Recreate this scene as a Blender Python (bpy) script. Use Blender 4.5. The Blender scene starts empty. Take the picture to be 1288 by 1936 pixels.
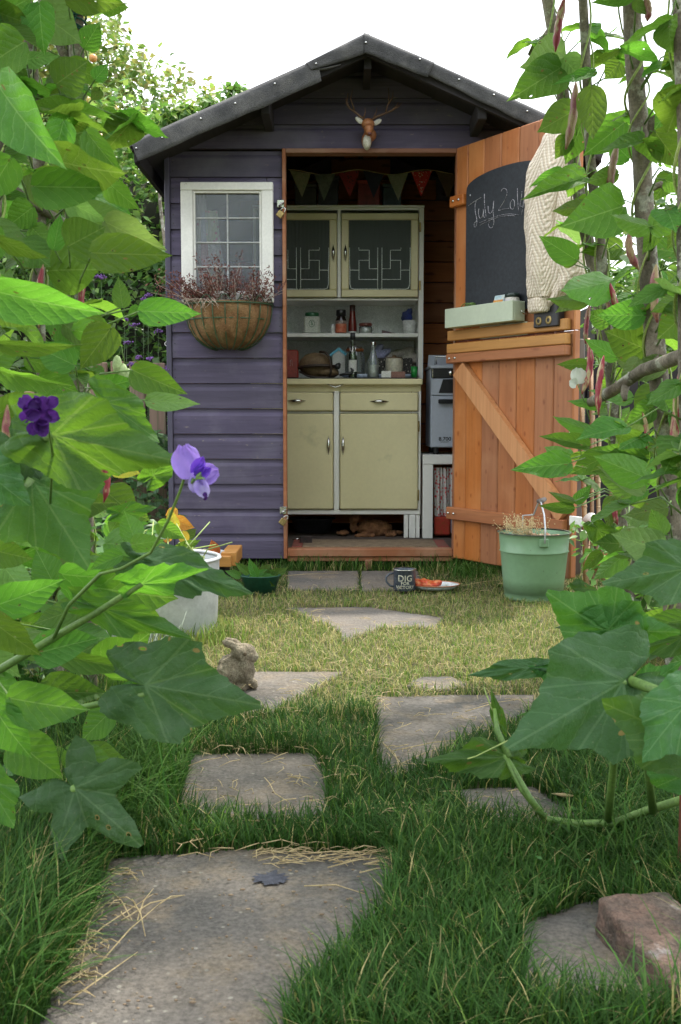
import bpy, math, random
import numpy as np
from mathutils import Vector, Matrix, noise
random.seed(7); rng = np.random.default_rng(7)
R = math.radians
scn = bpy.context.scene
COL = scn.collection

# ---------------- camera ----------------
CAM = Vector((0.0, 0.0, 0.70)); F = 2050.0; PITCH = math.atan(178.0 / F)
cd = bpy.data.cameras.new('camera'); cam = bpy.data.objects.new('camera', cd); COL.objects.link(cam)
cd.sensor_fit = 'VERTICAL'; cd.sensor_height = 36.0; cd.lens = 36.0 * F / 1936.0
cd.clip_start = 0.02; cd.clip_end = 400.0
cam.location = CAM; cam.rotation_euler = (R(90) - PITCH, 0, 0)
cd.dof.use_dof = True; cd.dof.focus_distance = 3.6; cd.dof.aperture_fstop = 16.0
scn.camera = cam

# ---------------- world, sun, exposure ----------------
SUN_EL, SUN_AZ = R(64), R(32)          # azimuth from +Y towards +X
w = bpy.data.worlds.new('World'); scn.world = w; w.use_nodes = True
nt = w.node_tree; nt.nodes.clear()
sky = nt.nodes.new('ShaderNodeTexSky'); sky.sky_type = 'NISHITA'; sky.sun_disc = False
sky.sun_elevation = SUN_EL; sky.sun_rotation = SUN_AZ
sky.air_density = 1.2; sky.dust_density = 5.0; sky.ozone_density = 1.0
tc = nt.nodes.new('ShaderNodeTexCoord'); mp = nt.nodes.new('ShaderNodeMapping'); mp.inputs['Scale'].default_value = (1, 1, 2.6)
nz = nt.nodes.new('ShaderNodeTexNoise'); nz.inputs['Scale'].default_value = 1.7; nz.inputs['Detail'].default_value = 6
rp = nt.nodes.new('ShaderNodeValToRGB'); rp.color_ramp.elements[0].position = .30; rp.color_ramp.elements[0].color = (.55, .55, .55, 1)
rp.color_ramp.elements[1].position = .62; rp.color_ramp.elements[1].color = (1, 1, 1, 1)
mx = nt.nodes.new('ShaderNodeMixRGB'); mx.inputs['Color2'].default_value = (11.0, 11.4, 12.0, 1)   # thin bright cloud over the sky
bg = nt.nodes.new('ShaderNodeBackground'); bg.inputs['Strength'].default_value = 0.115
ow = nt.nodes.new('ShaderNodeOutputWorld')
L = nt.links.new
L(tc.outputs['Generated'], mp.inputs['Vector']); L(mp.outputs[0], nz.inputs['Vector']); L(nz.outputs['Fac'], rp.inputs['Fac'])
L(rp.outputs['Color'], mx.inputs['Fac']); L(sky.outputs['Color'], mx.inputs['Color1']); L(mx.outputs['Color'], bg.inputs['Color'])
L(bg.outputs[0], ow.inputs['Surface'])
sd = bpy.data.lights.new('sun', 'SUN'); sun = bpy.data.objects.new('sun', sd); COL.objects.link(sun)
sd.energy = 2.9; sd.angle = R(2.5); sd.color = (1.0, .95, .86)
sdir = Vector((math.sin(SUN_AZ) * math.cos(SUN_EL), math.cos(SUN_AZ) * math.cos(SUN_EL), math.sin(SUN_EL)))
sun.rotation_euler = sdir.to_track_quat('Z', 'Y').to_euler(); sun.location = sdir * 30
scn.view_settings.view_transform = 'Standard'; scn.view_settings.look = 'None'
scn.view_settings.exposure = 1.20; scn.view_settings.gamma = 1.0; scn.view_settings.use_curve_mapping = False
scn.cycles.max_bounces = 7; scn.cycles.diffuse_bounces = 4; scn.cycles.glossy_bounces = 3
scn.cycles.transmission_bounces = 5; scn.cycles.transparent_max_bounces = 10
scn.cycles.caustics_reflective = False; scn.cycles.caustics_refractive = False

# ---------------- where things stand ----------------
CP, SP = math.cos(PITCH), math.sin(PITCH)
def ray(px, py):
    dx, dy = (px - 644.0) / F, (968.0 - py) / F
    return Vector((dx, CP + dy * SP, -SP + dy * CP))
def P(px, py, Y):
    d = ray(px, py); t = Y / d.y
    return Vector((d.x * t, Y, CAM.z + d.z * t))
def G(px, py, z=0.0):
    d = ray(px, py); t = (z - CAM.z) / d.z
    return Vector((d.x * t, d.y * t, z))

# ---------------- mesh helpers ----------------
class MB:
    def __init__(s): s.v = []; s.f = []; s.sm = []; s.mi = []; s.cur = 0
    def add(s, vs, fs, smooth=False):
        n = len(s.v); s.v.extend([tuple(v) for v in vs])
        for f in fs:
            s.f.append(tuple(i + n for i in f)); s.sm.append(smooth); s.mi.append(s.cur)
        return s
    def box(s, x0, x1, y0, y1, z0, z1, M=None):
        vs = [Vector(p) for p in ((x0,y0,z0),(x1,y0,z0),(x1,y1,z0),(x0,y1,z0),(x0,y0,z1),(x1,y0,z1),(x1,y1,z1),(x0,y1,z1))]
        if M is not None: vs = [M @ v for v in vs]
        return s.add(vs, [(0,3,2,1),(4,5,6,7),(0,1,5,4),(1,2,6,5),(2,3,7,6),(3,0,4,7)])
    def bbox(s, x0, x1, y0, y1, z0, z1, b=0.004, M=None):
        """box with chamfered edges"""
        b = min(b, abs(x1-x0)*.45, abs(y1-y0)*.45, abs(z1-z0)*.45)
        vs = []; idx = {}
        X = (x0, x1); Y = (y0, y1); Z = (z0, z1); sg = (1, -1)
        for i in (0,1):
            for j in (0,1):
                for k in (0,1):
                    for a in range(3):
                        p = [X[i] + sg[i]*b, Y[j] + sg[j]*b, Z[k] + sg[k]*b]
                        p[a] = (X[i], Y[j], Z[k])[a]
                        idx[(i,j,k,a)] = len(vs); vs.append(Vector(p))
        fs = []
        g = lambda i,j,k,a: idx[(i,j,k,a)]
        for i in (0,1):
            q = [g(i,0,0,0), g(i,1,0,0), g(i,1,1,0), g(i,0,1,0)]; fs.append(q if i else q[::-1])
            q = [g(0,i,0,1), g(1,i,0,1), g(1,i,1,1), g(0,i,1,1)]; fs.append(q[::-1] if i else q)
            q = [g(0,0,i,2), g(1,0,i,2), g(1,1,i,2), g(0,1,i,2)]; fs.append(q if i else q[::-1])
        for i in (0,1):
            for j in (0,1):
                fs.append([g(i,j,0,0), g(i,j,0,1), g(i,j,1,1), g(i,j,1,0)])
                fs.append([g(i,0,j,0), g(i,0,j,2), g(i,1,j,2), g(i,1,j,0)])
                fs.append([g(0,i,j,1), g(0,i,j,2), g(1,i,j,2), g(1,i,j,1)])
                for k in (0,1): fs.append([g(i,j,k,0), g(i,j,k,1), g(i,j,k,2)])
        c = Vector(((x0+x1)/2, (y0+y1)/2, (z0+z1)/2)); out = []
        for f in fs:
            a_, b_, c_ = vs[f[0]], vs[f[1]], vs[f[2]]
            n = (b_-a_).cross(c_-a_); m = sum((vs[i] for i in f), Vector())/len(f)
            out.append(tuple(f) if n.dot(m-c) > 0 else tuple(f[::-1]))
        if M is not None: vs = [M @ v for v in vs]
        return s.add(vs, out)
    def prism(s, poly, y0, y1, M=None):
        """polygon in x,z pushed from y0 to y1 (poly counter-clockwise seen from -y)"""
        n = len(poly)
        vs = [Vector((p[0], y0, p[1])) for p in poly] + [Vector((p[0], y1, p[1])) for p in poly]
        fs = [tuple(range(n)), tuple(range(2*n-1, n-1, -1))] + [(i, n+i, n+(i+1)%n, (i+1)%n) for i in range(n)]
        if M is not None: vs = [M @ v for v in vs]
        return s.add(vs, fs)
    def tube(s, pts, rad, seg=8, cap=True, smooth=True, squash=1.0):
        pts = [Vector(p) for p in pts]; n = len(pts)
        if not hasattr(rad, '__len__'): rad = [rad]*n
        vs = []; up = None
        for i, p in enumerate(pts):
            t = (pts[min(i+1,n-1)] - pts[max(i-1,0)]).normalized()
            if up is None:
                up = Vector((0,0,1)) if abs(t.z) < .9 else Vector((1,0,0))
            a = t.cross(up).normalized(); b = a.cross(t).normalized(); up = b
            for k in range(seg):
                th = 2*math.pi*k/seg
                vs.append(p + a*math.cos(th)*rad[i] + b*math.sin(th)*rad[i]*squash)
        fs = [(i*seg+k, i*seg+(k+1)%seg, (i+1)*seg+(k+1)%seg, (i+1)*seg+k) for i in range(n-1) for k in range(seg)]
        if cap: fs += [tuple(range(seg-1,-1,-1)), tuple((n-1)*seg+k for k in range(seg))]
        return s.add(vs, fs, smooth)
    def lathe(s, prof, c=(0,0,0), seg=24, sx=1, sy=1, smooth=True, M=None, a0=0, a1=2*math.pi):
        full = abs(a1-a0-2*math.pi) < 1e-6; m = seg if full else seg+1; vs = []
        for r, z in prof:
            for k in range(m):
                th = a0 + (a1-a0)*k/seg
                v = Vector((r*math.cos(th)*sx, r*math.sin(th)*sy, z))
                vs.append((M @ v if M is not None else v) + Vector(c))
        fs = []
        for i in range(len(prof)-1):
            for k in range(seg):
                k2 = (k+1) % m
                fs.append((i*m+k, i*m+k2, (i+1)*m+k2, (i+1)*m+k))
        return s.add(vs, fs, smooth)
    def loft(s, secs, seg=20, smooth=True, wob=None):
        """secs: (centre, half width vector, half depth vector)"""
        vs = []
        for i, (c, a, b) in enumerate(secs):
            for k in range(seg):
                th = 2*math.pi*k/seg
                f = wob(i, th) if wob else 1
                vs.append(Vector(c) + Vector(a)*math.cos(th)*f + Vector(b)*math.sin(th)*f)
        n = len(secs)
        fs = [(i*seg+k, i*seg+(k+1)%seg, (i+1)*seg+(k+1)%seg, (i+1)*seg+k) for i in range(n-1) for k in range(seg)]
        fs += [tuple(range(seg-1,-1,-1)), tuple((n-1)*seg+k for k in range(seg))]
        return s.add(vs, fs, smooth)
    def blob(s, c, r, seg=14, rings=9, rough=0.0, fr=4.0, M=None):
        if not hasattr(r, '__len__'): r = (r,r,r)
        vs = []; fs = []
        for i in range(rings+1):
            ph = math.pi*i/rings
            for k in range(seg):
                th = 2*math.pi*k/seg
                d = Vector((math.sin(ph)*math.cos(th), math.sin(ph)*math.sin(th), math.cos(ph)))
                q = 1 + rough*noise.noise(d*fr*.5 + Vector(c)*13)
                v = Vector((d.x*r[0]*q, d.y*r[1]*q, d.z*r[2]*q))
                if M is not None: v = M @ v
                vs.append(v + Vector(c))
        for i in range(rings):
            for k in range(seg):
                fs.append((i*seg+k, (i+1)*seg+k, (i+1)*seg+(k+1)%seg, i*seg+(k+1)%seg))
        return s.add(vs, fs, True)
    def mesh(s, name, mats, origin=None):
        me = bpy.data.meshes.new(name)
        o = Vector(origin) if origin is not None else Vector((0,0,0))
        me.from_pydata([(v[0]-o.x, v[1]-o.y, v[2]-o.z) for v in s.v], [], s.f)
        me.polygons.foreach_set('use_smooth', s.sm)
        if not isinstance(mats, (list, tuple)): mats = [mats]
        for m in mats: me.materials.append(m)
        if len(mats) > 1: me.polygons.foreach_set('material_index', s.mi)
        me.validate(); me.update()
        return me

def tag(o, label=None, cat=None, group=None, kind=None):
    if label: o['label'] = label
    if cat: o['category'] = cat
    if group: o['group'] = group
    if kind: o['kind'] = kind
    return o
def thing(name, label, cat, loc=(0,0,0), rz=0, group=None):
    o = bpy.data.objects.new(name, None); COL.objects.link(o); o.empty_display_size = .05
    o.location = loc; o.rotation_euler = (0,0,rz)
    return tag(o, label, cat, group)
def worg(o):
    p = Vector((0,0,0))
    while o is not None: p = p + o.location; o = o.parent
    return p
def part(name, mb, mat, parent, world=True, label=None, kind=None):
    """one mesh object under parent; world=True: the shape is given in world coordinates (unrotated parents)"""
    me = mb.mesh(name, mat, worg(parent) if world else None)
    o = bpy.data.objects.new(name, me); COL.objects.link(o); o.parent = parent
    return tag(o, label=label, kind=kind)
def solo(name, mb, mat, label, cat, origin, group=None):
    me = mb.mesh(name, mat, origin)
    o = bpy.data.objects.new(name, me); COL.objects.link(o); o.location = origin
    return tag(o, label, cat, group)
def struct(name, mb, mat):
    o = bpy.data.objects.new(name, mb.mesh(name, mat)); COL.objects.link(o); o['kind'] = 'structure'; return o
def text_mb(mb, body, size, place, extrude=0.0006, bold=0.0):
    """flat lettering turned into mesh; place maps (x, y, depth) to a point"""
    cu = bpy.data.curves.new('txt', 'FONT'); cu.body = body; cu.size = size; cu.align_x = 'CENTER'; cu.align_y = 'CENTER'
    cu.extrude = extrude; cu.offset = bold; cu.resolution_u = 4
    ob = bpy.data.objects.new('txt', cu); COL.objects.link(ob)
    dg = bpy.context.evaluated_depsgraph_get(); ev = ob.evaluated_get(dg); me = ev.to_mesh()
    vs = [place(v.co.x, v.co.y, v.co.z) for v in me.vertices]; fs = [tuple(p.vertices) for p in me.polygons]
    ev.to_mesh_clear(); bpy.data.objects.remove(ob); bpy.data.curves.remove(cu)
    mb.add(vs, fs)

# ---------------- materials ----------------
class NB:
    def __init__(s, name):
        s.m = bpy.data.materials.new(name); s.m.use_nodes = True; s.t = s.m.node_tree; s.t.nodes.clear()
        s.out = s.t.nodes.new('ShaderNodeOutputMaterial')
    def n(s, typ, **kw):
        o = s.t.nodes.new('ShaderNode' + typ)
        for k, v in kw.items():
            if hasattr(o, k): setattr(o, k, v)
            else: o.inputs[k].default_value = v
        return o
    def l(s, a, b): s.t.links.new(a, b)
    def sock(s, node, key, val):
        i = node.inputs[key]
        if isinstance(val, bpy.types.NodeSocket): s.l(val, i)
        else: i.default_value = val
    def math(s, op, a, b=0.0, c=None):
        o = s.t.nodes.new('ShaderNodeMath'); o.operation = op
        s.sock(o, 0, a); s.sock(o, 1, b)
        if c is not None: s.sock(o, 2, c)
        return o.outputs[0]
    def mix(s, f, a, b, mode='MIX'):
        o = s.t.nodes.new('ShaderNodeMixRGB'); o.blend_type = mode
        for k, v in (('Fac', f), ('Color1', a), ('Color2', b)):
            if isinstance(v, bpy.types.NodeSocket): s.l(v, o.inputs[k])
            else: o.inputs[k].default_value = (v if not isinstance(v, tuple) or len(v) == 4 else v + (1,))
        return o.outputs[0]
    def coord(s, scale=(1,1,1), kind='Object', rot=(0,0,0), jitter=True):
        tc = s.n('TexCoord'); mp = s.n('Mapping'); mp.inputs['Scale'].default_value = scale; mp.inputs['Rotation'].default_value = rot
        if jitter and kind == 'Object':
            oi = s.n('ObjectInfo'); cx = s.n('CombineXYZ'); v = s.math('MULTIPLY', oi.outputs['Random'], 7.3)
            for k in range(3): s.l(v, cx.inputs[k])
            va = s.n('VectorMath', operation='ADD'); s.l(tc.outputs[kind], va.inputs[0]); s.l(cx.outputs[0], va.inputs[1]); s.l(va.outputs[0], mp.inputs['Vector'])
        else: s.l(tc.outputs[kind], mp.inputs['Vector'])
        return mp.outputs[0]
    def noise(s, vec, scale, detail=5, rough=.55, dist=0):
        o = s.n('TexNoise'); o.inputs['Scale'].default_value = scale; o.inputs['Detail'].default_value = detail
        o.inputs['Roughness'].default_value = rough; o.inputs['Distortion'].default_value = dist; s.l(vec, o.inputs['Vector']); return o.outputs['Fac']
    def ramp(s, f, a, b, ca=(0,0,0,1), cb=(1,1,1,1)):
        o = s.n('ValToRGB'); e = o.color_ramp.elements; e[0].position = a; e[1].position = b; e[0].color = ca; e[1].color = cb
        s.l(f, o.inputs['Fac']); return o.outputs['Color']
    def bump(s, h, strength=.3, dist=.01):
        o = s.n('Bump'); o.inputs['Strength'].default_value = strength; o.inputs['Distance'].default_value = dist; s.l(h, o.inputs['Height']); return o.outputs[0]
    def principled(s, col, rough=.6, normal=None, metal=0, spec=.5, **kw):
        p = s.n('BsdfPrincipled')
        s.sock(p, 'Base Color', col if isinstance(col, bpy.types.NodeSocket) else tuple(col[:3]) + (1,))
        s.sock(p, 'Roughness', rough); p.inputs['Metallic'].default_value = metal; p.inputs['Specular IOR Level'].default_value = spec
        if normal is not None: s.l(normal, p.inputs['Normal'])
        for k, v in kw.items(): s.sock(p, k.replace('_', ' '), v)
        return p.outputs[0]
    def done(s, sh): s.l(sh, s.out.inputs['Surface']); return s.m

def M(name, c1, c2=None, rough=.6, scale=8, stretch=(1,1,1), detail=5, lo=.35, hi=.65, bump=.0, bscale=None, bd=.004,
      rand=.12, metal=0, spec=.5, spots=None, dirt=None, dirtscale=3, dirtlo=.55, dirthi=.72, kind='Object', fine=.35, fscale=None):
    b = NB(name); co = b.coord(stretch, kind)
    if c2 is None: c2 = tuple(x*.8 for x in c1)
    f = b.noise(co, scale, detail)
    col = b.mix(b.ramp(f, lo, hi), c1, c2)
    if dirt is not None:
        g = b.noise(b.coord((1,1,1), kind), dirtscale, 7, .65)
        col = b.mix(b.ramp(g, dirtlo, dirthi), col, dirt)
    if spots is not None:
        sc, thr, scol = spots
        vo = b.n('TexVoronoi'); vo.inputs['Scale'].default_value = sc; b.l(b.coord((1,1,1), kind), vo.inputs['Vector'])
        col = b.mix(b.ramp(vo.outputs['Distance'], thr*.5, thr, (1,1,1,1), (0,0,0,1)), col, scol)
    if fine:
        fn = b.ramp(b.noise(b.coord((1,1,1), kind), fscale or max(60, scale*9), 4, .7), .32, .68, (1-fine,)*3+(1,), (1+fine*.5,)*3+(1,))
        col = b.mix(1.0, col, fn, 'MULTIPLY')
    if rand:
        oi = b.n('ObjectInfo'); hv = b.n('HueSaturation'); b.l(col, hv.inputs['Color'])
        b.l(b.math('MULTIPLY_ADD', oi.outputs['Random'], 2*rand, 1-rand), hv.inputs['Value']); col = hv.outputs[0]
    nrm = None
    if bump: nrm = b.bump(b.noise(b.coord(stretch, kind), bscale or scale*4, 6, .6), bump, bd)
    rr = b.math('MULTIPLY_ADD', f, .25, rough-.12)
    return b.done(b.principled(col, rr, nrm, metal, spec))

def wood(name, c1, c2, axis='z', knots=None, rough=.55, bump=.25, grain=70, rand=.16, weather=None, spec=.4, chips=False):
    """planed timber: grain runs along one axis, knots bend it"""
    b = NB(name); s = {'x': (.06,1,1), 'y': (1,.06,1), 'z': (1,1,.06)}[axis]; s2 = {'x': (.3,1,1), 'y': (1,.3,1), 'z': (1,1,.55)}[axis]
    co = b.coord(s)
    g = b.noise(co, grain, 6, .6, .8); g2 = b.noise(co, grain*.18, 4, .5, 1.2)
    col = b.mix(b.ramp(g2, .3, .7), c1, c2); col = b.mix(b.math('MULTIPLY', b.ramp(g, .45, .75), .55), col, tuple(x*.62 for x in c2))
    if weather:
        col = b.mix(b.ramp(b.noise(b.coord(), 2.4, 6, .6), .5, .75), col, weather)
    if chips:
        col = b.mix(b.math('MULTIPLY', b.ramp(b.noise(b.coord(s2), 75, 3, .6), .68, .72), .6), col, (.22,.19,.17))
        col = b.mix(b.math('MULTIPLY', b.ramp(b.noise(b.coord(), 1.3, 6, .7), .45, .75), .5), col, tuple(c*.6 for c in c2))
    if knots:
        vo = b.n('TexVoronoi'); vo.voronoi_dimensions = '2D'; vo.inputs['Scale'].default_value = knots[0]; sp = b.n('SeparateXYZ'); b.l(b.coord(s2), sp.inputs[0]); cb = b.n('CombineXYZ')
        b.l(sp.outputs['Y' if axis == 'y' else 'X'], cb.inputs[0]); b.l(sp.outputs['Z'], cb.inputs[1]); wv = b.n('VectorMath', operation='ADD'); b.l(cb.outputs[0], wv.inputs[0]); b.l(b.noise(b.coord(), 40, 2), wv.inputs[1]) if False else None; b.l(cb.outputs[0], vo.inputs['Vector'])
        dd = b.math('ADD', vo.outputs['Distance'], b.math('MULTIPLY', b.math('SUBTRACT', b.noise(b.coord(), 60, 3), .5), knots[1]*.9)); sc_ = b.n('SeparateColor'); b.l(vo.outputs['Color'], sc_.inputs[0])
        dd = b.math('ADD', dd, b.math('MULTIPLY', sc_.outputs[0], knots[1]*.55))
        k = b.math('MULTIPLY', b.ramp(dd, knots[1]*.5, knots[1]*1.25, (1,1,1,1), (0,0,0,1)), .8); col = b.mix(k, col, knots[2])
    oi = b.n('ObjectInfo'); hv = b.n('HueSaturation'); b.l(col, hv.inputs['Color'])
    b.l(b.math('MULTIPLY_ADD', oi.outputs['Random'], 2*rand, 1-rand), hv.inputs['Value']); b.l(b.math('MULTIPLY_ADD', oi.outputs['Random'], .16, .92), hv.inputs['Saturation'])
    return b.done(b.principled(hv.outputs[0], rough, b.bump(g, bump, .002), 0, spec))

def leafmat(name, top, under, trans, k=.45, rough=.42, vein=(.35,.5,.16), blotch=None, hue=.02, lat=6.5, radial=False, tf=(.8,1.3), spec=.28, vk=.30):
    """leaf: a diffuse upper and lower face, light coming through, veins from the leaf's own uv"""
    b = NB(name); tc = b.n('TexCoord'); sx = b.n('SeparateXYZ'); b.l(tc.outputs['UV'], sx.inputs[0])
    x = b.math('SUBTRACT', sx.outputs[0], .5); y = sx.outputs[1]; ax = b.math('ABSOLUTE', x)
    mid = b.math('LESS_THAN', ax, .012)
    wob_ = b.math('MULTIPLY', b.math('SUBTRACT', b.noise(b.coord((1,1,1)), 4, 3), .5), .16)
    t = b.math('FRACT', b.math('MULTIPLY', b.math('ADD', b.math('SUBTRACT', y, b.math('MULTIPLY', ax, .75)), wob_), lat))
    late = b.math('LESS_THAN', t, .07)
    v = b.math('MAXIMUM', mid, b.math('MULTIPLY', late, .55))
    if radial:
        for ang in (38, 68):
            c, s_ = math.cos(R(ang)), math.sin(R(ang)); yy = b.math('SUBTRACT', y, .14)
            dd = b.math('ABSOLUTE', b.math('SUBTRACT', b.math('MULTIPLY', ax, c), b.math('MULTIPLY', yy, s_)))
            v = b.math('MAXIMUM', v, b.math('MULTIPLY', b.math('LESS_THAN', dd, .010), .9))
    nz = b.noise(b.coord((1,1,1)), 22, 5, .6); nbig = b.noise(b.coord((1,1,1)), 5, 3)
    geo = b.n('NewGeometry')
    col = b.mix(geo.outputs['Backfacing'], top, under)
    col = b.mix(b.math('MULTIPLY', b.ramp(nz, .4, .7), .35), col, tuple(c*.6 for c in top))
    col = b.mix(b.math('MULTIPLY', b.ramp(b.noise(b.coord((1,1,1)), 55, 2, .5), .70, .73), .55), col, (.34,.33,.17))
    fz = b.ramp(b.noise(b.coord((1,1,1)), 3, 6, .7), .3, .7, (.78,.78,.78,1), (1.12,1.12,1.12,1))
    if blotch: col = b.mix(b.math('MULTIPLY', b.ramp(nbig, .5, .72), .6), col, blotch)
    col = b.mix(b.math('MULTIPLY', v, vk), col, vein)
    col = b.mix(1.0, col, fz, 'MULTIPLY')
    oi = b.n('ObjectInfo'); hv = b.n('HueSaturation'); b.l(col, hv.inputs['Color'])
    b.l(b.math('MULTIPLY_ADD', oi.outputs['Random'], hue*2, .5-hue), hv.inputs['Hue']); b.l(b.math('MULTIPLY_ADD', oi.outputs['Random'], tf[1]-tf[0], tf[0]), hv.inputs['Value'])
    nrm = b.bump(b.math('ADD', b.math('MULTIPLY', b.math('SINE', b.math('MULTIPLY', t, 3.14159)), 1.0), b.math('MULTIPLY', nz, 1.8)), .42, .005)
    p = b.principled(hv.outputs[0], rough, nrm, 0, spec)
    tr = b.n('BsdfTranslucent'); b.l(nrm, tr.inputs['Normal']); tcol = b.mix(b.math('MULTIPLY', v, .3), trans, (.5,.7,.2)); hv2 = b.n('HueSaturation'); b.l(tcol, hv2.inputs['Color'])
    b.l(b.math('MULTIPLY_ADD', oi.outputs['Random'], hue*2, .5-hue), hv2.inputs['Hue']); b.l(b.math('MULTIPLY_ADD', oi.outputs['Random'], tf[1]-tf[0], tf[0]), hv2.inputs['Value'])
    b.l(hv2.outputs[0], tr.inputs['Color']); ms = b.n('MixShader'); ms.inputs[0].default_value = k; b.l(p, ms.inputs[1]); b.l(tr.outputs[0], ms.inputs[2])
    vo = b.n('TexVoronoi'); vo.voronoi_dimensions = '2D'; vo.inputs['Scale'].default_value = 11; uvj = b.n('VectorMath', operation='ADD'); cx_ = b.n('CombineXYZ'); b.l(b.math('MULTIPLY', oi.outputs['Random'], 37.0), cx_.inputs[0]); b.l(tc.outputs['UV'], uvj.inputs[0]); b.l(cx_.outputs[0], uvj.inputs[1]); b.l(uvj.outputs[0], vo.inputs['Vector'])
    sc_ = b.n('SeparateColor'); b.l(vo.outputs['Color'], sc_.inputs[0]); dn = b.math('ADD', vo.outputs['Distance'], b.math('MULTIPLY', nz, .18))
    hole = b.math('MULTIPLY', b.math('LESS_THAN', dn, .30), b.math('GREATER_THAN', sc_.outputs[0], .988)); rim_ = b.math('MULTIPLY', b.math('LESS_THAN', dn, .40), b.math('GREATER_THAN', sc_.outputs[0], .980))
    df = b.n('BsdfDiffuse'); df.inputs[0].default_value = (.24,.17,.06,1); m3 = b.n('MixShader'); b.l(b.math('MULTIPLY', rim_, .75), m3.inputs[0]); b.l(ms.outputs[0], m3.inputs[1]); b.l(df.outputs[0], m3.inputs[2])
    tp = b.n('BsdfTransparent'); m4 = b.n('MixShader'); b.l(hole, m4.inputs[0]); b.l(m3.outputs[0], m4.inputs[1]); b.l(tp.outputs[0], m4.inputs[2])
    return b.done(m4.outputs[0])

def attrmat(name, k=.3, rough=.5, tmul=1.6, spec=.3):
    """grass and small foliage: colour per blade or leaf from an attribute"""
    b = NB(name); a = b.n('Attribute'); a.attribute_name = 'Col'
    p = b.principled(a.outputs['Color'], rough, None, 0, spec); tr = b.n('BsdfTranslucent')
    tcol = b.mix(1.0, a.outputs['Color'], (tmul, tmul*1.1, tmul*.7), 'MULTIPLY'); b.l(tcol, tr.inputs['Color'])
    ms = b.n('MixShader'); ms.inputs[0].default_value = k; b.l(p, ms.inputs[1]); b.l(tr.outputs[0], ms.inputs[2]); return b.done(ms.outputs[0])

def glassmat(name, tint=(.9,.95,.95), rough=.03, refl=.08, body=None, bk=.0):
    """thin pane: mostly seen through, part mirror"""
    b = NB(name); tr = b.n('BsdfTransparent'); tr.inputs[0].default_value = tint + (1,)
    gl = b.n('BsdfGlossy'); gl.inputs['Roughness'].default_value = rough
    fr = b.n('Fresnel'); fr.inputs[0].default_value = 1.5
    ms = b.n('MixShader'); b.l(b.math('ADD', fr.outputs[0], refl), ms.inputs[0]); b.l(tr.outputs[0], ms.inputs[1]); b.l(gl.outputs[0], ms.inputs[2]); s = ms.outputs[0]
    if body:
        df = b.n('BsdfDiffuse'); df.inputs[0].default_value = body + (1,); m2 = b.n('MixShader'); m2.inputs[0].default_value = bk
        b.l(s, m2.inputs[1]); b.l(df.outputs[0], m2.inputs[2]); s = m2.outputs[0]
    return b.done(s)

m_paint = wood('violet_paint', (.110,.093,.148), (.078,.067,.110), 'x', None, .66, .8, 60, .13, (.155,.145,.19), .25, True)
m_paint_v = wood('violet_paint_upright', (.095,.086,.132), (.07,.064,.102), 'z', None, .62, .5, 60, .08)
m_soffit = wood('dark_stained_boards', (.032,.028,.030), (.018,.016,.018), 'y', None, .8, .3, 50)
m_inner = wood('inner_pine_boards', (.48,.20,.075), (.34,.13,.045), 'x', (12,.12,(.10,.035,.015)), .6, .3, 50, .16)
m_pine = wood('orange_stained_pine', (.45,.165,.055), (.37,.125,.038), 'z', (13,.10,(.24,.065,.02)), .5, .35, 55, .13, (.50,.22,.09))
m_pine_x = wood('orange_stained_pine_rail', (.44,.16,.052), (.34,.11,.034), 'x', (11,.10,(.24,.065,.02)), .5, .35, 55, .12)
m_pine_pale = wood('pale_new_pine', (.52,.27,.09), (.45,.21,.065), 'x', None, .5, .2, 60, .08)
m_sill = wood('worn_orange_sill', (.34,.15,.08), (.24,.09,.045), 'x', None, .65, .5, 40, .1, (.38,.25,.17))
m_white = M('flaking_white_paint', (.80,.79,.75), (.70,.69,.66), .5, 10, bump=.35, bscale=60, bd=.002, rand=.04, fine=.08, dirt=(.38,.33,.27), dirtscale=9, dirtlo=.66, dirthi=.70)
m_cream = M('cream_enamel', (.72,.65,.39), (.66,.59,.35), .38, 3, fine=.04, rand=.03, dirt=(.45,.42,.24), dirtscale=5, dirtlo=.62, dirthi=.8, spots=(13,.03,(.18,.16,.10)), bump=.05, bscale=160)
m_cabwhite = M('cabinet_white_gloss', (.84,.83,.80), (.78,.77,.74), .4, 5, fine=.04, rand=.03, dirt=(.45,.42,.36), dirtscale=12, dirtlo=.66, dirthi=.74)
m_inside = M('textured_white_panel', (.72,.75,.74), (.62,.65,.64), .7, 30, bump=.5, bscale=60, rand=.02)
m_chrome = M('chrome', (.75,.75,.73), (.6,.6,.58), .2, 20, metal=1, rand=.02)
m_felt = M('grey_roofing_felt', (.085,.084,.083), (.045,.045,.047), .9, 9, (1,1,1), 7, bump=1, bscale=220, bd=.004, rand=.08, dirt=(.13,.125,.115), dirtscale=6, dirtlo=.5, dirthi=.75, fine=.4, fscale=240)
m_steel = M('galvanised_steel', (.62,.64,.66), (.48,.50,.53), .45, 9, bump=.08, fine=.12, metal=.35, rand=.05, dirt=(.30,.31,.33), dirtscale=6, dirtlo=.5, dirthi=.8)
m_black = M('black_paint', (.012,.012,.014), (.02,.02,.022), .35, 9, rand=.05)
m_brass = M('old_brass', (.45,.34,.14), (.30,.22,.09), .45, 20, metal=.8, rand=.05)
m_soil = M('soil', (.055,.038,.024), (.03,.02,.013), .95, 30, bump=1, bscale=90, bd=.01, rand=.1)
m_bark = M('hazel_bark', (.24,.20,.155), (.10,.085,.06), .8, 16, (1,1,.4), 7, lo=.42, hi=.6, bump=.8, bscale=60, bd=.006, rand=.15, dirt=(.36,.36,.29), dirtscale=18, dirtlo=.54, dirthi=.60, fine=.45, fscale=150)
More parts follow.
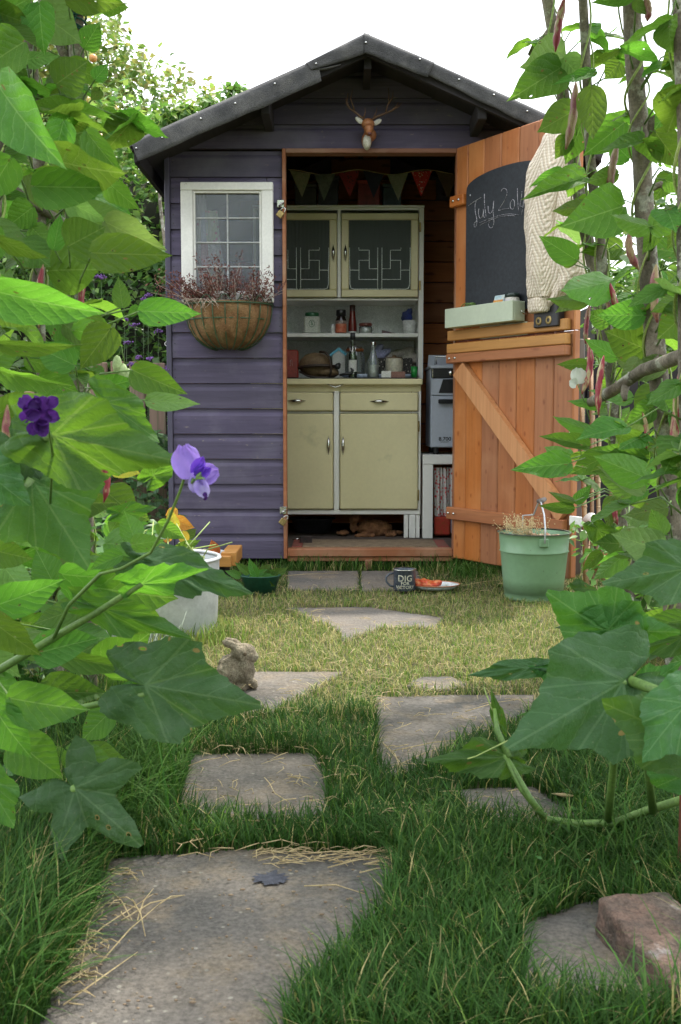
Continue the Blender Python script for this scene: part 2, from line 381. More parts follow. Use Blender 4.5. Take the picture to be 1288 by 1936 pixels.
m_stone = M('riven_sandstone', (.175,.150,.125), (.110,.102,.094), .9, 3.2, (1,1,1), 9, lo=.38, hi=.62, bump=1, bscale=34, bd=.014, rand=.08, dirt=(.215,.170,.120), dirtscale=9, dirtlo=.50, dirthi=.70, spots=(34,.14,(.27,.25,.21)), fine=.45, fscale=130)
m_brick = M('old_brick', (.185,.115,.085), (.10,.078,.062), .95, 13, lo=.42, hi=.6, bump=1, bscale=70, bd=.012, rand=.03, dirt=(.30,.28,.27), dirtscale=14, dirtlo=.62, dirthi=.72, fine=.5, fscale=160)
m_grass = attrmat('grass_blades', .25, .6, 1.6, .14)
m_small = attrmat('small_foliage', .32, .38, 1.7, .35)
m_petiole = M('green_stem', (.15,.26,.055), (.10,.19,.04), .5, 20, rand=.1)
m_vine = M('pale_vine', (.34,.42,.12), (.22,.32,.08), .5, 20, rand=.1)
m_bean = leafmat('bean_leaf', (.062,.160,.028), (.12,.22,.065), (.20,.42,.035), .48, .46, blotch=(.10,.20,.04), tf=(.75,1.25))
m_beanpale = leafmat('bean_leaf_underside_up', (.16,.28,.085), (.16,.28,.085), (.23,.40,.08), .42, .5, blotch=(.26,.38,.15))
m_squash = leafmat('squash_leaf', (.052,.145,.036), (.09,.19,.04), (.19,.44,.03), .42, .42, (.16,.28,.09), (.10,.22,.07), .015, 5.0, True, (.75,1.25), vk=.35, spec=.16)
m_squashd = leafmat('squash_leaf_dusty', (.056,.132,.050), (.07,.15,.04), (.13,.32,.035), .32, .45, (.15,.26,.13), (.095,.165,.095), .012, 5.0, True, (.75,1.15), vk=.30, spec=.16)
m_old = leafmat('yellowing_leaf', (.42,.36,.05), (.50,.42,.10), (.75,.60,.06), .45, .5, (.45,.5,.2), (.50,.20,.05), .03)
m_orange = leafmat('orange_leaf', (.58,.21,.045), (.60,.26,.08), (.85,.35,.06), .4, .5, (.6,.4,.15), (.65,.42,.10), .02)
m_pod = M('borlotti_pod', (.50,.40,.22), (.30,.03,.05), .5, 85, (1,1,.3), 4, .40, .52, rand=.2)
m_poddark = M('purple_pod', (.23,.06,.07), (.33,.24,.12), .5, 70, (1,1,.3), 4, .42, .56, rand=.2)
m_straw = M('dry_straw', (.58,.46,.25), (.45,.34,.17), .7, 20, rand=.2)
m_twine = M('green_twine', (.02,.10,.085), (.015,.07,.06), .8, 60, rand=.05)
# ================= ground and sky side of the setting =================
mb = MB()
n_ = 60
def gz(x, y):
    return 0.0
xs = [-60,-20,-8,-4] + [-3+i*.25 for i in range(25)] + [4,8,20,60]; ys = [-20,-5,0] + [.5+i*.25 for i in range(30)] + [10,14,20,40,90]
vs = [(x, y, -.004 + .010*noise.noise(Vector((x*1.3, y*1.3, 0))) if abs(x) < 3 and y < 8 else -.004) for y in ys for x in xs]
fs = [(j*len(xs)+i, j*len(xs)+i+1, (j+1)*len(xs)+i+1, (j+1)*len(xs)+i) for j in range(len(ys)-1) for i in range(len(xs)-1)]
mb.add(vs, fs, True)
m_ground = M('lawn_thatch', (.075,.085,.03), (.13,.11,.05), .95, 6, bump=1.0, bscale=120, bd=.012, rand=0, dirt=(.05,.04,.025), dirtscale=3)
struct('ground', mb, m_ground)

# ================= the shed =================
YW = 5.0; XL, XR = -.79, 1.02; XC = .115; YB = 6.33; ROW = .1155; Z0 = .05
DX0, DX1, DZ = -.246, .520, 1.885            # doorway
WX0, WX1 = P(343,450,4.97).x, P(517,450,4.97).x; WZ1, WZ0 = P(430,345,4.97).z, P(430,572,4.97).z
YF = 4.66
pk = P(690,62,YF); el = P(247,265,YF); SL = (pk.z-el.z)/(pk.x-el.x); ZP = pk.z; EX = XC-el.x
def roof(x): return ZP - SL*abs(x-XC)
shed = thing('garden_shed', 'violet painted wooden garden shed with a felt roof and its stable door open', 'shed', (XC, YW, 0))

def board(x0, x1, z0, z1, y, mat=m_paint, xt0=None, xt1=None, name='cladding_board', face=-1, parent=None):
    """shiplap board: flat face, sunken curved top lip"""
    xt0 = x0 if xt0 is None else xt0; xt1 = x1 if xt1 is None else xt1
    h = z1-z0; pr = [(0,0),(0,.70),(.004,.78),(.010,.84),(.011,.985)]
    vs = []
    for xa, xb in ((x0, xt0), (x1, xt1)):
        for d, f in pr: vs.append((xa+(xb-xa)*f, y-face*(-1)*0 + (d if face < 0 else -d), z0+h*f))
        vs.append((xb, y+(.022 if face < 0 else -.022), z0+h*.985)); vs.append((xa, y+(.022 if face < 0 else -.022), z0))
    k = 7
    fs = [(i, (i+1) % k, k+(i+1) % k, k+i) for i in range(k)]
    fs = [f[::-1] for f in fs] if face < 0 else fs
    fs += [tuple(range(k)), tuple(range(2*k-1, k-1, -1))]
    m = MB().add(vs, fs)
    b = m.cur
    # nails near the ends
    for xx in (x0+.012, x1-.012):
        for zz in (z0+h*.22, z0+h*.55):
            if zz < z1 and face < 0: m.cur = 1; m.box(xx-.0022, xx+.0022, y-.001, y+.002, zz-.0022, zz+.0022); m.cur = 0
    return part(name, m, [mat, m_black], parent or shed)
JIT = random.Random(3)
i = 0
while True:
    z0 = Z0+i*ROW; z1 = z0+ROW
    yj = YW + JIT.uniform(-.0012, .0012)
    lo, hi = XL+.022, XR-.022
    # gable slope clips the board ends
    lim0, lim1 = (ZP-.03-z0)/SL, (ZP-.03-z1)/SL
    if lim0 <= .06: break
    a0, a1 = max(lo, XC-lim0), min(hi, XC+lim0); b0, b1 = max(lo, XC-max(lim1,.01)), min(hi, XC+max(lim1,.01))
    if z1 <= DZ+.02:
        if z1 > WZ0+.02 and z0 < WZ1-.02:
            board(a0, WX0+.03, z0, z1, yj); board(WX1-.03, DX0-.018, z0, z1, yj)
            if z1 > WZ1-.02: board(WX0+.032, WX1-.032, max(z0, WZ1-.02), z1, yj)
            if z0 < WZ0+.02: board(WX0+.032, WX1-.032, z0, min(z1, WZ0+.02), yj)
        else: board(a0, DX0-.018, z0, z1, yj)
        board(DX1+.018, a1, z0, z1, yj)
    else: board(a0, a1, max(z0, DZ+.022), z1, yj, xt0=b0, xt1=b1)
    i += 1
# corner trims, bottom shadow board
for x0, x1 in ((XL, XL+.02), (XR-.02, XR)):
    part('corner_trim', MB().bbox(x0-.004, x1, YW-.010, YW+.03, Z0-.005, 1.935, .003), m_paint_v, shed)
# side and back walls
for sx, x in ((-1, XL), (1, XR)):
    for k in range(16):
        z0 = Z0+k*ROW; m = MB(); xo = x + (.0 if sx < 0 else 0)
        x_a, x_b = (x, x+.016) if sx < 0 else (x-.016, x)
        m.bbox(x_a, x_b, YW+.032, YB, z0, z0+ROW-.004, .003); part('side_board', m, m_paint, shed)
    m = MB(); xi = x+.018 if sx < 0 else x-.020
    m.box(xi, xi+.002, YW+.035, YB-.03, .09, 1.95); part('side_lining', m, m_inner, shed)
for k in range(20):
    z0 = .09+k*ROW; lim = (ZP-.05-z0-ROW)/SL
    a0, a1 = max(XL+.022, XC-lim), min(XR-.022, XC+lim)
    m = MB(); m.bbox(a0, a1, YB-.024, YB-.006, z0, z0+ROW-.005, .003); part('back_board', m, m_inner, shed)
part('back_cladding', MB().prism([(XL,Z0),(XR,Z0),(XR,roof(XR)-.03),(XC,ZP-.03),(XL,roof(XL)-.03)], YB-.004, YB+.012), m_paint, shed)
part('floor', MB().bbox(XL+.02, XR-.02, YW+.03, YB-.03, .055, .09, .004), M('worn_floor', (.12,.09,.075), (.07,.055,.05), .8, 12, rand=0), shed)
for yb in (5.08, 5.7, 6.25): part('bearer', MB().box(XL+.01, XR-.01, yb, yb+.05, 0, .054), m_soffit, shed)
part('foot_block', MB().bbox(P(690,1066,5).x, P(704,1066,5).x, 4.985, 5.06, -.002, .045), m_sill, shed)
# roof boards and felt
for sg in (-1, 1):
    m = MB()
    xe = XC+sg*EX
    def slab(m, off0, off1, y0, y1, ex=EX):
        x1 = XC+sg*ex; a = [(XC, ZP-off0), (x1, ZP-SL*ex-off0), (x1, ZP-SL*ex-off1), (XC, ZP-off1)]
        if sg > 0: a = a[::-1]
        m.prism(a, y0, y1)
    slab(m, .016, .034, YF+.02, YB+.1); part('roof_board', m, m_soffit, shed)
    m = MB(); slab(m, .006, .0155, YF+.012, YB+.11, EX+.008); part('roof_felt', m, m_felt, shed)
    # eave batten under the roof edge
    m = MB(); slab(m, .035, .085, YF+.02, YF+.045, EX-.01); part('barge_board', m, m_soffit, shed)
    xb = XC+sg*(EX-.03); zb = roof(xb)-.036
    part('eave_batten', MB().box(min(xb, xb+sg*.02), max(xb, xb+sg*.02), YF+.046, YB+.09, zb-.06, zb), m_soffit, shed)
    # purlin ends standing below the overhang
    xp = P(507 if sg < 0 else 902, 215, 4.9).x
    part('purlin', MB().bbox(xp-.02, xp+.02, YF+.05, YB-.03, roof(xp)-.036-.085, roof(xp)-.045), m_soffit, shed)
part('ridge_block', MB().box(XC-.015, XC+.015, YF+.05, YB-.03, ZP-.13, ZP-.055), m_soffit, shed)

def felt_strip(pts_top, pts_bot, thick, name='felt_strip', y=YF, fold=0.006, nails=()):
    """strip of felt turned over the front edge; slightly rumpled"""
    n = 26; m = MB(); vs = []; rows = 5
    T0, T1 = pts_top; B0, B1 = pts_bot
    for j in range(rows+1):
        for i in range(n+1):
            t = i/n; s = j/rows
            a = Vector(T0).lerp(Vector(T1), t); b = Vector(B0).lerp(Vector(B1), t); p = a.lerp(b, s)
            nn = noise.noise(Vector((p.x*9+thick*300, s*2, 3)));
            vs.append((p.x, y - thick - fold*(.4+nn)*math.sin(math.pi*min(1, s*1.2)) + (.02 if j == 0 else 0), p.z + (.006*noise.noise(Vector((p.x*11, 8, thick*99))) if j == rows else 0)))
    q = len(vs); vs += [(v[0], v[1]+.006, v[2]) for v in vs]
    w_ = n+1
    for j in range(rows):
        for i in range(n):
            a = j*w_+i; f = (a+w_, a+w_+1, a+1, a); m_ = f
            m.f.append(m_); m.sm.append(True); m.mi.append(0); m.f.append(tuple(q+k for k in f[::-1])); m.sm.append(True); m.mi.append(0)
    for i in range(n):
        a = rows*w_+i; m.f.append((a, q+a, q+a+1, a+1)); m.sm.append(False); m.mi.append(0)
        m.f.append((i+1, q+i+1, q+i, i)); m.sm.append(False); m.mi.append(0)
    for j in range(rows):
        for a in (j*w_, j*w_+n):
            m.f.append((a, a+w_, q+a+w_, q+a)); m.sm.append(False); m.mi.append(0)
    m.v = vs
    o = part(name, m, m_felt, shed)
    for (px, py) in nails:
        c = P(px, py, y-thick-.007)
        nb = MB().lathe([(0,.003),(.003,.0025),(.0042,.0005),(.0042,-.004)], c, 10, M=Matrix.Rotation(R(90),4,'X'))
        nn = part('felt_nail', nb, m_chrome, o)
    return o
q = lambda px, py: P(px, py, YF)
felt_strip((q(247,266), q(600,108)), (q(262,306), q(608,153)), .004, nails=((258,280),(307,260),(380,224),(445,195),(520,158)))
felt_strip((q(578,118), q(692,61)), (q(590,134), q(690,103)), .014, nails=((598,120),))
felt_strip((q(688,61), q(822,118)), (q(689,103), q(808,148)), .020, nails=((692,80),(794,112)))
felt_strip((q(815,114), q(1150,266)), (q(808,142), q(1136,304)), .006, nails=((868,150),(934,179),(997,210),(1070,243)))
part('torn_felt_flap', MB().tube([q(594,133), q(616,130), q(645,122)], [.010,.012,.003], 6, squash=.35), m_felt, shed)
# fill the ridge so the two slopes meet
part('ridge_felt', MB().prism([(XC-.06, ZP-.06*SL-.012), (XC, ZP-.016), (XC+.06, ZP-.06*SL-.012), (XC, ZP+.002)], YF+.013, YB+.11), m_felt, shed)

# doorway frame
fr = MB().bbox(DX0-.017, DX0-.001, YW-.014, YW+.055, Z0, DZ+.020, .002); part('door_jamb', fr, m_sill, shed)
fr = MB().bbox(DX1+.001, DX1+.017, YW-.014, YW+.055, Z0, DZ+.020, .002); part('door_jamb', fr, m_sill, shed)
part('door_head', MB().bbox(DX0-.0005, DX1+.0005, YW-.014, YW+.055, DZ, DZ+.020, .002), m_sill, shed)
part('threshold', MB().bbox(DX0-.0005, DX1+.0005, YW-.012, YW+.05, .058, .096, .004), m_sill, shed)
part('threshold_strip', MB().bbox(DX0-.0005, DX1+.0005, YW-.004, YW+.03, .036, .056, .003), m_sill, shed)
# screw eyes on the left corner
for px, py in ((315,433),(316,650)):
    c = P(px, py, 5.0); m = MB(); m.tube([(c.x+.010*math.cos(a*.5), c.y, c.z+.010*math.sin(a*.5)) for a in range(13)], .0016, 5)
    m.tube([(c.x+.010, c.y, c.z), (XL, c.y, c.z)], .0016, 5); part('screw_eye', m, m_cabwhite, shed)

# window
YG = 4.975
win = part('window', MB().bbox(WX0, WX1, YG-.018, YG+.024, WZ1-.036, WZ1, .003).bbox(WX0, WX1, YG-.018, YG+.024, WZ0, WZ0+.040, .003)
           .bbox(WX0, WX0+.054, YG-.016, YG+.022, WZ0+.0405, WZ1-.0365, .003).bbox(WX1-.052, WX1, YG-.016, YG+.022, WZ0+.0405, WZ1-.0365, .003), m_white, shed)
gx0, gx1, gz0, gz1 = WX0+.0545, WX1-.0525, WZ0+.041, WZ1-.037
bead = MB()
for a in ((gx0, gx0+.010, gz0, gz1), (gx1-.010, gx1, gz0, gz1), (gx0+.0105, gx1-.0105, gz1-.010, gz1), (gx0+.0105, gx1-.0105, gz0, gz0+.010)): bead.bbox(a[0], a[1], YG-.008, YG+.018, a[2], a[3], .002)
part('glazing_bead', bead, m_white, win)
m_bar = M('leaden_glazing_bar', (.50,.51,.50), (.36,.37,.37), .5, 20, rand=.03)
gx0 += .0105; gx1 -= .0105; gz0 += .0105; gz1 -= .0105
gxm = (gx0+gx1)/2; rows_ = [gz0+(gz1-gz0)*k/4 for k in range(5)]
part('glazing_bar', MB().bbox(gxm-.0038, gxm+.0038, YG-.002, YG+.010, gz0, gz1, .0015), m_bar, win)
for k in (1,2,3):
    part('glazing_bar', MB().bbox(gx0, gxm-.004, YG-.001, YG+.009, rows_[k]-.0035, rows_[k]+.0035, .0015).bbox(gxm+.004, gx1, YG-.001, YG+.009, rows_[k]-.0035, rows_[k]+.0035, .0015), m_bar, win)
m_pane = glassmat('window_glass', (.92,.93,.95), .25, .02, (.30,.33,.40), .20)  # grey-blue diffuse body stands in for sky reflected in the panes
for k in range(4):
    for a, b in ((gx0, gxm-.004), (gxm+.004, gx1)):
        tz = JIT.uniform(-.001, .001)
        part('pane', MB().add([(a, YG+.005+tz, rows_[k]+.004), (b, YG+.005-tz, rows_[k]+.004), (b, YG+.004+tz, rows_[k+1]-.004), (a, YG+.005, rows_[k+1]-.004),
                               (a, YG+.007+tz, rows_[k]+.004), (b, YG+.007-tz, rows_[k]+.004), (b, YG+.006+tz, rows_[k+1]-.004), (a, YG+.007, rows_[k+1]-.004)],
                              [(0,1,2,3), (7,6,5,4)]), m_pane, win)
# curtains inside the window
def fabric(name, base, dots, band=None, sc=40, thr=.34):
    b = NB(name); co = b.coord((1,1,1))
    vo = b.n('TexVoronoi'); vo.inputs['Scale'].default_value = sc; b.l(co, vo.inputs['Vector'])
    col = b.mix(b.ramp(vo.outputs['Distance'], thr*.6, thr, (1,1,1,1), (0,0,0,1)), base, dots)
    v2 = b.n('TexVoronoi'); v2.inputs['Scale'].default_value = sc*1.7; b.l(co, v2.inputs['Vector'])
    col = b.mix(b.ramp(v2.outputs['Distance'], .12, .2, (1,1,1,1), (0,0,0,1)), col, band or (.2,.35,.15))
    return b.done(b.principled(col, .85, b.bump(b.noise(co, 300, 3), .3, .001)))
m_floral = fabric('floral_cotton', (.74,.72,.62), (.62,.16,.26), (.45,.55,.28))
m_floralg = fabric('sage_floral_cotton', (.56,.60,.40), (.66,.22,.30), (.70,.68,.60), 46)
m_plainp = M('pink_cotton', (.60,.33,.34), (.52,.28,.30), .85, 20, rand=.02)
m_greyc = fabric('grey_print_cotton', (.58,.58,.55), (.30,.30,.32), (.5,.45,.45), 120)
def curtain(mb, x0t, x1t, x0b, x1b, zt, zb, y, k, seg=18, amp=.006):
    vs = []
    for j in range(7):
        s = j/6
        for i in range(seg+1):
            t = i/seg; x = (x0t+(x1t-x0t)*t)*(1-s)+(x0b+(x1b-x0b)*t)*s
            vs.append((x, y+amp*math.sin(t*k)+.002*math.sin(s*5+t*3), zt+(zb-zt)*s))
    fs = [(j*(seg+1)+i, (j+1)*(seg+1)+i, (j+1)*(seg+1)+i+1, j*(seg+1)+i+1) for j in range(6) for i in range(seg)]
    mb.add(vs, fs, True)
cu = thing('curtain', 'patchwork floral curtain drawn to the left behind the shed window panes', 'curtain', (WX0+.12, 5.03, WZ0))
def pc(a, b, c, d, y0, y1, mat, yy, k=14):
    m = MB(); A, B_ = P(a, y0, yy), P(b, y0, yy); C_, D_ = P(c, y1, yy), P(d, y1, yy)
    curtain(m, A.x, B_.x, C_.x, D_.x, A.z, C_.z, yy, k); part('fabric_strip', m, mat, cu)
pc(364,383,364,383,362,412, m_greyc, 5.030); pc(364,383,364,381,412,458, m_floral, 5.030); pc(364,381,364,380,458,512, m_greyc, 5.030); pc(364,380,364,382,512,560, m_floral, 5.030)
pc(384,388,381,391,362,400, m_greyc, 5.022, 3); pc(381,392,380,394,400,458, M('white_blue_cotton', (.60,.64,.70), (.5,.54,.6), .85, 20), 5.024, 4); pc(380,393,381,397,458,512, m_plainp, 5.024, 5); pc(381,397,384,400,512,560, m_floral, 5.024, 5)
pc(388,411,391,416,398,458, m_floralg, 5.016); pc(392,416,395,424,458,508, m_greyc, 5.016); pc(395,424,398,434,508,560, m_floralg, 5.016)

# hasps on the jamb, padlocks hanging from them
def hasp(px, py, label):
    c = P(px, py, YW-.016); m = MB().bbox(c.x-.022, c.x+.012, YW-.020, YW-.012, c.z-.018, c.z+.018, .003)
    m.tube([(c.x-.012, YW-.022, c.z-.012), (c.x-.004, YW-.045, c.z-.004), (c.x+.008, YW-.022, c.z+.002)], .004, 6)
    part('hasp', m, m_chrome, shed)
    a = R(38); t = thing('padlock', label, 'padlock', (c.x-.008, YW-.040, c.z-.016))
    Mx = Matrix.Translation((c.x-.006, YW-.036, c.z-.050)) @ Matrix.Rotation(a, 4, 'Y')
    part('lock_body', MB().bbox(-.015, .015, -.008, .008, -.016, .014, .003, Mx), m_brass, t)
    part('shackle', MB().tube([Mx @ Vector((.010*math.cos(b), 0, .014+.020*math.sin(b))) for b in [k*math.pi/8 for k in range(9)]], .0028, 6), m_chrome, t)
hasp(533, 385, 'small brass padlock hanging from the upper hasp beside the window')
hasp(538, 965, 'small brass padlock hanging from the lower hasp near the shed base')

# ---------------- stable door ----------------
DH = Vector((.520, 4.985, 0)); DU = Vector((.402, -.648, 0)).normalized(); DA = math.atan2(DU.y, DU.x); DN = Vector((-DU.y, DU.x, 0))
if DN.x < 0: DN = -DN                         # points away from the camera side
def DL(px, py, off=0.0):
    d = ray(px, py); o = DH + DN*off
    t = (o-CAM).dot(DN)/d.dot(DN); p = CAM+d*t
    return (p-DH).dot(DU), p.z
DW = .764
low = bpy.data.objects.new('lower_door', None); COL.objects.link(low); low.parent = shed; low.location = DH - worg(shed); low.rotation_euler = (0,0,DA); low.empty_display_size = .05
upp = bpy.data.objects.new('upper_door', None); COL.objects.link(upp); upp.parent = shed; upp.location = DH - worg(shed); upp.rotation_euler = (0,0,DA); upp.empty_display_size = .05
cuts = [0] + [DL(x, 800)[0] for x in (880,910,941.7,974.5,1009.7,1045)] + [DW]
ZS = 1.046
for k in range(7):
    a, b = cuts[k]+.0016, cuts[k+1]-.0016; yj = JIT.uniform(-.001,.001)
    part('plank', MB().bbox(a, b, yj, .016+yj, .052+JIT.uniform(-.003,.003), ZS-.001, .004), m_pine, low, False)
    part('plank', MB().bbox(a, b, yj, .016+yj, ZS+.001, 1.905-.0*k, .004), m_pine, upp, False)
def rail(par, z0, z1, x0=-.016, x1=DW-.01, d=.030, mat=m_pine_x, name='ledge'):
    return part(name, MB().bbox(x0, x1, -.002-d, -.002, z0, z1, .004), mat, par, False)
zz = lambda py, px=852: DL(px, py, -.03)[1]
rail(low, zz(982), zz(959)); rail(low, zz(687), zz(669.5), -.018, DW-.008, .036); rail(low, zz(668.5), zz(650), -.018, DW-.010, .032, m_pine_pale, 'top_ledge')
rail(upp, zz(644.5), zz(625.5), -.016, DW-.012, .030, m_pine_pale, 'bottom_ledge'); rail(upp, zz(392), zz(371), -.016, DL(880,380,-.012)[0], .024)
for par, z in ((low, zz(970)), (low, zz(678)), (upp, zz(381))):
    for u in (.012, .052): part('bolt_head', MB().lathe([(0,.004),(.005,.003),(.006,0)], (u, -.040 if par is low else -.027, z), 10, M=Matrix.Rotation(R(90),4,'X')), m_chrome, par, False)
A = DL(868, 697, -.03); B_ = DL(1062, 975, -.03); dv = Vector((B_[0]-A[0], 0, B_[1]-A[1])); nv = Vector((-dv.z, 0, dv.x)).normalized()*.036
part('brace', MB().prism([(A[0]-nv.x-.02, A[1]-nv.z), (B_[0]-nv.x, B_[1]-nv.z), (B_[0]+nv.x, B_[1]+nv.z), (A[0]+nv.x-.0, A[1]+nv.z)][::1], -.030, -.0025), wood('brace_pine', (.64,.30,.12), (.52,.22,.08), 'z', None, .55, .3, 60), low, False)
part('edge_strip', MB().bbox(DW+.001, DW+.012, -.004, .024, .058, ZS-.001, .002), m_pine, low, False)
part('edge_strip', MB().bbox(DW+.001, DW+.012, -.004, .024, ZS+.001, 1.90, .002), m_pine, upp, False)
a = DL(1082, 984, 0); part('latch_plate', MB().bbox(DW+.004, DW+.075, -.012, -.006, a[1]-.020, a[1]+.020, .004).bbox(DW+.032, DW+.056, -.0135, -.0122, a[1]-.004, a[1]+.003, .0005), m_cabwhite, low, False)

# blackboard
bb = thing('chalkboard', 'arched black chalkboard with handwritten date on the open upper door', 'chalkboard', DH, DA)
u0 = DL(882,420,-.012)[0]; uc = DL(955,330,-.012)[0]; u1 = 2*uc-u0; zt = DL(955,313,-.012)[1]; zs = DL(882,362,-.012)[1]; zb = DL(940,577,-.012)[1]-.03
poly = [(u0, zb), (u1, zb), (u1, zs)] + [(uc+(u1-uc)*math.cos(t), zs+(zt-zs)*math.sin(t)**.8 if math.sin(t) > 0 else zs) for t in [k*math.pi/20 for k in range(1,20)]] + [(u0, zs)]
part('board', MB().prism(poly, -.014, -.003), M('black_slate_paint', (.016,.020,.026), (.024,.029,.036), .6, 6, rand=0, bump=.1, bscale=80), bb, False)
sx_ = lambda x, y: DL(820+x/4.293, 240+y/4.293, -.0155)
strokes = [[(282,640),(330,605),(385,572)], [(347,592),(336,640),(340,700),(350,745),(350,785),(338,814),(329,806),(332,782),(350,758)],
 [(368,662),(364,700),(374,738),(392,732),(404,690),(402,664)], [(404,690),(406,725),(414,736)], [(412,543),(414,630),(426,732)],
 [(442,642),(446,690),(462,700),(480,672),(488,600)], [(488,600),(484,690),(490,770),(478,812),(458,818),(446,795),(456,765),(487,728)],
 [(548,522),(562,500),(588,506),(596,540),(574,600),(528,675),(560,668),(612,660)], [(642,588),(624,615),(624,655),(642,668),(656,640),(654,600),(642,588)],
 [(680,498),(682,590),(690,682)], [(716,522),(712,580),(702,640),(726,642),(748,640)], [(737,575),(727,640),(712,716)],
 [(372,778),(440,750),(520,722),(610,706),(688,714)], [(376,797),(440,765),(520,735),(600,720),(660,722)]]
m = MB()
for s_ in strokes:
    pts = [Vector((sx_(*p)[0], -.0152, sx_(*p)[1])) for p in s_]; fine = []
    for i in range(len(pts)-1):
        p0, p1, p2, p3 = pts[max(i-1,0)], pts[i], pts[i+1], pts[min(i+2,len(pts)-1)]
        for k in range(5):
            t = k/5; fine.append(.5*((2*p1)+(p2-p0)*t+(2*p0-5*p1+4*p2-p3)*t*t+(-p0+3*p1-3*p2+p3)*t**3))
    fine.append(pts[-1]); m.tube(fine, .0017, 5, squash=.5)
m_chalk = M('chalk', (.62,.60,.66), (.10,.10,.12), .9, 160, lo=.45, hi=.6, rand=0)
part('chalk_writing', m, m_chalk, bb, False)
for px, py in ((889,369),(995,338)):
    u, z = DL(px, py, -.015); part('screw', MB().lathe([(0,.002),(.004,0)], (u,-.0145,z), 8, M=Matrix.Rotation(R(90),4,'X')), m_steel, bb, False)

# cream trough on the door
TD = .085
tu0 = DL(841,600,-TD)[0]; tu1 = DL(969,585,-TD)[0]; tz1 = DL(969,567,-TD)[1]; tz0 = DL(969,606,-TD)[1]
tr = thing('door_trough', 'narrow cream wooden trough fixed below the chalkboard on the open door', 'shelf', DH, DA)
m_mint = M('pale_mint_paint', (.50,.56,.43), (.46,.52,.40), .45, 6, fine=.05, bump=.1, rand=.02, dirt=(.45,.5,.38), dirtscale=12, dirtlo=.62, dirthi=.75)
part('front_board', MB().bbox(tu0, tu1, -TD, -TD+.010, tz0, tz1, .002), m_mint, tr, False)
part('end_board', MB().bbox(tu1-.010, tu1-.0003, -TD+.0103, -.016, tz0+.001, tz1-.001, .002), m_mint, tr, False)
part('end_board', MB().bbox(tu0+.0003, tu0+.010, -TD+.0103, -.016, tz0+.001, tz1-.001, .002), m_mint, tr, False)
part('base_board', MB().bbox(tu0+.0105, tu1-.0105, -TD+.0103, -.016, tz0+.001, tz0+.011, .002), m_mint, tr, False)
part('back_plate', MB().bbox(DL(905,620,-.02)[0], tu1+.01, -.0155, -.006, tz0-.055, tz0-.0005, .002), m_mint, tr, False)
def dthing(name, label, cat, group=None): return thing(name, label, cat, DH, DA, group)
def dx_(px, py, off): return DL(px, py, off)
u, z = DL(969, 556, -.05); j = dthing('jar', 'small white jar with dark lid standing in the cream door trough', 'jar')
uj = DL(970,556,-.045)[0]; part('body', MB().lathe([(0,tz0+.012),(.030,tz0+.012),(.031,tz1+.010),(.028,tz1+.016)], (uj,-.048,0), 20), M('stoneware', (.66,.62,.58), (.60,.56,.52), .35, 10, rand=0), j, False)
part('label', MB().lathe([(.0315,tz0+.03),(.0315,tz1+.007)], (uj,-.048,0), 20, a0=R(200), a1=R(300)), M('lavender_print', (.45,.40,.55), (.65,.62,.62), .6, 60, rand=0), j, False)
part('lid', MB().lathe([(.029,tz1+.0165),(.031,tz1+.017),(.031,tz1+.030),(.026,tz1+.034),(0,tz1+.034)], (uj,-.048,0), 20), M('dark_green_lid', (.03,.05,.045), None, .35, 10), j, False)
k_ = dthing('seed_packet', 'small printed packet with an orange picture leaning in the door trough', 'packet')
up = DL(946,555,-.045)[0]; Mx = Matrix.Translation((up,-.045,tz1)) @ Matrix.Rotation(R(-14),4,'X')
part('packet', MB().bbox(-.032,.032,-.012,.012,-.06,.032,.003,Mx), M('pale_blue_print', (.35,.52,.60), (.65,.68,.62), .5, 60, rand=0), k_, False)
part('picture', MB().box(-.030,.030,-.0135,-.0124,-.03,.010,Mx), M('carrot_print', (.70,.17,.03), (.60,.45,.12), .5, 90, rand=0), k_, False)
k_ = dthing('twine_coil', 'loop of green garden wire lying at the left end of the trough', 'wire')
uw = DL(888,575,-.04)[0]; m = MB()
for q_ in range(4): m.tube([(uw+(.035+.003*q_)*math.cos(t*math.pi/8), -.045+.02*math.sin(t*math.pi/8), tz1-.002+.018*max(0,math.sin(t*math.pi/8+q_))) for t in range(17)], .0022, 5)
part('coil', m, m_petiole, k_, False)
u = DL(1033,606,-.03)[0]; z0 = DL(1033,619,-.03)[1]; z1 = DL(1033,575,-.03)[1]
k_ = dthing('coat_hook_box', 'black painted box with two round brass keyholes beside the jumper cuff', 'box')
part('box', MB().bbox(u-.062, u+.082, -.045, -.006, z0, z1, .004), m_black, k_, False)
for du in (-.028, .030):
    part('brass_rim', MB().lathe([(.008,.001),(.016,.002),(.018,0)], (u+du,-.0465,(z0+z1)/2-.02), 16, M=Matrix.Rotation(R(90),4,'X')), m_brass, k_, False)
u = DL(996,595,-.03)[0]
m = MB().tube([(u,-.02,tz0+.03),(u,-.05,tz0+.028),(u+.002,-.06,tz0+.04)], .003, 6); part('hook', m, m_chrome, k_, False)

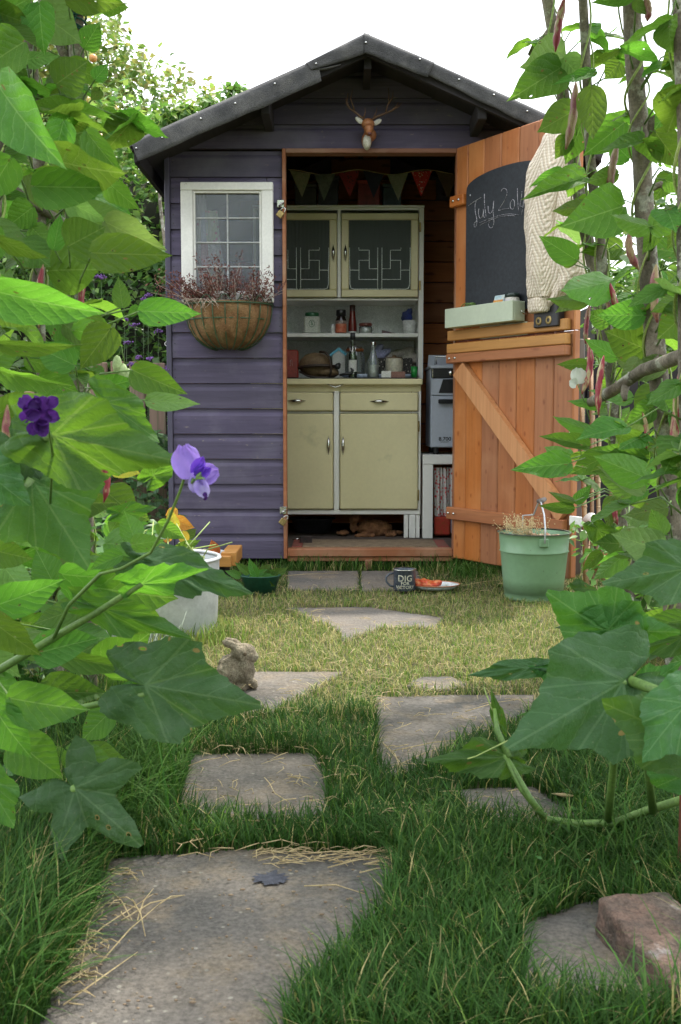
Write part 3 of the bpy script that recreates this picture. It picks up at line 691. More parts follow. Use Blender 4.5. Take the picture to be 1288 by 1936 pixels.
# ---------------- knitted jumper over the door ----------------
def knit(name):
    b = NB(name); tc = b.n('TexCoord'); sx = b.n('SeparateXYZ'); b.l(tc.outputs['UV'], sx.inputs[0]); u, v = sx.outputs[0], sx.outputs[1]
    # chevrons down the middle of each panel, ropes between them
    uu = b.math('ABSOLUTE', b.math('SUBTRACT', b.math('FRACT', b.math('MULTIPLY', u, 4.0)), .5))
    ch = b.math('SINE', b.math('MULTIPLY', b.math('ADD', v, b.math('MULTIPLY', uu, .28)), 150.0))
    rib = b.math('SINE', b.math('MULTIPLY', u, 190.0)); st = b.math('SINE', b.math('MULTIPLY', v, 520.0))
    rope = b.math('MULTIPLY', b.math('LESS_THAN', uu, .13), b.math('SINE', b.math('ADD', b.math('MULTIPLY', v, 260.0), b.math('MULTIPLY', u, 60))))
    h = b.math('ADD', b.math('ADD', b.math('MULTIPLY', ch, 1.4), b.math('MULTIPLY', rope, 1.2)), b.math('MULTIPLY', b.math('ADD', rib, st), .35))
    col = b.mix(b.ramp(h, -.4, 1.2), (.62,.52,.41), (.78,.70,.59)); n1 = b.noise(b.coord(), 6, 3)
    col = b.mix(b.math('MULTIPLY', b.ramp(n1, .4, .7), .3), col, (.68,.57,.46))
    return b.done(b.principled(col, .9, b.bump(h, .45, .004), 0, .1))
m_knit = knit('cream_cable_knit')
def uvloft(name, secs, parent, seg=36, wob=None, usc=1.0):
    m = MB(); vs = []
    n = len(secs)
    for i, (c, a, b) in enumerate(secs):
        for k in range(seg+1):
            th = 2*math.pi*k/seg; f = wob(i/(n-1), th) if wob else 1
            vs.append(Vector(c)+Vector(a)*math.cos(th)*f+Vector(b)*math.sin(th)*f)
    fs = [(i*(seg+1)+k, i*(seg+1)+k+1, (i+1)*(seg+1)+k+1, (i+1)*(seg+1)+k) for i in range(n-1) for k in range(seg)]
    fs += [tuple(range(seg-1,-1,-1)), tuple((n-1)*(seg+1)+k for k in range(seg))]
    vs = [v+Vector((1,1,.4))*.009*noise.noise(Vector((v.x*11, v.y*11, v.z*8)))+Vector((1,1,0))*.004*noise.noise(v*30) if i % (seg+1) not in (0, seg) else v for i, v in enumerate(vs)]
    m.add(vs, fs, True); me = m.mesh(name, m_knit)
    uv = me.uv_layers.new(name='UVMap'); zs_ = [sum((Vector(vs[i*(seg+1)+k]) for k in range(seg)), Vector())/seg for i in range(n)]
    cum = [0]
    for i in range(1, n): cum.append(cum[-1]+(zs_[i]-zs_[i-1]).length)
    for lp in me.loops:
        vi = lp.vertex_index; uv.data[lp.index].uv = ((vi % (seg+1))/seg*usc, cum[min(vi//(seg+1), n-1)])
    o = bpy.data.objects.new(name, me); COL.objects.link(o); o.parent = parent; return o
ju = dthing('jumper', 'cream cable knit jumper hanging over the top corner of the open door', 'jumper')
def sec(px0, px1, py, off, dep):
    a, z = DL(px0, py, off); b, _ = DL(px1, py, off); return ((a+b)/2, off, z), ((b-a)/2, 0, 0), (0, dep, 0)
def dense(secs, k=3):
    out = []
    for i in range(len(secs)-1):
        for q_ in range(k):
            t = q_/k; t = t*t*(3-2*t)*.3+t*.7; out.append(tuple(tuple(Vector(a).lerp(Vector(b), t)) for a, b in zip(secs[i], secs[i+1])))
    out.append(secs[-1]); return out
sl = [sec(1042,1064,243,-.045,.012), sec(1030,1068,262,-.05,.03), sec(1014,1069,300,-.055,.040), sec(1006,1066,330,-.06,.045), sec(999,1058,380,-.06,.046), sec(997,1054,430,-.06,.045), sec(998,1050,490,-.06,.043), sec(999,1047,530,-.06,.040), sec(1000,1040,560,-.06,.034), sec(1002,1037,566,-.06,.030)]
wb = lambda s, th: 1+.09*math.sin(3*th+s*9)+.06*math.sin(5*th-s*14)+.035*math.sin(s*34+2*math.sin(s*11))*math.cos(th)
uvloft('sleeve', dense(sl), ju, wob=wb)
cf = [sec(1001,1036,566.5,-.06,.028), sec(1000,1035,578,-.06,.029), sec(1001.5,1034,591,-.06,.028), sec(1004,1032,593,-.06,.022)]
cfo = uvloft('cuff', dense(cf), ju, wob=lambda s, th: 1+.035*math.sin(22*th))
bd_ = [sec(1052,1075,245,-.012,.02), sec(1052,1080,275,-.02,.035), sec(1050,1088,320,-.02,.045), sec(1050,1094,400,-.025,.05), sec(1046,1100,450,-.025,.05), sec(1042,1108,500,-.03,.05), sec(1038,1106,530,-.03,.045), sec(1036,1090,552,-.03,.04), sec(1036,1062,572,-.03,.03), sec(1036,1048,582,-.03,.02)]
uvloft('jumper_body', dense(bd_), ju, wob=lambda s, th: 1+.14*math.sin(3*th+s*6)+.08*math.sin(6*th+s*11))

# ---------------- wall basket with a dried plant ----------------
bc = P(433, 583, YW-.014); BR = .195; BH = .185
wbk = thing('wall_basket', 'half round wire wall basket lined with brown coir under the window', 'basket', bc)
lin = MB(); prof = [(max(.02, BR*math.cos(t)**.75), -BH*math.sin(t)) for t in [k*R(86)/12 for k in range(13)]]
m_ = MB().lathe([(BR*.95, .022)]+prof, bc, 48, sx=1, sy=.85, a0=R(180), a1=R(360))
vs = []
for v in m_.v:
    d = Vector(v)-bc; vs.append(tuple(bc + d*(1+.05*noise.noise(Vector(v)*26)+.02*noise.noise(Vector(v)*80))))
m_.v = vs
m_coir = M('coir_liner', (.28,.16,.07), (.19,.095,.037), .95, 16, (1,1,1), 8, bump=1.0, bscale=140, bd=.006, rand=0, dirt=(.17,.13,.05), dirtscale=10)
part('coir_liner', m_, m_coir, wbk)
m_wire = M('green_wire', (.045,.10,.045), (.03,.07,.03), .45, 20)
def ring(r, dz, rad=.0032): 
    return MB().tube([bc+Vector((r*math.cos(t), r*.85*math.sin(t), dz)) for t in [math.pi+k*math.pi/24 for k in range(25)]], rad, 6)
part('wire_ring', ring(BR*1.035, .012, .004), m_wire, wbk); part('wire_ring', ring(BR*.955, -.055), m_wire, wbk); part('wire_ring', ring(BR*.33, -BH*.98), m_wire, wbk)
for k in range(11):
    t = math.pi+ (k+.5)*math.pi/11; tw = .0
    pts = [bc+Vector((math.cos(t)*BR*1.03*math.cos(a)**.72, math.sin(t)*.85*BR*1.03*math.cos(a)**.72, -BH*1.02*math.sin(a)+.012*(1-a))) for a in [j*R(80)/8 for j in range(9)]]
    part('wire_rib', MB().tube(pts, .0026, 5), m_wire, wbk)
m = MB()
for k in range(7):
    t0 = math.pi+(k+.3)*math.pi/7.4
    m.tube([bc+Vector((BR*1.03*math.cos(t0+s*.32), BR*.87*math.sin(t0+s*.32), .012+.035*math.sin(s*math.pi))) for s in [j/6 for j in range(7)]], .0022, 5)
part('wire_scallop', m, m_wire, wbk)
dp = thing('dried_plant', 'dry reddish brown twiggy plant spilling over the wire wall basket', 'plant', bc)
st = MB(); lf = []
rr = random.Random(5)
m = MB()
for k in range(88):
    a = rr.uniform(math.pi*1.02, math.pi*1.98); x0 = rr.uniform(-.17,.15); base = bc+Vector((x0, -rr.uniform(.02,.13), .005))
    h = rr.uniform(.05,.15) if abs(x0+.01) > .06 else rr.uniform(.08,.22)
    d = Vector((x0*.55+rr.uniform(-.07,.05), -rr.uniform(.0,.06), h)); pts = [base+d*s+Vector((0,0,-.03*s*s)) for s in (0,.35,.7,1)]
    st.tube(pts, [.0013,.0011,.0009,.0006], 4)
    for q_ in range(26):
        s = rr.uniform(.3,1.05); p = base+d*s+Vector((rr.gauss(0,.011), rr.gauss(0,.011), rr.gauss(0,.010)))
        e = Vector((rr.gauss(0,1), rr.gauss(0,1), rr.gauss(0,1))).normalized()*rr.uniform(.005,.011); f = e.orthogonal().normalized()*rr.uniform(.0025,.0045)
        m.add([p-e, p+f, p+e, p-f], [(0,1,2,3)])
for k in range(20):
    x0 = rr.uniform(-.17,-.02); base = bc+Vector((x0,-.15,.01)); st.tube([base, base+Vector((-.02,-.03,.015)), base+Vector((rr.uniform(-.06,.02),-.04,rr.uniform(-.05,.02)))], .0011, 4)
part('twigs', st, M('pale_dry_twig', (.50,.40,.32), (.38,.28,.22), .8, 20), dp, kind='stuff')
part('dry_leaves', m, M('dry_red_leaf', (.19,.06,.04), (.10,.04,.03), .8, 30), dp, kind='stuff')

# ---------------- stag head on the gable ----------------
def remesh(mb, name, mat, vox=.004, disp=0, fr=30, smooth=True):
    me = mb.mesh(name, mat); ob = bpy.data.objects.new('tmp', me); COL.objects.link(ob)
    md = ob.modifiers.new('r', 'REMESH'); md.mode = 'VOXEL'; md.voxel_size = vox; md.use_smooth_shade = smooth
    ms = ob.modifiers.new('s', 'SMOOTH'); ms.factor = .6; ms.iterations = 3
    dg = bpy.context.evaluated_depsgraph_get(); m2 = bpy.data.meshes.new_from_object(ob.evaluated_get(dg)); bpy.data.objects.remove(ob)
    if disp:
        for v in m2.vertices: v.co += v.normal*disp*(noise.noise(v.co*fr)+.5*noise.noise(v.co*fr*2.3))
    m2.materials.clear(); m2.materials.append(mat); m2.name = name
    for p in m2.polygons: p.use_smooth = smooth
    return m2
def addmesh(name, me, parent=None, loc=(0,0,0)):
    o = bpy.data.objects.new(name, me); COL.objects.link(o); o.parent = parent; o.location = loc; return o
sc0 = P(695, 250, 4.90); u_ = 1/418.0
stag = thing('stag_head', 'small brown toy stag head with pale chin mounted over the doorway', 'ornament', sc0)
def sp(px, py, dy=0): return Vector(((px-695)*u_, dy, (250-py)*u_))
hm = MB().blob(sp(696,236), (.030,.030,.026)).blob(sp(697,248,-.03), (.022,.035,.022)).blob(sp(697,258,-.055), (.013,.020,.012)).blob(sp(694,262,.03), (.024,.045,.036)).blob(sp(700,250,.05), (.03,.03,.03))
addmesh('head', remesh(hm, 'head', M('tan_plastic_fur', (.38,.155,.06), (.28,.10,.035), .5, 20, rand=0), .004), stag)
nk = MB().blob(sp(694,268,.0), (.019,.030,.034)); addmesh('chin', nk.mesh('chin', M('pale_fur', (.62,.60,.50), (.52,.50,.42), .6, 20, rand=0)), stag)
addmesh('nose', MB().blob(sp(698,260,-.070), (.009,.007,.007)).mesh('nose', M('dark_nose', (.10,.02,.015), None, .3, 9)), stag)
for px, py, a, in ((680,229,-52),(713,232,58)):
    me = MB().blob((0,0,0), (.011,.005,.022), M=Matrix.Rotation(R(a),4,'Y')); addmesh('ear', me.mesh('ear', M('ear_lining', (.60,.58,.50), None, .6, 20)), stag, sp(px,py,.0))
for px, s in ((690,-1),(704,1)): addmesh('eye', MB().blob((0,0,0), (.004,.003,.004)).mesh('eye', m_black), stag, sp(px,243,-.026))
for pts, tines in (([(690,228),(682,222),(672,214),(662,207),(657,196),(659,180)], [((672,214),(664,190),(668,172)), ((662,207),(656,199),(655,188)), ((688,224),(691,214),(690,205))]),
                   ([(702,228),(712,222),(728,216),(740,211),(748,203),(752,196)], [((728,216),(734,195),(733,170)), ((740,211),(752,204),(758,197)), ((706,224),(711,214),(712,206)), ((733,200),(741,188),(742,176))])):
    m = MB().tube([sp(*p) for p in pts], [.006,.0055,.005,.0042,.003,.0015], 7)
    for t in tines: m.tube([sp(*p) for p in t], [.0038,.0028,.001], 6)
    part('antler', m, M('brown_antler', (.15,.075,.038), (.09,.045,.025), .5, 20), stag, False)
# ================= kitchen cabinet =================
YL, YU = 5.50, 5.70; FZ = .0902
def X(px, Y): return P(px, 790, Y).x
def Zp(py, Y): return P(690, py, Y).z
cab = thing('kitchen_cabinet', 'cream and white vintage kitchen cabinet with etched glass doors inside the shed', 'cabinet', (X(636,YL), YL, FZ))
cx1 = X(796, YL); cxm = X(636.5, YL); cx0 = 2*cxm-cx1; YBK = 6.0
ztop = Zp(728, YL); zbot = Zp(972, YL)
# lower carcass
m = MB().bbox(cx0, cx0+.018, YL+.004, YBK, zbot, ztop, .002).bbox(cx1-.014, cx1, YL+.004, YBK, zbot, ztop, .002).box(cx0+.019, cx1-.019, YBK-.01, YBK-.002, zbot, ztop).box(cx0+.019, cx1-.019, YL+.01, YBK-.011, zbot+.002, zbot+.014)
part('side_panels', m, m_cabwhite, cab)
dz0, dz1 = Zp(963, YL), Zp(782, YL); wz0, wz1 = Zp(777.5, YL), Zp(742, YL)
m = MB().bbox(cx0, cx1-.0005, YL-.004, YL+.003, zbot-.001, dz0-.003, .0015).bbox(X(631.5,YL), X(641.5,YL), YL-.004, YL+.003, dz0-.0025, ztop-.03, .0015)
m.bbox(X(641.8,YL), cx1-.0006, YL-.003, YL+.003, dz1+.003, wz0-.003, .001).bbox(cx0, X(631.2,YL), YL-.003, YL+.003, dz1+.003, wz0-.003, .001).bbox(X(792,YL), cx1-.0007, YL-.0035, YL+.003, dz0-.0024, ztop-.031, .001)
part('face_frame', m, m_cabwhite, cab)
part('apron', MB().bbox(cx0+.002, cx1-.002, YL-.002, YL+.002, wz1+.003, ztop+.006, .001), m_cream, cab)
# legs and plinth pieces
for a, b in ((765,773),(774.5,787),(788,795)):
    part('leg', MB().bbox(X(a,YL), X(b,YL), YL+.0 if a!=774.5 else YL-.006, YL+.02, FZ, zbot-.003, .002), m_cabwhite, cab)
part('leg', MB().bbox(cx0+.01, cx0+.05, YL, YL+.03, FZ, zbot-.003, .002), m_cabwhite, cab)
for x in (cx0+.01, cx1-.05): part('leg', MB().bbox(x, x+.04, YBK-.05, YBK-.01, FZ, zbot-.003, .002), m_cabwhite, cab)
def handle(parent, c, L_, horiz=False, r=.0085):
    pts = []
    for k in range(11):
        s = k/10; d = (s-.5)*L_; pts.append(Vector((c[0]+(d if horiz else 0), c[1]-.014*math.sin(math.pi*s), c[2]+(0 if horiz else d))))
    part('handle', MB().tube(pts, [max(.0012, r*math.sin(math.pi*k/10)) for k in range(11)], 8), m_chrome, parent)
def panel_door(name, x0, x1, z0, z1, y, hpx=None):
    o = part(name, MB().bbox(x0, x1, y-.020, y-.0045, z0, z1, .007), m_cream, cab); return o
xa0, xa1 = X(641.5,YL)+.002, X(791,YL); xb1 = X(630.5,YL); xb0 = cx0+.004
d1 = panel_door('cupboard_door', xa0, xa1, dz0, dz1, YL); handle(d1, (X(648.8,YL), YL-.020, Zp(842,YL)), .095)
d2 = panel_door('cupboard_door', xb0, xb1, dz0, dz1, YL); handle(d2, (X(621.6,YL), YL-.020, Zp(842,YL)), .095)
d3 = panel_door('drawer', xa0, xa1, wz0, wz1, YL); handle(d3, (X(717,YL), YL-.020, Zp(759,YL)), .095, True)
d4 = panel_door('drawer', xb0, xb1, wz0, wz1, YL); handle(d4, (X(561,YL), YL-.020, Zp(758,YL)), .095, True)
for d, zs_ in ((d1, (806, 936)),):
    for py in zs_: part('hinge', MB().bbox(X(791.3,YL), X(793.4,YL), YL-.012, YL-.004, Zp(py+10,YL), Zp(py-10,YL), .001).tube([(X(791.2,YL), YL-.014, Zp(py+10,YL)), (X(791.2,YL), YL-.014, Zp(py-10,YL))], .003, 6), m_brass, d)
# pull out deck with rolled lip and wire pull
zdt = Zp(714.5, YL-.04)
dk = part('work_top', MB().bbox(cx0-.004, cx1+.006, YL-.040, YBK-.03, Zp(727.5,YL-.04), zdt-.004, .005), m_cream, cab)
part('tray_edge', MB().box(cx0+.01, cx1-.02, YL-.030, YBK-.04, zdt-.0035, zdt+.002), m_black, cab)
part('pull', MB().tube([(X(620,5.44), YL-.046, Zp(726,5.44)), (X(625,5.44), YL-.055, Zp(729,5.44)), (X(634,5.44), YL-.058, Zp(732,5.44)), (X(644,5.44), YL-.055, Zp(729,5.44)), (X(649,5.44), YL-.046, Zp(726,5.44))], .0028, 6), m_chrome, dk)
# upper part
ux1 = X(799.5, YU); uxm = X(641.5, YU); ux0 = 2*X(640,YU)-ux1; uzt = Zp(393, YU); uzb = Zp(568, YU)
m = MB().bbox(ux0, ux0+.016, YU+.001, YBK, zdt+.003, uzt, .002).bbox(X(790,YU), ux1, YU-.002, YBK, zdt+.003, uzt, .002).bbox(ux0-.002, ux1+.002, YU-.004, YBK, uzt+.0005, uzt+.014, .003)
part('side_panels', m, m_cabwhite, cab)
part('back_panel', MB().box(ux0+.017, X(789.5,YU), YBK-.012, YBK-.004, zdt+.003, uzt-.001), m_inside, cab)
zsh = Zp(630, YU); part('shelf', MB().bbox(ux0+.017, X(789.5,YU), YU, YBK-.013, Zp(637.3,YU), zsh, .002), m_cabwhite, cab)
part('cupboard_base', MB().bbox(ux0+.017, X(789.5,YU), YU-.001, YBK-.013, uzb, Zp(563.8,YU), .002), m_cabwhite, cab)
part('face_frame', MB().bbox(X(638.5,YU), X(644.5,YU), YU-.003, YU+.01, Zp(563,YU), uzt-.012, .001).bbox(ux0+.017, X(789.5,YU), YU-.002, YU+.01, uzt-.0115, uzt-.001, .001), m_cabwhite, cab)
m_rib = NB('reeded_dark_glass'); _b = m_rib; _tc = _b.coord((1,1,1), jitter=False); _sx = _b.n('SeparateXYZ'); _b.l(_tc, _sx.inputs[0])
_h = _b.math('SINE', _b.math('MULTIPLY', _sx.outputs[0], 900.0)); m_rib = _b.done(_b.principled((.055,.068,.062), .25, _b.bump(_h, .5, .002), 0, .5))
m_etch = M('etched_white_line', (.90,.94,.92), (.60,.66,.64), .5, 250, lo=.45, hi=.55, rand=0, fine=0)
def glazed(x0, x1, pat, hx):
    z0, z1 = Zp(562.7,YU), Zp(404,YU); y = YU-.005; g0, g1, h0, h1 = x0+.039, x1-.039, Zp(548.5,YU), Zp(417,YU)
    m = MB().bbox(x0, x1, y-.018, y, z0, h0, .004).bbox(x0, x1, y-.018, y, h1, z1, .004).bbox(x0, g0, y-.0178, y-.0002, h0+.0004, h1-.0004, .004).bbox(g1, x1, y-.0178, y-.0002, h0+.0004, h1-.0004, .004)
    d = part('glazed_door', m, m_cream, cab)
    part('glass', MB().box(g0+.0003, g1-.0003, y-.008, y-.004, h0+.0006, h1-.0006), m_rib, d)
    m = MB(); W = g1-g0; H = h1-h0
    f = lambda a, b: Vector((g0+W*(a-455)/440, y-.0086, h1-H*(b-445)/495))
    half = [[(460,640),(459,720),(462,800),(462,900),(470,928),(490,935),(671,935)], [(462,800),(525,800)], [(525,640),(527,658),(600,658),(600,790),(660,790)], [(600,730),(527,730),(527,866),(660,866)], [(660,640),(660,935)]]
    for s in half:
        m.tube([f(*p) for p in s], .0034, 6, squash=.6); m.tube([f(1350-p[0], p[1]) for p in s], .0034, 6, squash=.6)
    part('etched_pattern', m, m_etch, d)
    handle(d, (hx, y-.018, Zp(480,YU)), .090); return d
da = glazed(X(645.5,YU), X(789,YU), None, X(653,YU)); w_ = X(789,YU)-X(645.5,YU)
db = glazed(X(637.5,YU)-w_, X(637.5,YU), None, X(630.5,YU))
for py in (430, 540): part('hinge', MB().bbox(X(790.5,YU), X(794,YU), YU-.010, YU-.003, Zp(py+9,YU), Zp(py-9,YU), .001), m_brass, da)

# ---- things on the shelf
def pot(name, label, cat, px, w, top, Y, zb, parts, group=None, sx=1):
    """parts: (name, material, [(r fraction, height fraction)...])"""
    x = X(px, Y); zt = P(px, top, Y).z; r = w/2*Y/F; h = zt-zb
    t = thing(name, label, cat, (x, Y, zb), 0, group)
    for pn, mt, pr in parts:
        part(pn, MB().lathe([(a*r, b*h) for a, b in pr], (0,0,0), 20, sy=sx), mt, t, False)
    return t, x, r, h
m_tin = M('cream_printed_tin', (.55,.56,.50), (.48,.50,.44), .35, 15, rand=0); m_green = M('dark_green_enamel', (.02,.12,.05), (.015,.08,.035), .35, 9, rand=0)
Ys = 5.78; zb = zsh+.0006
tx = X(590.5,Ys); tzt = P(590,593,Ys).z; tw = 15*Ys/F
t = thing('tea_caddy', 'square cream tea caddy with green lid and oval green crest on the shelf', 'caddy', (tx, Ys, zb))
part('body', MB().bbox(tx-tw, tx+tw, Ys-tw, Ys+tw, zb, P(590,599,Ys).z, .008), m_tin, t)
part('lid', MB().lathe([(tw*.85, P(590,599,Ys).z+.0005), (tw*.9, tzt-.002), (tw*.8, tzt+.005), (0, tzt+.006)], (tx,Ys,0), 20), m_green, t)
cz = P(590,613,Ys).z; m = MB().lathe([(.0165,.0),(.019,.0)], (tx,Ys-tw-.0012,cz), 24, sx=.8, M=Matrix.Rotation(R(90),4,'X')); part('oval_crest', m, m_green, t)
m = MB(); text_mb(m, 'S', .026, lambda a,b,c: (tx+a, Ys-tw-.0014-c, cz+b), bold=.0006); part('lettering', m, m_green, t)
m_glass = glassmat('clear_jar_glass', (.90,.94,.92), .04, .06, (.62,.68,.68), .16)
m_white2 = M('white_contents', (.72,.72,.68), (.62,.62,.58), .8, 30, rand=0); m_cer = M('white_ceramic', (.70,.72,.70), None, .25, 5, rand=0)
pot('salt_shaker', 'small white salt shaker between the tea caddy and the dark jar', 'shaker', 629.5, 10, 612, Ys, zb, [('body', m_cer, [(0,0),(1,0),(.95,.1),(.72,.8)]), ('cap', m_steel, [(.73,.81),(.75,.95),(.4,1),(0,1)])])
t, x, r, h = pot('coffee_jar', 'dark glass coffee jar with a red and white label on the shelf', 'jar', 645, 21, 586, Ys, zb, [('body', M('dark_coffee_glass', (.02,.012,.010), None, .15, 5, rand=0), [(0,0),(.95,0),(1,.05),(1,.55),(.7,.74)]), ('lid', m_black, [(.72,.745),(.88,.76),(.88,.98),(.8,1),(0,1)])])
part('label', MB().lathe([(r*1.01,h*.06),(r*1.01,h*.42)], (0,0,0), 16, a0=R(190), a1=R(350)), M('red_label', (.50,.07,.03), (.60,.22,.12), .5, 60, rand=0), t, False)
part('label_band', MB().lathe([(r*1.01,h*.425),(r*1.0,h*.55)], (0,0,0), 16, a0=R(190), a1=R(350)), M('pale_band', (.40,.35,.33), (.12,.06,.05), .5, 120, rand=0), t, False)
t, x, r, h = pot('sauce_bottle', 'tall dark red sauce bottle standing right of the coffee jar', 'bottle', 666.5, 17, 577, Ys+.02, zb, [('body', M('tomato_sauce_glass', (.14,.016,.012), None, .18, 5, rand=0), [(0,0),(.95,0),(1,.05),(.95,.35),(.7,.6),(.6,.8)]), ('cap', M('dark_red_cap', (.05,.012,.012), None, .4, 5), [(.62,.81),(.66,.99),(.5,1),(0,1)])])
part('label', MB().lathe([(r*1.02,h*.02),(r*1.02,h*.10)], (0,0,0), 16, a0=R(190), a1=R(350)), m_cer, t, False)
t, x, r, h = pot('clip_jar', 'squat glass clip top jar with rust red lid on the shelf', 'jar', 691, 25, 611, Ys, zb, [('glass_body', m_glass, [(0,.01),(.95,.01),(1,.06),(1,.62),(.85,.70)]), ('contents', m_white2, [(0,.05),(.88,.05),(.9,.5),(0,.52)]), ('lid', M('rust_red_lid', (.20,.05,.03), (.13,.04,.03), .35, 9), [(.9,.71),(.98,.74),(1,.92),(.9,1),(0,1)])])
part('wire_clip', MB().tube([(r*.95,0,h*.85),(r*1.2,0,h*.8),(r*1.2,0,h*.35),(r*1.0,0,h*.3)], .0016, 5), m_chrome, t, False)
tb = thing('paint_tube', 'flat dark tube lying on the shelf left of the white mug', 'tube', (X(735,Ys), Ys, zb))
part('tube', MB().prism([(X(721,Ys), zb), (X(748,Ys), zb), (X(747,Ys), zb+.005), (X(722,Ys), zb+.021)], Ys-.015, Ys+.015), M('dark_plum_plastic', (.06,.025,.04), (.12,.04,.03), .4, 20), tb)
t, x, r, h = pot('white_mug', 'white china mug holding a crumpled blue cloth at the shelf end', 'mug', 773, 24, 606, Ys, zb, [('body', m_cer, [(0,0),(.8,0),(.92,.05),(1,1),(.92,1),(.85,.1),(0,.08)])])
part('handle', MB().tube([(r*.95,0,h*.85),(r*1.35,0,h*.75),(r*1.35,0,h*.4),(r*.9,0,h*.2)], .003, 6), m_cer, t, False)
bt = thing('blue_cloth', 'crumpled royal blue cloth stuffed in the white mug on the shelf', 'cloth', (X(772,Ys), Ys, zb+h))
addmesh('cloth', remesh(MB().blob((-.01,0,.012), (.032,.025,.02)).blob((-.018,0,.026),(.02,.016,.022)).blob((.002,0,.042),(.017,.012,.022)).blob((.012,0,.054),(.008,.008,.014)), 'cloth', M('royal_blue_cloth', (.012,.025,.16), (.02,.03,.08), .8, 20), .004, .004, 60), bt)
# ---- things on the work top
zd = zdt+.0028; Yd = 5.62
t = thing('red_tin', 'tall red tin with pale lettering beside the door jamb', 'tin', (X(555,Yd), Yd, zd))
part('tin', MB().bbox(X(538,Yd), X(565,Yd), Yd-.04, Yd+.04, zd, P(560,662,Yd).z, .006), M('red_tin_paint', (.30,.045,.03), (.24,.035,.025), .4, 9), t)
part('white_emblem', MB().tube([P(549,692,Yd-.0415), P(549,681,Yd-.0415), P(552,680,Yd-.0415), P(553,692,Yd-.0415)], .0022, 5, squash=.3), m_cer, t)
# trug
c = P(600, 713, Yd); c.z = zd
t = thing('garden_trug', 'oval brown wooden trug standing on end with a curved dark handle', 'basket', c)
m_trug = M('brown_trug_slats', (.19,.125,.06), (.13,.08,.04), .7, 14, (1,1,3), rand=.05, bump=.3)
addmesh('trug_body', remesh(MB().blob((-.008,.01,.068), (.088,.055,.066), 20, 12).blob((.055,.0,.03), (.06,.05,.030)), 'trug_body', m_trug, .005, .002, 40), t)
m_band = M('dark_trug_band', (.035,.022,.016), (.05,.03,.02), .5, 20)
part('rim_band', MB().tube([(-.100,-.030,.052),(-.06,-.052,.060),(0,-.060,.064),(.05,-.055,.063),(.10,-.03,.060)], .008, 8), m_band, t, False)
part('rim_band', MB().tube([(-.09,-.02,.035),(-.05,-.045,.012),(.0,-.05,.004),(.05,-.045,.004),(.10,-.02,.018)], .005, 8), m_band, t, False)
part('hoop_handle', MB().tube([(.012,-.045,.134),(.04,-.050,.132),(.062,-.055,.110),(.072,-.058,.075),(.070,-.056,.03),(.062,-.05,.004)], .0055, 8), m_band, t, False)
part('knob', MB().blob((.105,-.04,.060), (.016,.014,.016)), m_black, t, False)
t = thing('bird_box', 'small white birdhouse ornament with a pale blue roof behind the trug', 'ornament', (X(640,5.8), 5.8, zd))
q_ = lambda px, py: (X(px,5.8), P(px,py,5.8).z)
part('house', MB().prism([q_(629,716), q_(652,716), q_(652,672), q_(640,661), q_(629,672)], 5.78, 5.84), m_white2, t)
m = MB().prism([q_(624,675), q_(640.5,663), q_(656,675), q_(656,669), q_(641,657), q_(624,670)], 5.775, 5.845); part('roof', m, M('sky_blue_paint', (.12,.45,.62), None, .5, 9), t)
part('entrance_hole', MB().lathe([(0,0),(.011,0)], (X(641,5.8), 5.7785, P(641,690,5.8).z), 16, M=Matrix.Rotation(R(90),4,'X')), m_black, t)
# swing top bottle
Yb = 5.60
t, x, r, h = pot('swing_top_bottle', 'clear glass bottle with wire clasp and black stopper in front of the preserving jar', 'bottle', 667, 17, 629, Yb, zd, [('glass_body', glassmat('green_bottle_glass', (.60,.70,.60), .04, .10), [(0,0),(.95,0),(1,.04),(1,.45),(.5,.65),(.36,.72),(.34,.84)]), ('stopper', m_black, [(.35,.845),(.55,.86),(.58,.99),(.4,1),(0,1)])])
part('wire_clasp', MB().tube([(-r*.45,-.004,h*.80),(-r*.6,-.012,h*.62),(0,-.016,h*.56),(r*.6,-.012,h*.62),(r*.45,-.004,h*.80)], .0014, 5).tube([(r*.5*math.cos(a*.6), -.002+r*.5*math.sin(a*.6), h*.7) for a in range(12)], .0012, 5), m_chrome, t, False)
part('paper_label', MB().lathe([(r*1.02,h*.14),(r*1.02,h*.40)], (0,0,0), 12, a0=R(210), a1=R(330)), m_white2, t, False)
t, x, r, h = pot('preserving_jar', 'large clear preserving jar with orange rubber seal, pasta inside', 'jar', 671, 37, 655, 5.74, zd, [('glass_body', m_glass, [(0,.0),(.95,0),(1,.04),(1,.66),(.8,.84)]), ('rubber_seal', M('orange_rubber', (.38,.11,.03), None, .5, 9), [(.82,.845),(.90,.85),(.90,.92),(.82,.925)]), ('glass_lid', m_glass, [(.80,.93),(.75,1),(0,1)]), ('contents', M('dry_pasta', (.45,.32,.12), (.55,.5,.42), .8, 40), [(0,.03),(.88,.03),(.9,.16),(.6,.22),(0,.26)])])
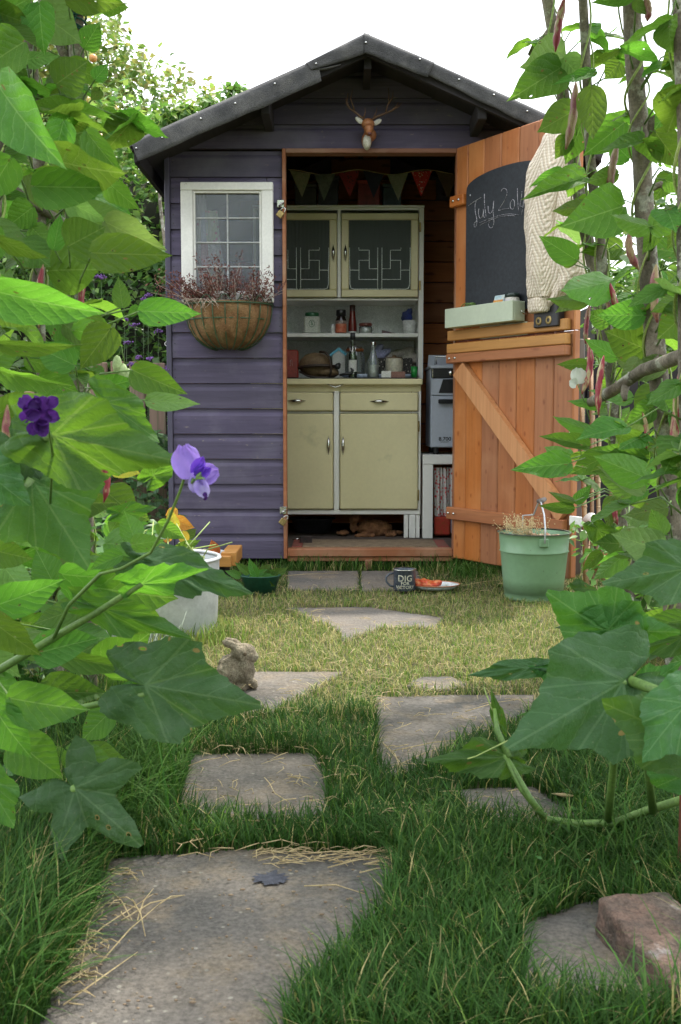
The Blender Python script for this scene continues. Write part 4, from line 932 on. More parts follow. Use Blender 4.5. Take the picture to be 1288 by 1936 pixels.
# milk bottle
t, x, r, h = pot('milk_bottle', 'small clear milk bottle half filled with white milk', 'bottle', 705.5, 22, 646, 5.56, zd, [('glass_body', m_glass, [(0,0),(.95,0),(1,.03),(1,.42),(.62,.62),(.38,.78),(.42,.9)]), ('milk', m_white2, [(0,.02),(.9,.02),(.93,.36),(0,.37)]), ('foil_cap', m_chrome, [(.44,.905),(.46,.98),(.4,1),(0,1)])])
t = thing('serving_tray', 'pale blue shallow oval tray under the jars on the work top', 'tray', (X(716,5.68), 5.68, zd))
part('tray', MB().lathe([(0,.001),(.165,.001),(.205,.022),(.209,.022),(.17,-.0004),(0,-.0004)], (0,0,0.0006), 40, sy=.36), M('pale_blue_enamel', (.48,.56,.72), None, .3, 6, rand=0), t, False)
t, x, r, h = pot('cream_crock', 'short cream lidded crock between milk bottle and patterned tin', 'pot', 745, 33, 678, 5.70, zd+.022, [('body', M('cream_glaze', (.66,.62,.48), None, .3, 6, rand=0), [(0,0),(.95,0),(1,.05),(1,.88),(.93,1),(0,.98)]), ('lid', m_trug, [(.9,1.0),(.92,1.06),(.3,1.10),(.2,1.2),(0,1.2)])])
m_pat = fabric('black_cream_pattern', (.03,.028,.026), (.45,.42,.34), (.30,.28,.22), 75, .30)
t = thing('patterned_tin', 'dark patterned storage tin right of the cream crock', 'tin', (X(769,5.74), 5.74, zd)); part('tin', MB().bbox(X(758,5.74), X(779,5.74), 5.72, 5.79, zd+.004, P(769,677,5.74).z, .004), m_pat, t)
t = thing('patterned_tin', 'dark patterned storage tin between milk bottle and cream crock', 'tin', (X(721,5.76), 5.76, zd)); part('tin', MB().bbox(X(713,5.76), X(730,5.76), 5.74, 5.80, zd+.004, P(721,677,5.76).z, .004), m_pat, t)
t = thing('matchbox', 'long box, half white and half red brown, lying on the tray edge', 'box', (X(744,5.52), 5.52, zd))
part('sleeve', MB().bbox(X(721,5.5), X(739,5.5), 5.49, 5.515, zd, P(730,701.5,5.5).z, .001), m_white2, t); part('drawer', MB().bbox(X(739.3,5.5), X(766,5.5), 5.491, 5.514, zd, P(750,702.5,5.5).z, .001), M('red_brown_card', (.26,.13,.10), (.20,.10,.08), .7, 20), t)
t = thing('cloth_heap', 'crumpled grey and lilac cloths heaped behind the crock', 'cloth', (X(750,5.88), 5.88, zd))
addmesh('grey_cloth', remesh(MB().blob((.02,0,.145), (.085,.05,.024), M=Matrix.Rotation(R(-14),4,'Y')).blob((.06,0,.115), (.06,.05,.04)).blob((-.03,0,.125),(.06,.05,.03)).blob((0,.02,.06),(.12,.05,.06)), 'grey_cloth', M('grey_linen', (.40,.37,.33), (.30,.28,.25), .9, 14, bump=.3), .006, .010, 22), t)
addmesh('lilac_cloth', remesh(MB().blob((-.11,-.03,.15), (.022,.02,.055), M=Matrix.Rotation(R(38),4,'Y')).blob((-.075,-.04,.135), (.02,.02,.05), M=Matrix.Rotation(R(58),4,'Y')).blob((-.12,-.02,.10),(.02,.02,.04)), 'lilac_cloth', M('lilac_cotton', (.42,.43,.66), (.34,.35,.55), .9, 14), .005, .006, 30), t)
t = thing('green_cup', 'bright green plastic cup at the right end of the work top', 'cup', (X(783,5.6), 5.6, zd)); part('cup', MB().lathe([(0,0),(.014,0),(.019,.06),(.017,.06),(.012,.004),(0,.004)], (0,0,0), 16), M('bright_green_plastic', (.02,.28,.05), None, .4, 5), t, False)
t = thing('black_whistle', 'small black garden tool lying before the tray', 'tool', (X(655,5.5), 5.5, zd)); part('tool', MB().tube([P(642,709,5.50),P(655,707,5.5),P(664,706,5.5),P(667,700,5.5),P(663,695.5,5.5)], [.005,.007,.009,.008,.004], 8), m_black, t)
# back wall bunting and dark boxes on top of the cabinet
Yc = 5.84; zt_ = uzt+.015
for k, (a, b, top, cc, lb) in enumerate(((560,600,352,(.030,.028,.026),'dark card box left on the cabinet top'), (603,640,338,(.02,.02,.03),'black box standing behind the red tin on the cabinet top'), (676,716,345,(.16,.02,.02),'dark red box on the cabinet top below the bunting'), (722,756,352,(.02,.035,.045),'low navy tin with a pale lid on the cabinet top'))):
    t = thing('storage_box', lb, 'box', (X((a+b)/2,Yc), Yc, zt_), 0, 'boxes on the cabinet top')
    part('carton', MB().bbox(X(a,Yc), X(b,Yc), Yc-.06, Yc+.06, zt_, P(a,top+7,Yc).z, .003), M('box_%d' % k, cc, tuple(x*1.8 for x in cc), .5, 30), t)
    part('lid', MB().bbox(X(a,Yc)-.003, X(b,Yc)+.003, Yc-.063, Yc+.063, P(a,top+7,Yc).z+.0006, P(a,top,Yc).z, .002), M('lid_%d' % k, tuple(min(1,x*3+.02) for x in cc), None, .5, 30), t)
bn = thing('bunting', 'string of mixed fabric triangle flags hung inside above the doorway', 'bunting', P(690,320,5.2))
Yn = 5.62; xs_ = list(range(548, 870, 46)); m = MB(); top = lambda px: 321+9*math.sin((px-548)/322*math.pi*2.5)**2
m.tube([P(px, top(px), Yn) for px in range(545, 860, 8)], .0018, 5); part('string', m, m_straw, bn)
fm = [M('flag_cream', (.30,.28,.20), (.2,.22,.15), .9, 40), M('flag_grey', (.16,.18,.15), (.1,.12,.1), .9, 40), fabric('flag_dark_red', (.22,.02,.02), (.03,.02,.02), (.1,.05,.02), 60), M('flag_navy', (.02,.022,.04), None, .9, 30), M('flag_sage', (.20,.22,.14), (.28,.28,.22), .9, 30), fabric('flag_red_dots', (.50,.03,.03), (.75,.70,.65), (.75,.70,.65), 55, .22), M('flag_brown', (.10,.06,.03), None, .9, 30)]
for k, px in enumerate(xs_):
    a, b, c = P(px, top(px)+1, Yn-.002), P(px+40, top(px+40)+1, Yn-.002), P(px+21+rr.uniform(-3,3), top(px+20)+50, Yn-.012)
    c2 = Vector((c.x, c.y, c.z)); mid = (a+b)/2+Vector((0,-.01,-.03)); vs = [a, mid*0+(a+b)/2, b, (a+c2)/2+Vector((0,-.006,0)), (b+c2)/2+Vector((0,.004,0)), c2]
    vs2 = [v+Vector((0,.001,0)) for v in vs]; f = [(0,3,1),(1,3,4),(1,4,2),(3,5,4)]
    part('flag', MB().add(vs+vs2, f+[tuple(i+6 for i in g[::-1]) for g in f]), fm[k % 7], bn)
# ---- cooker on a white table
ty = G(801,1021,FZ).y; ty = 5.47
tb = thing('side_table', 'square white low table under the camping cooker', 'table', (X(900,ty), ty+.27, FZ))
tx0 = X(800.5,ty); tz1 = Zp(860,ty); tz0 = Zp(878,ty)
part('table_top', MB().bbox(tx0, tx0+.42, ty, ty+.55, tz0, tz1, .003), m_cabwhite, tb)
for x in (tx0, tx0+.42-.052):
    for y in (ty, ty+.498): part('leg', MB().bbox(x+.0004, x+.052, y+.0004, y+.052, FZ, tz0-.0005, .002), m_cabwhite, tb)
yk = 5.52; ck = thing('camping_cooker', 'silver grey camping cooker with black panel and dial on the white table', 'cooker', (X(900,yk), yk+.2, tz1))
kx0, kx1 = X(814.5,yk), X(814.5,yk)+.33; m_ck = M('silver_grey_enamel', (.46,.50,.58), (.42,.46,.54), .35, 8, rand=0, fine=.05)
part('body', MB().bbox(kx0, kx1, yk+.012, yk+.33, Zp(846,yk), Zp(690,yk), .005), m_ck, ck)
dr = part('oven_door', MB().bbox(kx0+.001, kx1-.001, yk-.006, yk+.0115, Zp(845,yk), Zp(749,yk), .004), m_ck, ck)
part('door_handle', MB().bbox(X(828,yk), kx1-.05, yk-.035, yk-.0065, Zp(763,yk), Zp(755,yk), .004), m_black, dr)
m = MB(); text_mb(m, '8.700', .0265, lambda a,b,c: (X(841.5,yk)+a*1.08, yk-.0072-c, Zp(830,yk)+b), .0004, .0005); text_mb(m, 'COLOR', .008, lambda a,b,c: (X(841,yk)+a*1.6, yk-.0072-c, Zp(835.6,yk)+b), .0004); part('lettering', m, m_black, dr)
part('lower_panel', MB().bbox(kx0+.001, kx1-.001, yk-.004, yk+.0115, Zp(747.5,yk), Zp(716,yk), .003), m_ck, ck)
part('oven_window', MB().prism([(X(829,yk),Zp(743,yk)), (kx1-.03,Zp(743,yk)), (kx1-.05,Zp(717,yk)), (X(837,yk),Zp(717,yk))], yk-.0065, yk-.0045), m_black, ck)
part('control_panel', MB().bbox(kx0+.002, kx1-.001, yk-.006, yk+.0115, Zp(714.5,yk), Zp(697,yk), .002), m_black, ck)
part('trim_strip', MB().bbox(X(816.5,yk), X(818.5,yk), yk-.0078, yk-.0062, Zp(714,yk), Zp(697.5,yk), .0004), m_chrome, ck)
part('dial', MB().lathe([(0,.016),(.012,.016),(.014,.010),(.016,0)], (X(852,yk), yk-.0065, Zp(705.5,yk)), 20, M=Matrix.Rotation(R(90),4,'X')).box(X(852,yk)-.002, X(852,yk)+.002, yk-.026, yk-.022, Zp(705.5,yk)-.013, Zp(705.5,yk)+.013), m_chrome, ck)
part('hob_edge', MB().bbox(kx0-.006, kx1+.004, yk-.012, yk+.34, Zp(696.5,yk), Zp(690,yk), .003), m_ck, ck)
part('raised_lid', MB().prism([(kx0-.001,Zp(689.5,yk)), (kx1,Zp(689.5,yk)), (kx1,Zp(667,yk)), (kx0+.004,Zp(667,yk))], yk+.20, yk+.215), m_ck, ck)
part('pan_support', MB().tube([(kx0+.03,yk+.03,Zp(688,yk)),(kx0+.03,yk+.03,Zp(674,yk)),(kx1-.03,yk+.03,Zp(674,yk))], .004, 6).tube([(kx0+.03,yk+.12,Zp(688,yk)),(kx0+.03,yk+.12,Zp(672,yk)),(kx1-.03,yk+.12,Zp(672,yk))], .003, 6), m_chrome, ck)
for x in (kx0+.03, kx1-.03):
    for y in (yk+.03, yk+.29): part('foot', MB().lathe([(.014,0),(.016,Zp(846,yk)-tz1-.001)], (x,y,tz1+.0005), 12), m_black, ck)
yb = 5.50; bg_ = thing('floral_bag', 'folded floral fabric bag with a red base under the white table', 'bag', (X(845,yb), yb+.06, FZ+.02))
for k, (a, b) in enumerate(((821,836),(836.5,848),(849,866))):
    m = MB(); A, B_ = P(a,884,yb+.004*k), P(b,884,yb); C_, D_ = P(a+1,976,yb), P(b+1,976,yb); curtain(m, A.x, B_.x, C_.x, D_.x, A.z, C_.z, yb+.004*k, 9, 10, .008)
    part('bag_panel', m, fabric('poppy_print_%d' % k, (.52,.50,.48), (.50,.05,.06), (.10,.14,.10), 52, .42), bg_)
part('red_base', MB().bbox(P(822,976,yb-.012).x, P(852,976,yb).x, yb-.012, yb+.05, P(830,1012,yb).z, P(830,977,yb).z, .008), M('red_felt', (.40,.03,.02), (.30,.05,.02), .95, 60, bump=.5), bg_)
part('print_side', MB().bbox(P(852.5,976,yb).x, P(885,976,yb).x, yb-.004, yb+.05, P(830,1010,yb).z, P(830,978,yb).z, .008), M('blue_print', (.30,.33,.48), (.5,.45,.5), .95, 60), bg_)
# under the cabinet
Yt = 5.62; tt = thing('toy_tortoise', 'brown crocheted toy tortoise lying on the floor under the cabinet', 'toy', (X(705,Yt), Yt, FZ))
u_ = Yt/F; f = lambda px, py, dy=0: Vector(((px-705)*u_, dy, (1017-py)*u_-.003))
m = MB().blob(f(708,1003), (.095,.07,.048), 22, 12).blob(f(671,983,-.03), (.028,.028,.022)).blob(f(669,998,-.03),(.020,.022,.032)).blob(f(648,1010,-.04),(.036,.022,.012)).blob(f(738,1012,-.06),(.032,.025,.012)).blob(f(752,1009,-.03),(.034,.02,.010)).blob(f(690,1014,-.06),(.06,.03,.010))
addmesh('toy_body', remesh(m, 'toy_body', M('brown_crochet', (.27,.125,.055), (.15,.065,.03), .95, 30, bump=1, bscale=110, bd=.008), .005, .007, 60), tt)
rt = thing('roasting_tin', 'dark oval roasting tin under the cabinet behind the jamb', 'tin', (X(590,5.75), 5.75, FZ))
part('tin', MB().lathe([(0,.002),(.09,.002),(.11,.07),(.125,.075),(.125,.08),(.10,.075),(.085,.01),(0,.01)], (0,0,0), 28, sy=.6), M('dark_enamel', (.03,.033,.04), (.05,.05,.06), .3, 9), rt, False)
br = thing('hand_brush', 'short dark bristle brush with steel handle on the shed floor', 'brush', (X(575,5.2), 5.2, FZ))
part('handle', MB().tube([P(553,1020,5.2), P(567,1018,5.2)], .003, 6), m_chrome, br); part('bristles', MB().bbox(P(567,1018,5.2).x, P(590,1018,5.2).x, 5.19, 5.22, FZ+.001, P(575,1013,5.2).z, .004), M('dark_bristle', (.02,.018,.016), (.05,.03,.03), .9, 90), br)
mt = thing('door_mat', 'worn brown mat with faded red ends just inside the doorway', 'mat', (X(700,5.2), 5.2, FZ))
m_mat = M('worn_coir_mat', (.26,.19,.12), (.18,.13,.09), .95, 30, bump=.6); m_matr = M('faded_red_mat', (.26,.06,.05), (.20,.08,.06), .95, 30, bump=.6)
part('mat_field', MB().bbox(X(573,5.2), X(825,5.2), 5.06, 5.34, FZ+.001, FZ+.010, .002), m_mat, mt); part('mat_end', MB().bbox(X(553,5.2), X(572.5,5.2), 5.06, 5.34, FZ+.001, FZ+.010, .002), m_matr, mt); part('mat_end', MB().bbox(X(825.5,5.2), X(846,5.2), 5.06, 5.34, FZ+.001, FZ+.010, .002), m_matr, mt)
# ================= stones in the lawn =================
def slab_stone(name, label, px_poly, th=.035, z=.004, seed=0, mat=m_stone, pad=.0):
    """worn slab: outline from its corners on the ground, edges broken up, top slightly uneven"""
    pts = [G(*p) for p in px_poly]; c = sum(pts, Vector())/len(pts); ring_ = []
    for i in range(len(pts)):
        a, b = pts[i], pts[(i+1) % len(pts)]; n = max(2, int((b-a).length/.03))
        for k in range(n):
            p = a.lerp(b, k/n); d = (p-c).normalized(); ring_.append(p + d*(pad+.007*noise.noise(Vector((p.x*30+seed, p.y*30, 0)))))
    n = len(ring_); m = MB(); vs = []; 
    R_ = [(1.0, -th), (1.0, -.006), (.985, 0), (.90, .001), (.7, .001), (.45, .001), (.2, .001)]
    for s, dz in R_:
        for p in ring_:
            q = c.lerp(p, s); vs.append((q.x, q.y, z+dz+.0035*noise.noise(Vector((q.x*9, q.y*9, seed)))*(dz > -.01)))
    vs.append((c.x, c.y, z+.001))
    k_ = len(R_); fs = [(j*n+i, j*n+(i+1) % n, (j+1)*n+(i+1) % n, (j+1)*n+i) for j in range(k_-1) for i in range(n)] + [((k_-1)*n+i, (k_-1)*n+(i+1) % n, k_*n) for i in range(n)]
    m.add(vs, fs, True); return solo(name, m, mat, label, 'paving slab', (c.x, c.y, 0), 'stone slabs set in the lawn'), c
S_VIS = [[(205,1632),(460,1618),(735,1624),(748,1662),(722,1740),(660,1810),(590,1870),(540,1936),(530,2100),(-40,2100),(90,1930),(150,1790),(190,1700)],
         [(368,1434),(590,1430),(612,1470),(618,1530),(600,1562),(500,1560),(392,1555),(335,1530)],
         [(712,1323),(1012,1318),(1000,1365),(880,1405),(835,1440),(745,1478),(716,1445)],
         [(440,1276),(648,1274),(600,1300),(510,1352),(400,1358),(415,1310)],
         [(850,1502),(1005,1496),(1108,1562),(1060,1590),(900,1560)],
         [(545,1150),(700,1150),(838,1170),(820,1188),(720,1186),(650,1212),(640,1190),(590,1170)],
         [(545,1082),(678,1082),(678,1117),(545,1117)], [(684,1082),(790,1082),(800,1117),(684,1119)],
         [(775,1300),(800,1286),(850,1284),(878,1298),(850,1308)],
         [(985,1760),(1130,1715),(1250,1830),(1288,1936),(1150,1936),(1000,1890)]]
S_LAB = ['large grey slab nearest the camera with a blue black stain', 'small squarish slab in the grass behind the large stained slab', 'pale slab right of centre with dry stalks across its corner',
         'slab beside the stone rabbit, running left under leaves', 'dark slab in shade under the squash stem', 'broken thin slab fragment in the middle of the dry lawn',
         'left step slab in front of the shed threshold', 'right step slab under the enamel mug', 'tiny slab corner showing behind the pale slab', 'dark slab partly under the old brick']
for i, (pl, lb) in enumerate(zip(S_VIS, S_LAB)):
    o, c = slab_stone('stepping_slab', lb, pl, seed=i*5+1, pad=(.012 if i not in (6,7) else .004), z=.006 if i != 5 else .002)
m = MB(); c = G(512,1662,.0085); vs = [(c.x, c.y, .0118)]
for k in range(56):
    a = k*2*math.pi/56; r_ = 1+.5*noise.noise(Vector((math.cos(a)*3, math.sin(a)*3, 5)))+.5*noise.noise(Vector((math.cos(a)*9, math.sin(a)*9, 2))); vs.append((c.x+.024*r_*math.cos(a), c.y+.022*r_*math.sin(a), .0105))
m.add(vs, [(0,k+1,(k+1) % 56+1) for k in range(56)], True)
solo('tar_patch', m, M('blue_black_tar', (.022,.026,.045), (.06,.065,.09), .6, 90, bump=1, bd=.004), 'blue black dried tar patch on the large front slab', 'stain', c)
# brick
bA = G(1125,1690,.060); bD = G(1285,1858,.060)-bA; ba = math.atan2(bD.y, bD.x); bd0 = bD.normalized(); bn_ = Vector((-bd0.y, bd0.x, 0))
bkc = bA+bd0*.150+bn_*.053; bkc.z = .020
bm_ = MB().bbox(-.150,.150,-.053,.053,-.034,.034,.005)
me = bm_.mesh('brick', m_brick); ob = bpy.data.objects.new('tmpb', me); COL.objects.link(ob); md = ob.modifiers.new('r','REMESH'); md.mode = 'VOXEL'; md.voxel_size = .004
dg = bpy.context.evaluated_depsgraph_get(); m2 = bpy.data.meshes.new_from_object(ob.evaluated_get(dg)); bpy.data.objects.remove(ob)
for v in m2.vertices: v.co += v.normal*(.004*noise.noise(v.co*28)+.002*noise.noise(v.co*90))
for p in m2.polygons: p.use_smooth = True
m2.materials.clear(); m2.materials.append(m_brick)
o = bpy.data.objects.new('brick', m2); COL.objects.link(o); o.location = bkc; o.rotation_euler = (0,R(2),ba); tag(o, 'old weathered red brick with white mortar lying at the bottom right', 'brick')
# rusty post at the right edge
c = G(1302,1700); m = MB().bbox(c.x-.012, c.x+.03, c.y-.02, c.y+.02, -.02, .30, .003); solo('rusty_post', m, M('rusty_iron', (.20,.06,.025), (.12,.04,.02), .9, 30, bump=.6), 'short rust red post at the right edge above the brick', 'post', c)

# ================= mug, plate =================
c = G(766,1119,.010); c.y += .04; mg = thing('enamel_mug', 'grey enamel mug with pale capital lettering on the step slab', 'mug', c)
r_ = 21.2*c.y/F; h_ = P(766,1076,c.y).z-c.z; m_en = M('grey_blue_enamel', (.085,.10,.135), (.075,.09,.12), .25, 6, rand=0, bump=.03)
part('cup', MB().lathe([(0,.001),(r_*.93,.001),(r_,.006),(r_,h_-.002),(r_*1.05,h_),(r_*1.0,h_+.001),(r_*.95,h_-.004),(r_*.93,.008),(0,.006)], (0,0,0), 36), m_en, mg, False)
part('rim', MB().lathe([(r_*1.06,h_-.001),(r_*1.08,h_+.001),(r_*1.03,h_+.0025),(r_*.97,h_+.0005)], (0,0,0), 36), m_chrome, mg, False)
part('handle', MB().tube([(-r_*.97,0,h_*.80),(-r_*1.35,0,h_*.78),(-r_*1.66,0,h_*.62),(-r_*1.62,0,h_*.40),(-r_*1.3,0,h_*.22),(-r_*.98,0,h_*.18)], .0042, 8), m_en, mg, False)
m = MB()
for tx_, sz, zc in (('DIG', .035, .615), ('FOR', .0175, .395), ('VICTORY', .0185, .205)):
    text_mb(m, tx_, sz, lambda a,b,c_: ((r_+.0008+c_)*math.sin(a*1.0/r_), -(r_+.0008+c_)*math.cos(a*1.0/r_), h_*zc+b), .0003, .0002)
part('lettering', m, M('cream_print', (.70,.68,.56), None, .5, 9, rand=0), mg, False)
c = G(822,1112,.012); pl = thing('plate', 'white plate with a brown rim beside the enamel mug', 'plate', c)
part('dish', MB().lathe([(0,.002),(.07,.002),(.098,.016),(.101,.017),(.075,-.001),(0,-.001)], (0,0,0), 36, sy=.8), M('white_glaze', (.72,.76,.80), None, .25, 6, rand=0), pl, False)
part('rim', MB().lathe([(.098,.0165),(.1025,.0195),(.1035,.017),(.100,.0145)], (0,0,0), 36, sy=.8), M('brown_glaze', (.45,.19,.08), (.35,.12,.05), .4, 20, rand=0), pl, False)
pz = thing('food', 'red tomato topped food on the left half of the plate', 'food', c+Vector((-.03,0,.01)))
mm = MB().blob((0,0,.008), (.062,.05,.012)); rr = random.Random(8)
for k in range(16): mm.blob((rr.uniform(-.05,.045), rr.uniform(-.035,.03), rr.uniform(.012,.022)), (rr.uniform(.010,.016), rr.uniform(.010,.016), rr.uniform(.006,.012)))
addmesh('topping', remesh(mm, 'topping', M('tomato_topping', (.55,.06,.02), (.62,.20,.06), .35, 45, lo=.45, hi=.6, rand=0), .004, .003, 70), pz)

# ================= bucket =================
c = G(1019,1141,0); c.y += .12; k_ = c.y/F
bk = thing('green_bucket', 'tall pale green enamel bucket with raised wire handle on the lawn', 'bucket', c)
hb = P(1019,1008,c.y).z; rt_, rb_ = 67*k_, 55*k_
m_bk = M('pale_green_enamel', (.21,.35,.21), (.18,.31,.18), .35, 5, fine=.06, rand=0, bump=.05, dirt=(.20,.30,.17), dirtscale=9, dirtlo=.58, dirthi=.8, spots=(26,.05,(.08,.08,.05)))
pr = [(0,.003),(rb_*.96,.003),(rb_,.0),(rb_*1.01,.01),(rb_*1.0,.03)]
for s in (.1,.3,.5,.70): pr.append((rb_+(rt_-rb_)*s, hb*s+.005))
s = .78; pr += [(rb_+(rt_-rb_)*.72, hb*.725),(rb_+(rt_-rb_)*.735+.004, hb*.735),(rb_+(rt_-rb_)*.75, hb*.75),(rt_*.985,hb*.95),(rt_*.99,hb),(rt_*1.02,hb+.002),(rt_*.97,hb+.001),(rt_*.96,hb*.9),(rt_*.9,hb*.6)]
part('bucket_body', MB().lathe(pr, (0,0,0), 48), m_bk, bk, False)
part('rim', MB().lathe([(rt_*1.0,hb+.001),(rt_*1.035,hb+.003),(rt_*1.04,hb+.007),(rt_*.99,hb+.006)], (0,0,0), 48), M('worn_dark_rim', (.10,.13,.09), (.05,.05,.04), .5, 30), bk, False)
ex = P(1029,1027,c.y-rt_)-c; part('handle_ear', MB().bbox(ex.x-.018, ex.x+.018, -rt_*.99-.006, -rt_*.99+.010, ex.z-.016, ex.z+.016, .003), m_bk, bk, False)
top = P(1027,943,c.y+.02)-c
hp = [Vector((ex.x,-rt_-.012,ex.z)), Vector((ex.x+.002,-rt_-.010,ex.z+.05)), Vector((ex.x+.002,-rt_+.02,top.z-.05)), Vector((ex.x-.0,-.055,top.z-.006)), Vector((top.x,-.01,top.z)), Vector((top.x-.012,.045,top.z-.012)), Vector((top.x-.02,rt_-.03,top.z-.07)), Vector((ex.x-.035,rt_+.0,ex.z+.08)), Vector((ex.x-.035,rt_,ex.z))]
part('wire_handle', MB().tube(hp, .0032, 8), m_steel, bk, False)
part('grip', MB().tube([hp[3]+Vector((0,-.004,0)), hp[4], hp[5]+Vector((0,.004,0))], .009, 10), M('grey_wood_grip', (.25,.22,.2), (.15,.13,.12), .8, 20), bk, False)
part('fill', MB().lathe([(0,hb-.03),(rt_*.5,hb-.028),(rt_*.955,hb-.035)], (0,0,0), 24), m_soil, bk, False)
dh = thing('dried_seedheads', 'dry straw seedheads and husks heaped in the green bucket', 'plant', c+Vector((0,0,hb)))
m = MB(); rr = random.Random(4)
for k in range(46):
    a = rr.uniform(0,6.28); r1 = rr.uniform(0,.08); b0 = Vector((-.03+r1*math.cos(a), r1*math.sin(a), -.03)); d = Vector((rr.uniform(-.08,.03), rr.uniform(-.05,.04), rr.uniform(.04,.10)))
    m.tube([b0, b0+d*.6, b0+d], [.0012,.001,.0006], 4)
    for q_ in range(9):
        p = b0+d*rr.uniform(.5,1.05)+Vector((rr.gauss(0,.008), rr.gauss(0,.008), rr.gauss(0,.007))); m.blob(p, .0023, 4, 3)
part('seed_stalks', m, m_straw, dh, False, kind='stuff')
for k in range(14):
    p = Vector((rr.uniform(-.03,.10), rr.uniform(-.09,.05), -.015+rr.uniform(-.004,.01))); mm = MB().blob((0,0,0), (rr.uniform(.012,.024), rr.uniform(.010,.018), rr.uniform(.006,.012)), 8, 6, .4)
    o = addmesh('husk', mm.mesh('husk', (M('pale_husk', (.62,.52,.36), (.45,.30,.2), .7, 30), M('pink_husk', (.42,.18,.13), (.5,.35,.2), .7, 30))[k % 2]), dh, p); o.rotation_euler = (rr.uniform(-.5,.5), rr.uniform(-.5,.5), rr.uniform(0,3))

# ================= stone rabbit =================
c = G(452,1300,.008); u_ = c.y/F
rb = thing('stone_rabbit', 'weathered stone rabbit ornament sitting on a slab facing right', 'statue', c)
f = lambda px, py, dy=0: Vector(((px-452)*u_, dy*u_, (1300-py)*u_))
s = lambda a, b, c_: (a*u_, b*u_, c_*u_)
mm = (MB().blob(f(440,1266), s(30,27,33), 20, 14).blob(f(430,1270,-14), s(21,14,24)).blob(f(464,1264,-4), s(20,22,30)).blob(f(462,1232,-4), s(24,20,20)).blob(f(478,1238,-5), s(13,13,11)).blob(f(467,1222,-4), s(12,13,9))
      .blob(f(441,1216,-9), s(24,5,9), M=Matrix.Rotation(R(22),4,'Y')).blob(f(446,1216,7), s(24,5,9), M=Matrix.Rotation(R(26),4,'Y')).blob(f(456,1296,-20), s(13,11,7)).blob(f(481,1291,-10), s(9,10,10)).blob(f(470,1280,-17), s(10,9,14)).blob(f(414,1276,4), s(10,10,10)).blob(f(445,1299), s(34,26,5)))
m_rab = M('mossy_cast_stone', (.34,.28,.20), (.18,.145,.10), .95, 18, bump=1, bscale=110, bd=.008, rand=0, dirt=(.34,.30,.22), dirtscale=34, dirtlo=.5, dirthi=.66, fine=.5, fscale=200)
addmesh('rabbit_body', remesh(mm, 'rabbit_body', m_rab, .0032, .0035, 60), rb)
for dy in (-22,): addmesh('eye', MB().blob(f(466,1230,dy), s(4,2.5,3.5)).mesh('eye', M('worn_stone_eye', (.14,.10,.06), None, .9, 20)), rb)
addmesh('ear_hollow', MB().blob((0,0,0), s(17,1.8,4.2), M=Matrix.Rotation(R(22),4,'Y')).mesh('ear_hollow', m_rab), rb, f(440,1216.5,-13.4))

# ================= tubs on the left =================
c = G(284,1222,0); c.y += .19; u_ = c.y/F; r_ = 114*u_; zt = P(230,1066,c.y-.15).z
tu = thing('galvanised_tub', 'round galvanised metal tub on the lawn behind the squash leaves', 'tub', c)
part('tub_body', MB().lathe([(0,.002),(r_*.93,.002),(r_*.95,.012),(r_,zt*.94),(r_,zt),(r_*1.02,zt+.004),(r_*.98,zt+.004),(r_*.96,zt*.8),(r_*.9,.03)], (0,0,0), 56), m_steel, tu, False)
part('rolled_rim', MB().lathe([(r_+.007*math.cos(a*math.pi/4), zt+.007*math.sin(a*math.pi/4)) for a in range(9)], (0,0,0), 56), m_steel, tu, False)
part('soil', MB().lathe([(0,zt-.04),(r_*.95,zt-.045)], (0,0,0), 24), m_soil, tu, False)
TUB = (c.copy(), zt, r_)
# wooden tray with shells and pebbles
cz = P(395,1068,4.55); cr = thing('wooden_tray', 'orange wooden tray of pebbles standing against the shed corner', 'tray', (cz.x, 4.55, 0))
z1 = P(395,1050,4.45).z; z0 = z1-.045
part('tray_box', MB().bbox(P(345,1060,4.45).x, P(438,1060,4.45).x, 4.42, 4.45, z0, z1-.0, .003).bbox(P(418,1060,4.45).x, P(438,1060,4.45).x+.02, 4.4505, 4.72, z0, z1+.012, .003).bbox(P(345,1060,4.45).x, P(417,1060,4.45).x, 4.4505, 4.72, z0, z0+.015, .002), m_pine_pale, cr)
part('support', MB().bbox(P(350,1060,4.45).x, P(425,1060,4.45).x, 4.50, 4.66, 0, z0-.001, .003), m_soffit, cr)
t = thing('shoe', 'white and blue canvas shoe on the corner of the wooden tray', 'shoe', P(410,1050,4.50)); addmesh('shoe_body', remesh(MB().blob((0,0,0), (.040,.018,.015), M=Matrix.Rotation(R(-22),4,'Y')).blob((.020,0,.010),(.018,.018,.014)), 'shoe_body', M('white_canvas', (.60,.62,.64), (.42,.46,.52), .8, 30), .003, .001, 60), t)
rr = random.Random(6)
for k in range(6):
    px = 350+k*9; t = addmesh('pebble', MB().blob((0,0,0), (rr.uniform(.012,.02), .014, .010), 8, 6, .3).mesh('pebble', M('pebble_%d' % k, (rr.uniform(.3,.6), rr.uniform(.25,.5), rr.uniform(.2,.4)), None, .8, 20)), cr, P(px,1042,4.50)-Vector(cr.location))
# seedling pot
c = G(490,1130,0); c.y += .07; sp_ = thing('seedling_pot', 'dark green plastic pot on the lawn near the shed', 'pot', c)
part('pot', MB().lathe([(0,.002),(.045,.002),(.062,.075),(.066,.078),(.062,.08),(.058,.07),(0,.065)], (0,0,0), 24, sx=1.25), M('dark_green_plastic', (.015,.10,.06), None, .4, 5), sp_, False)
POT = c.copy()

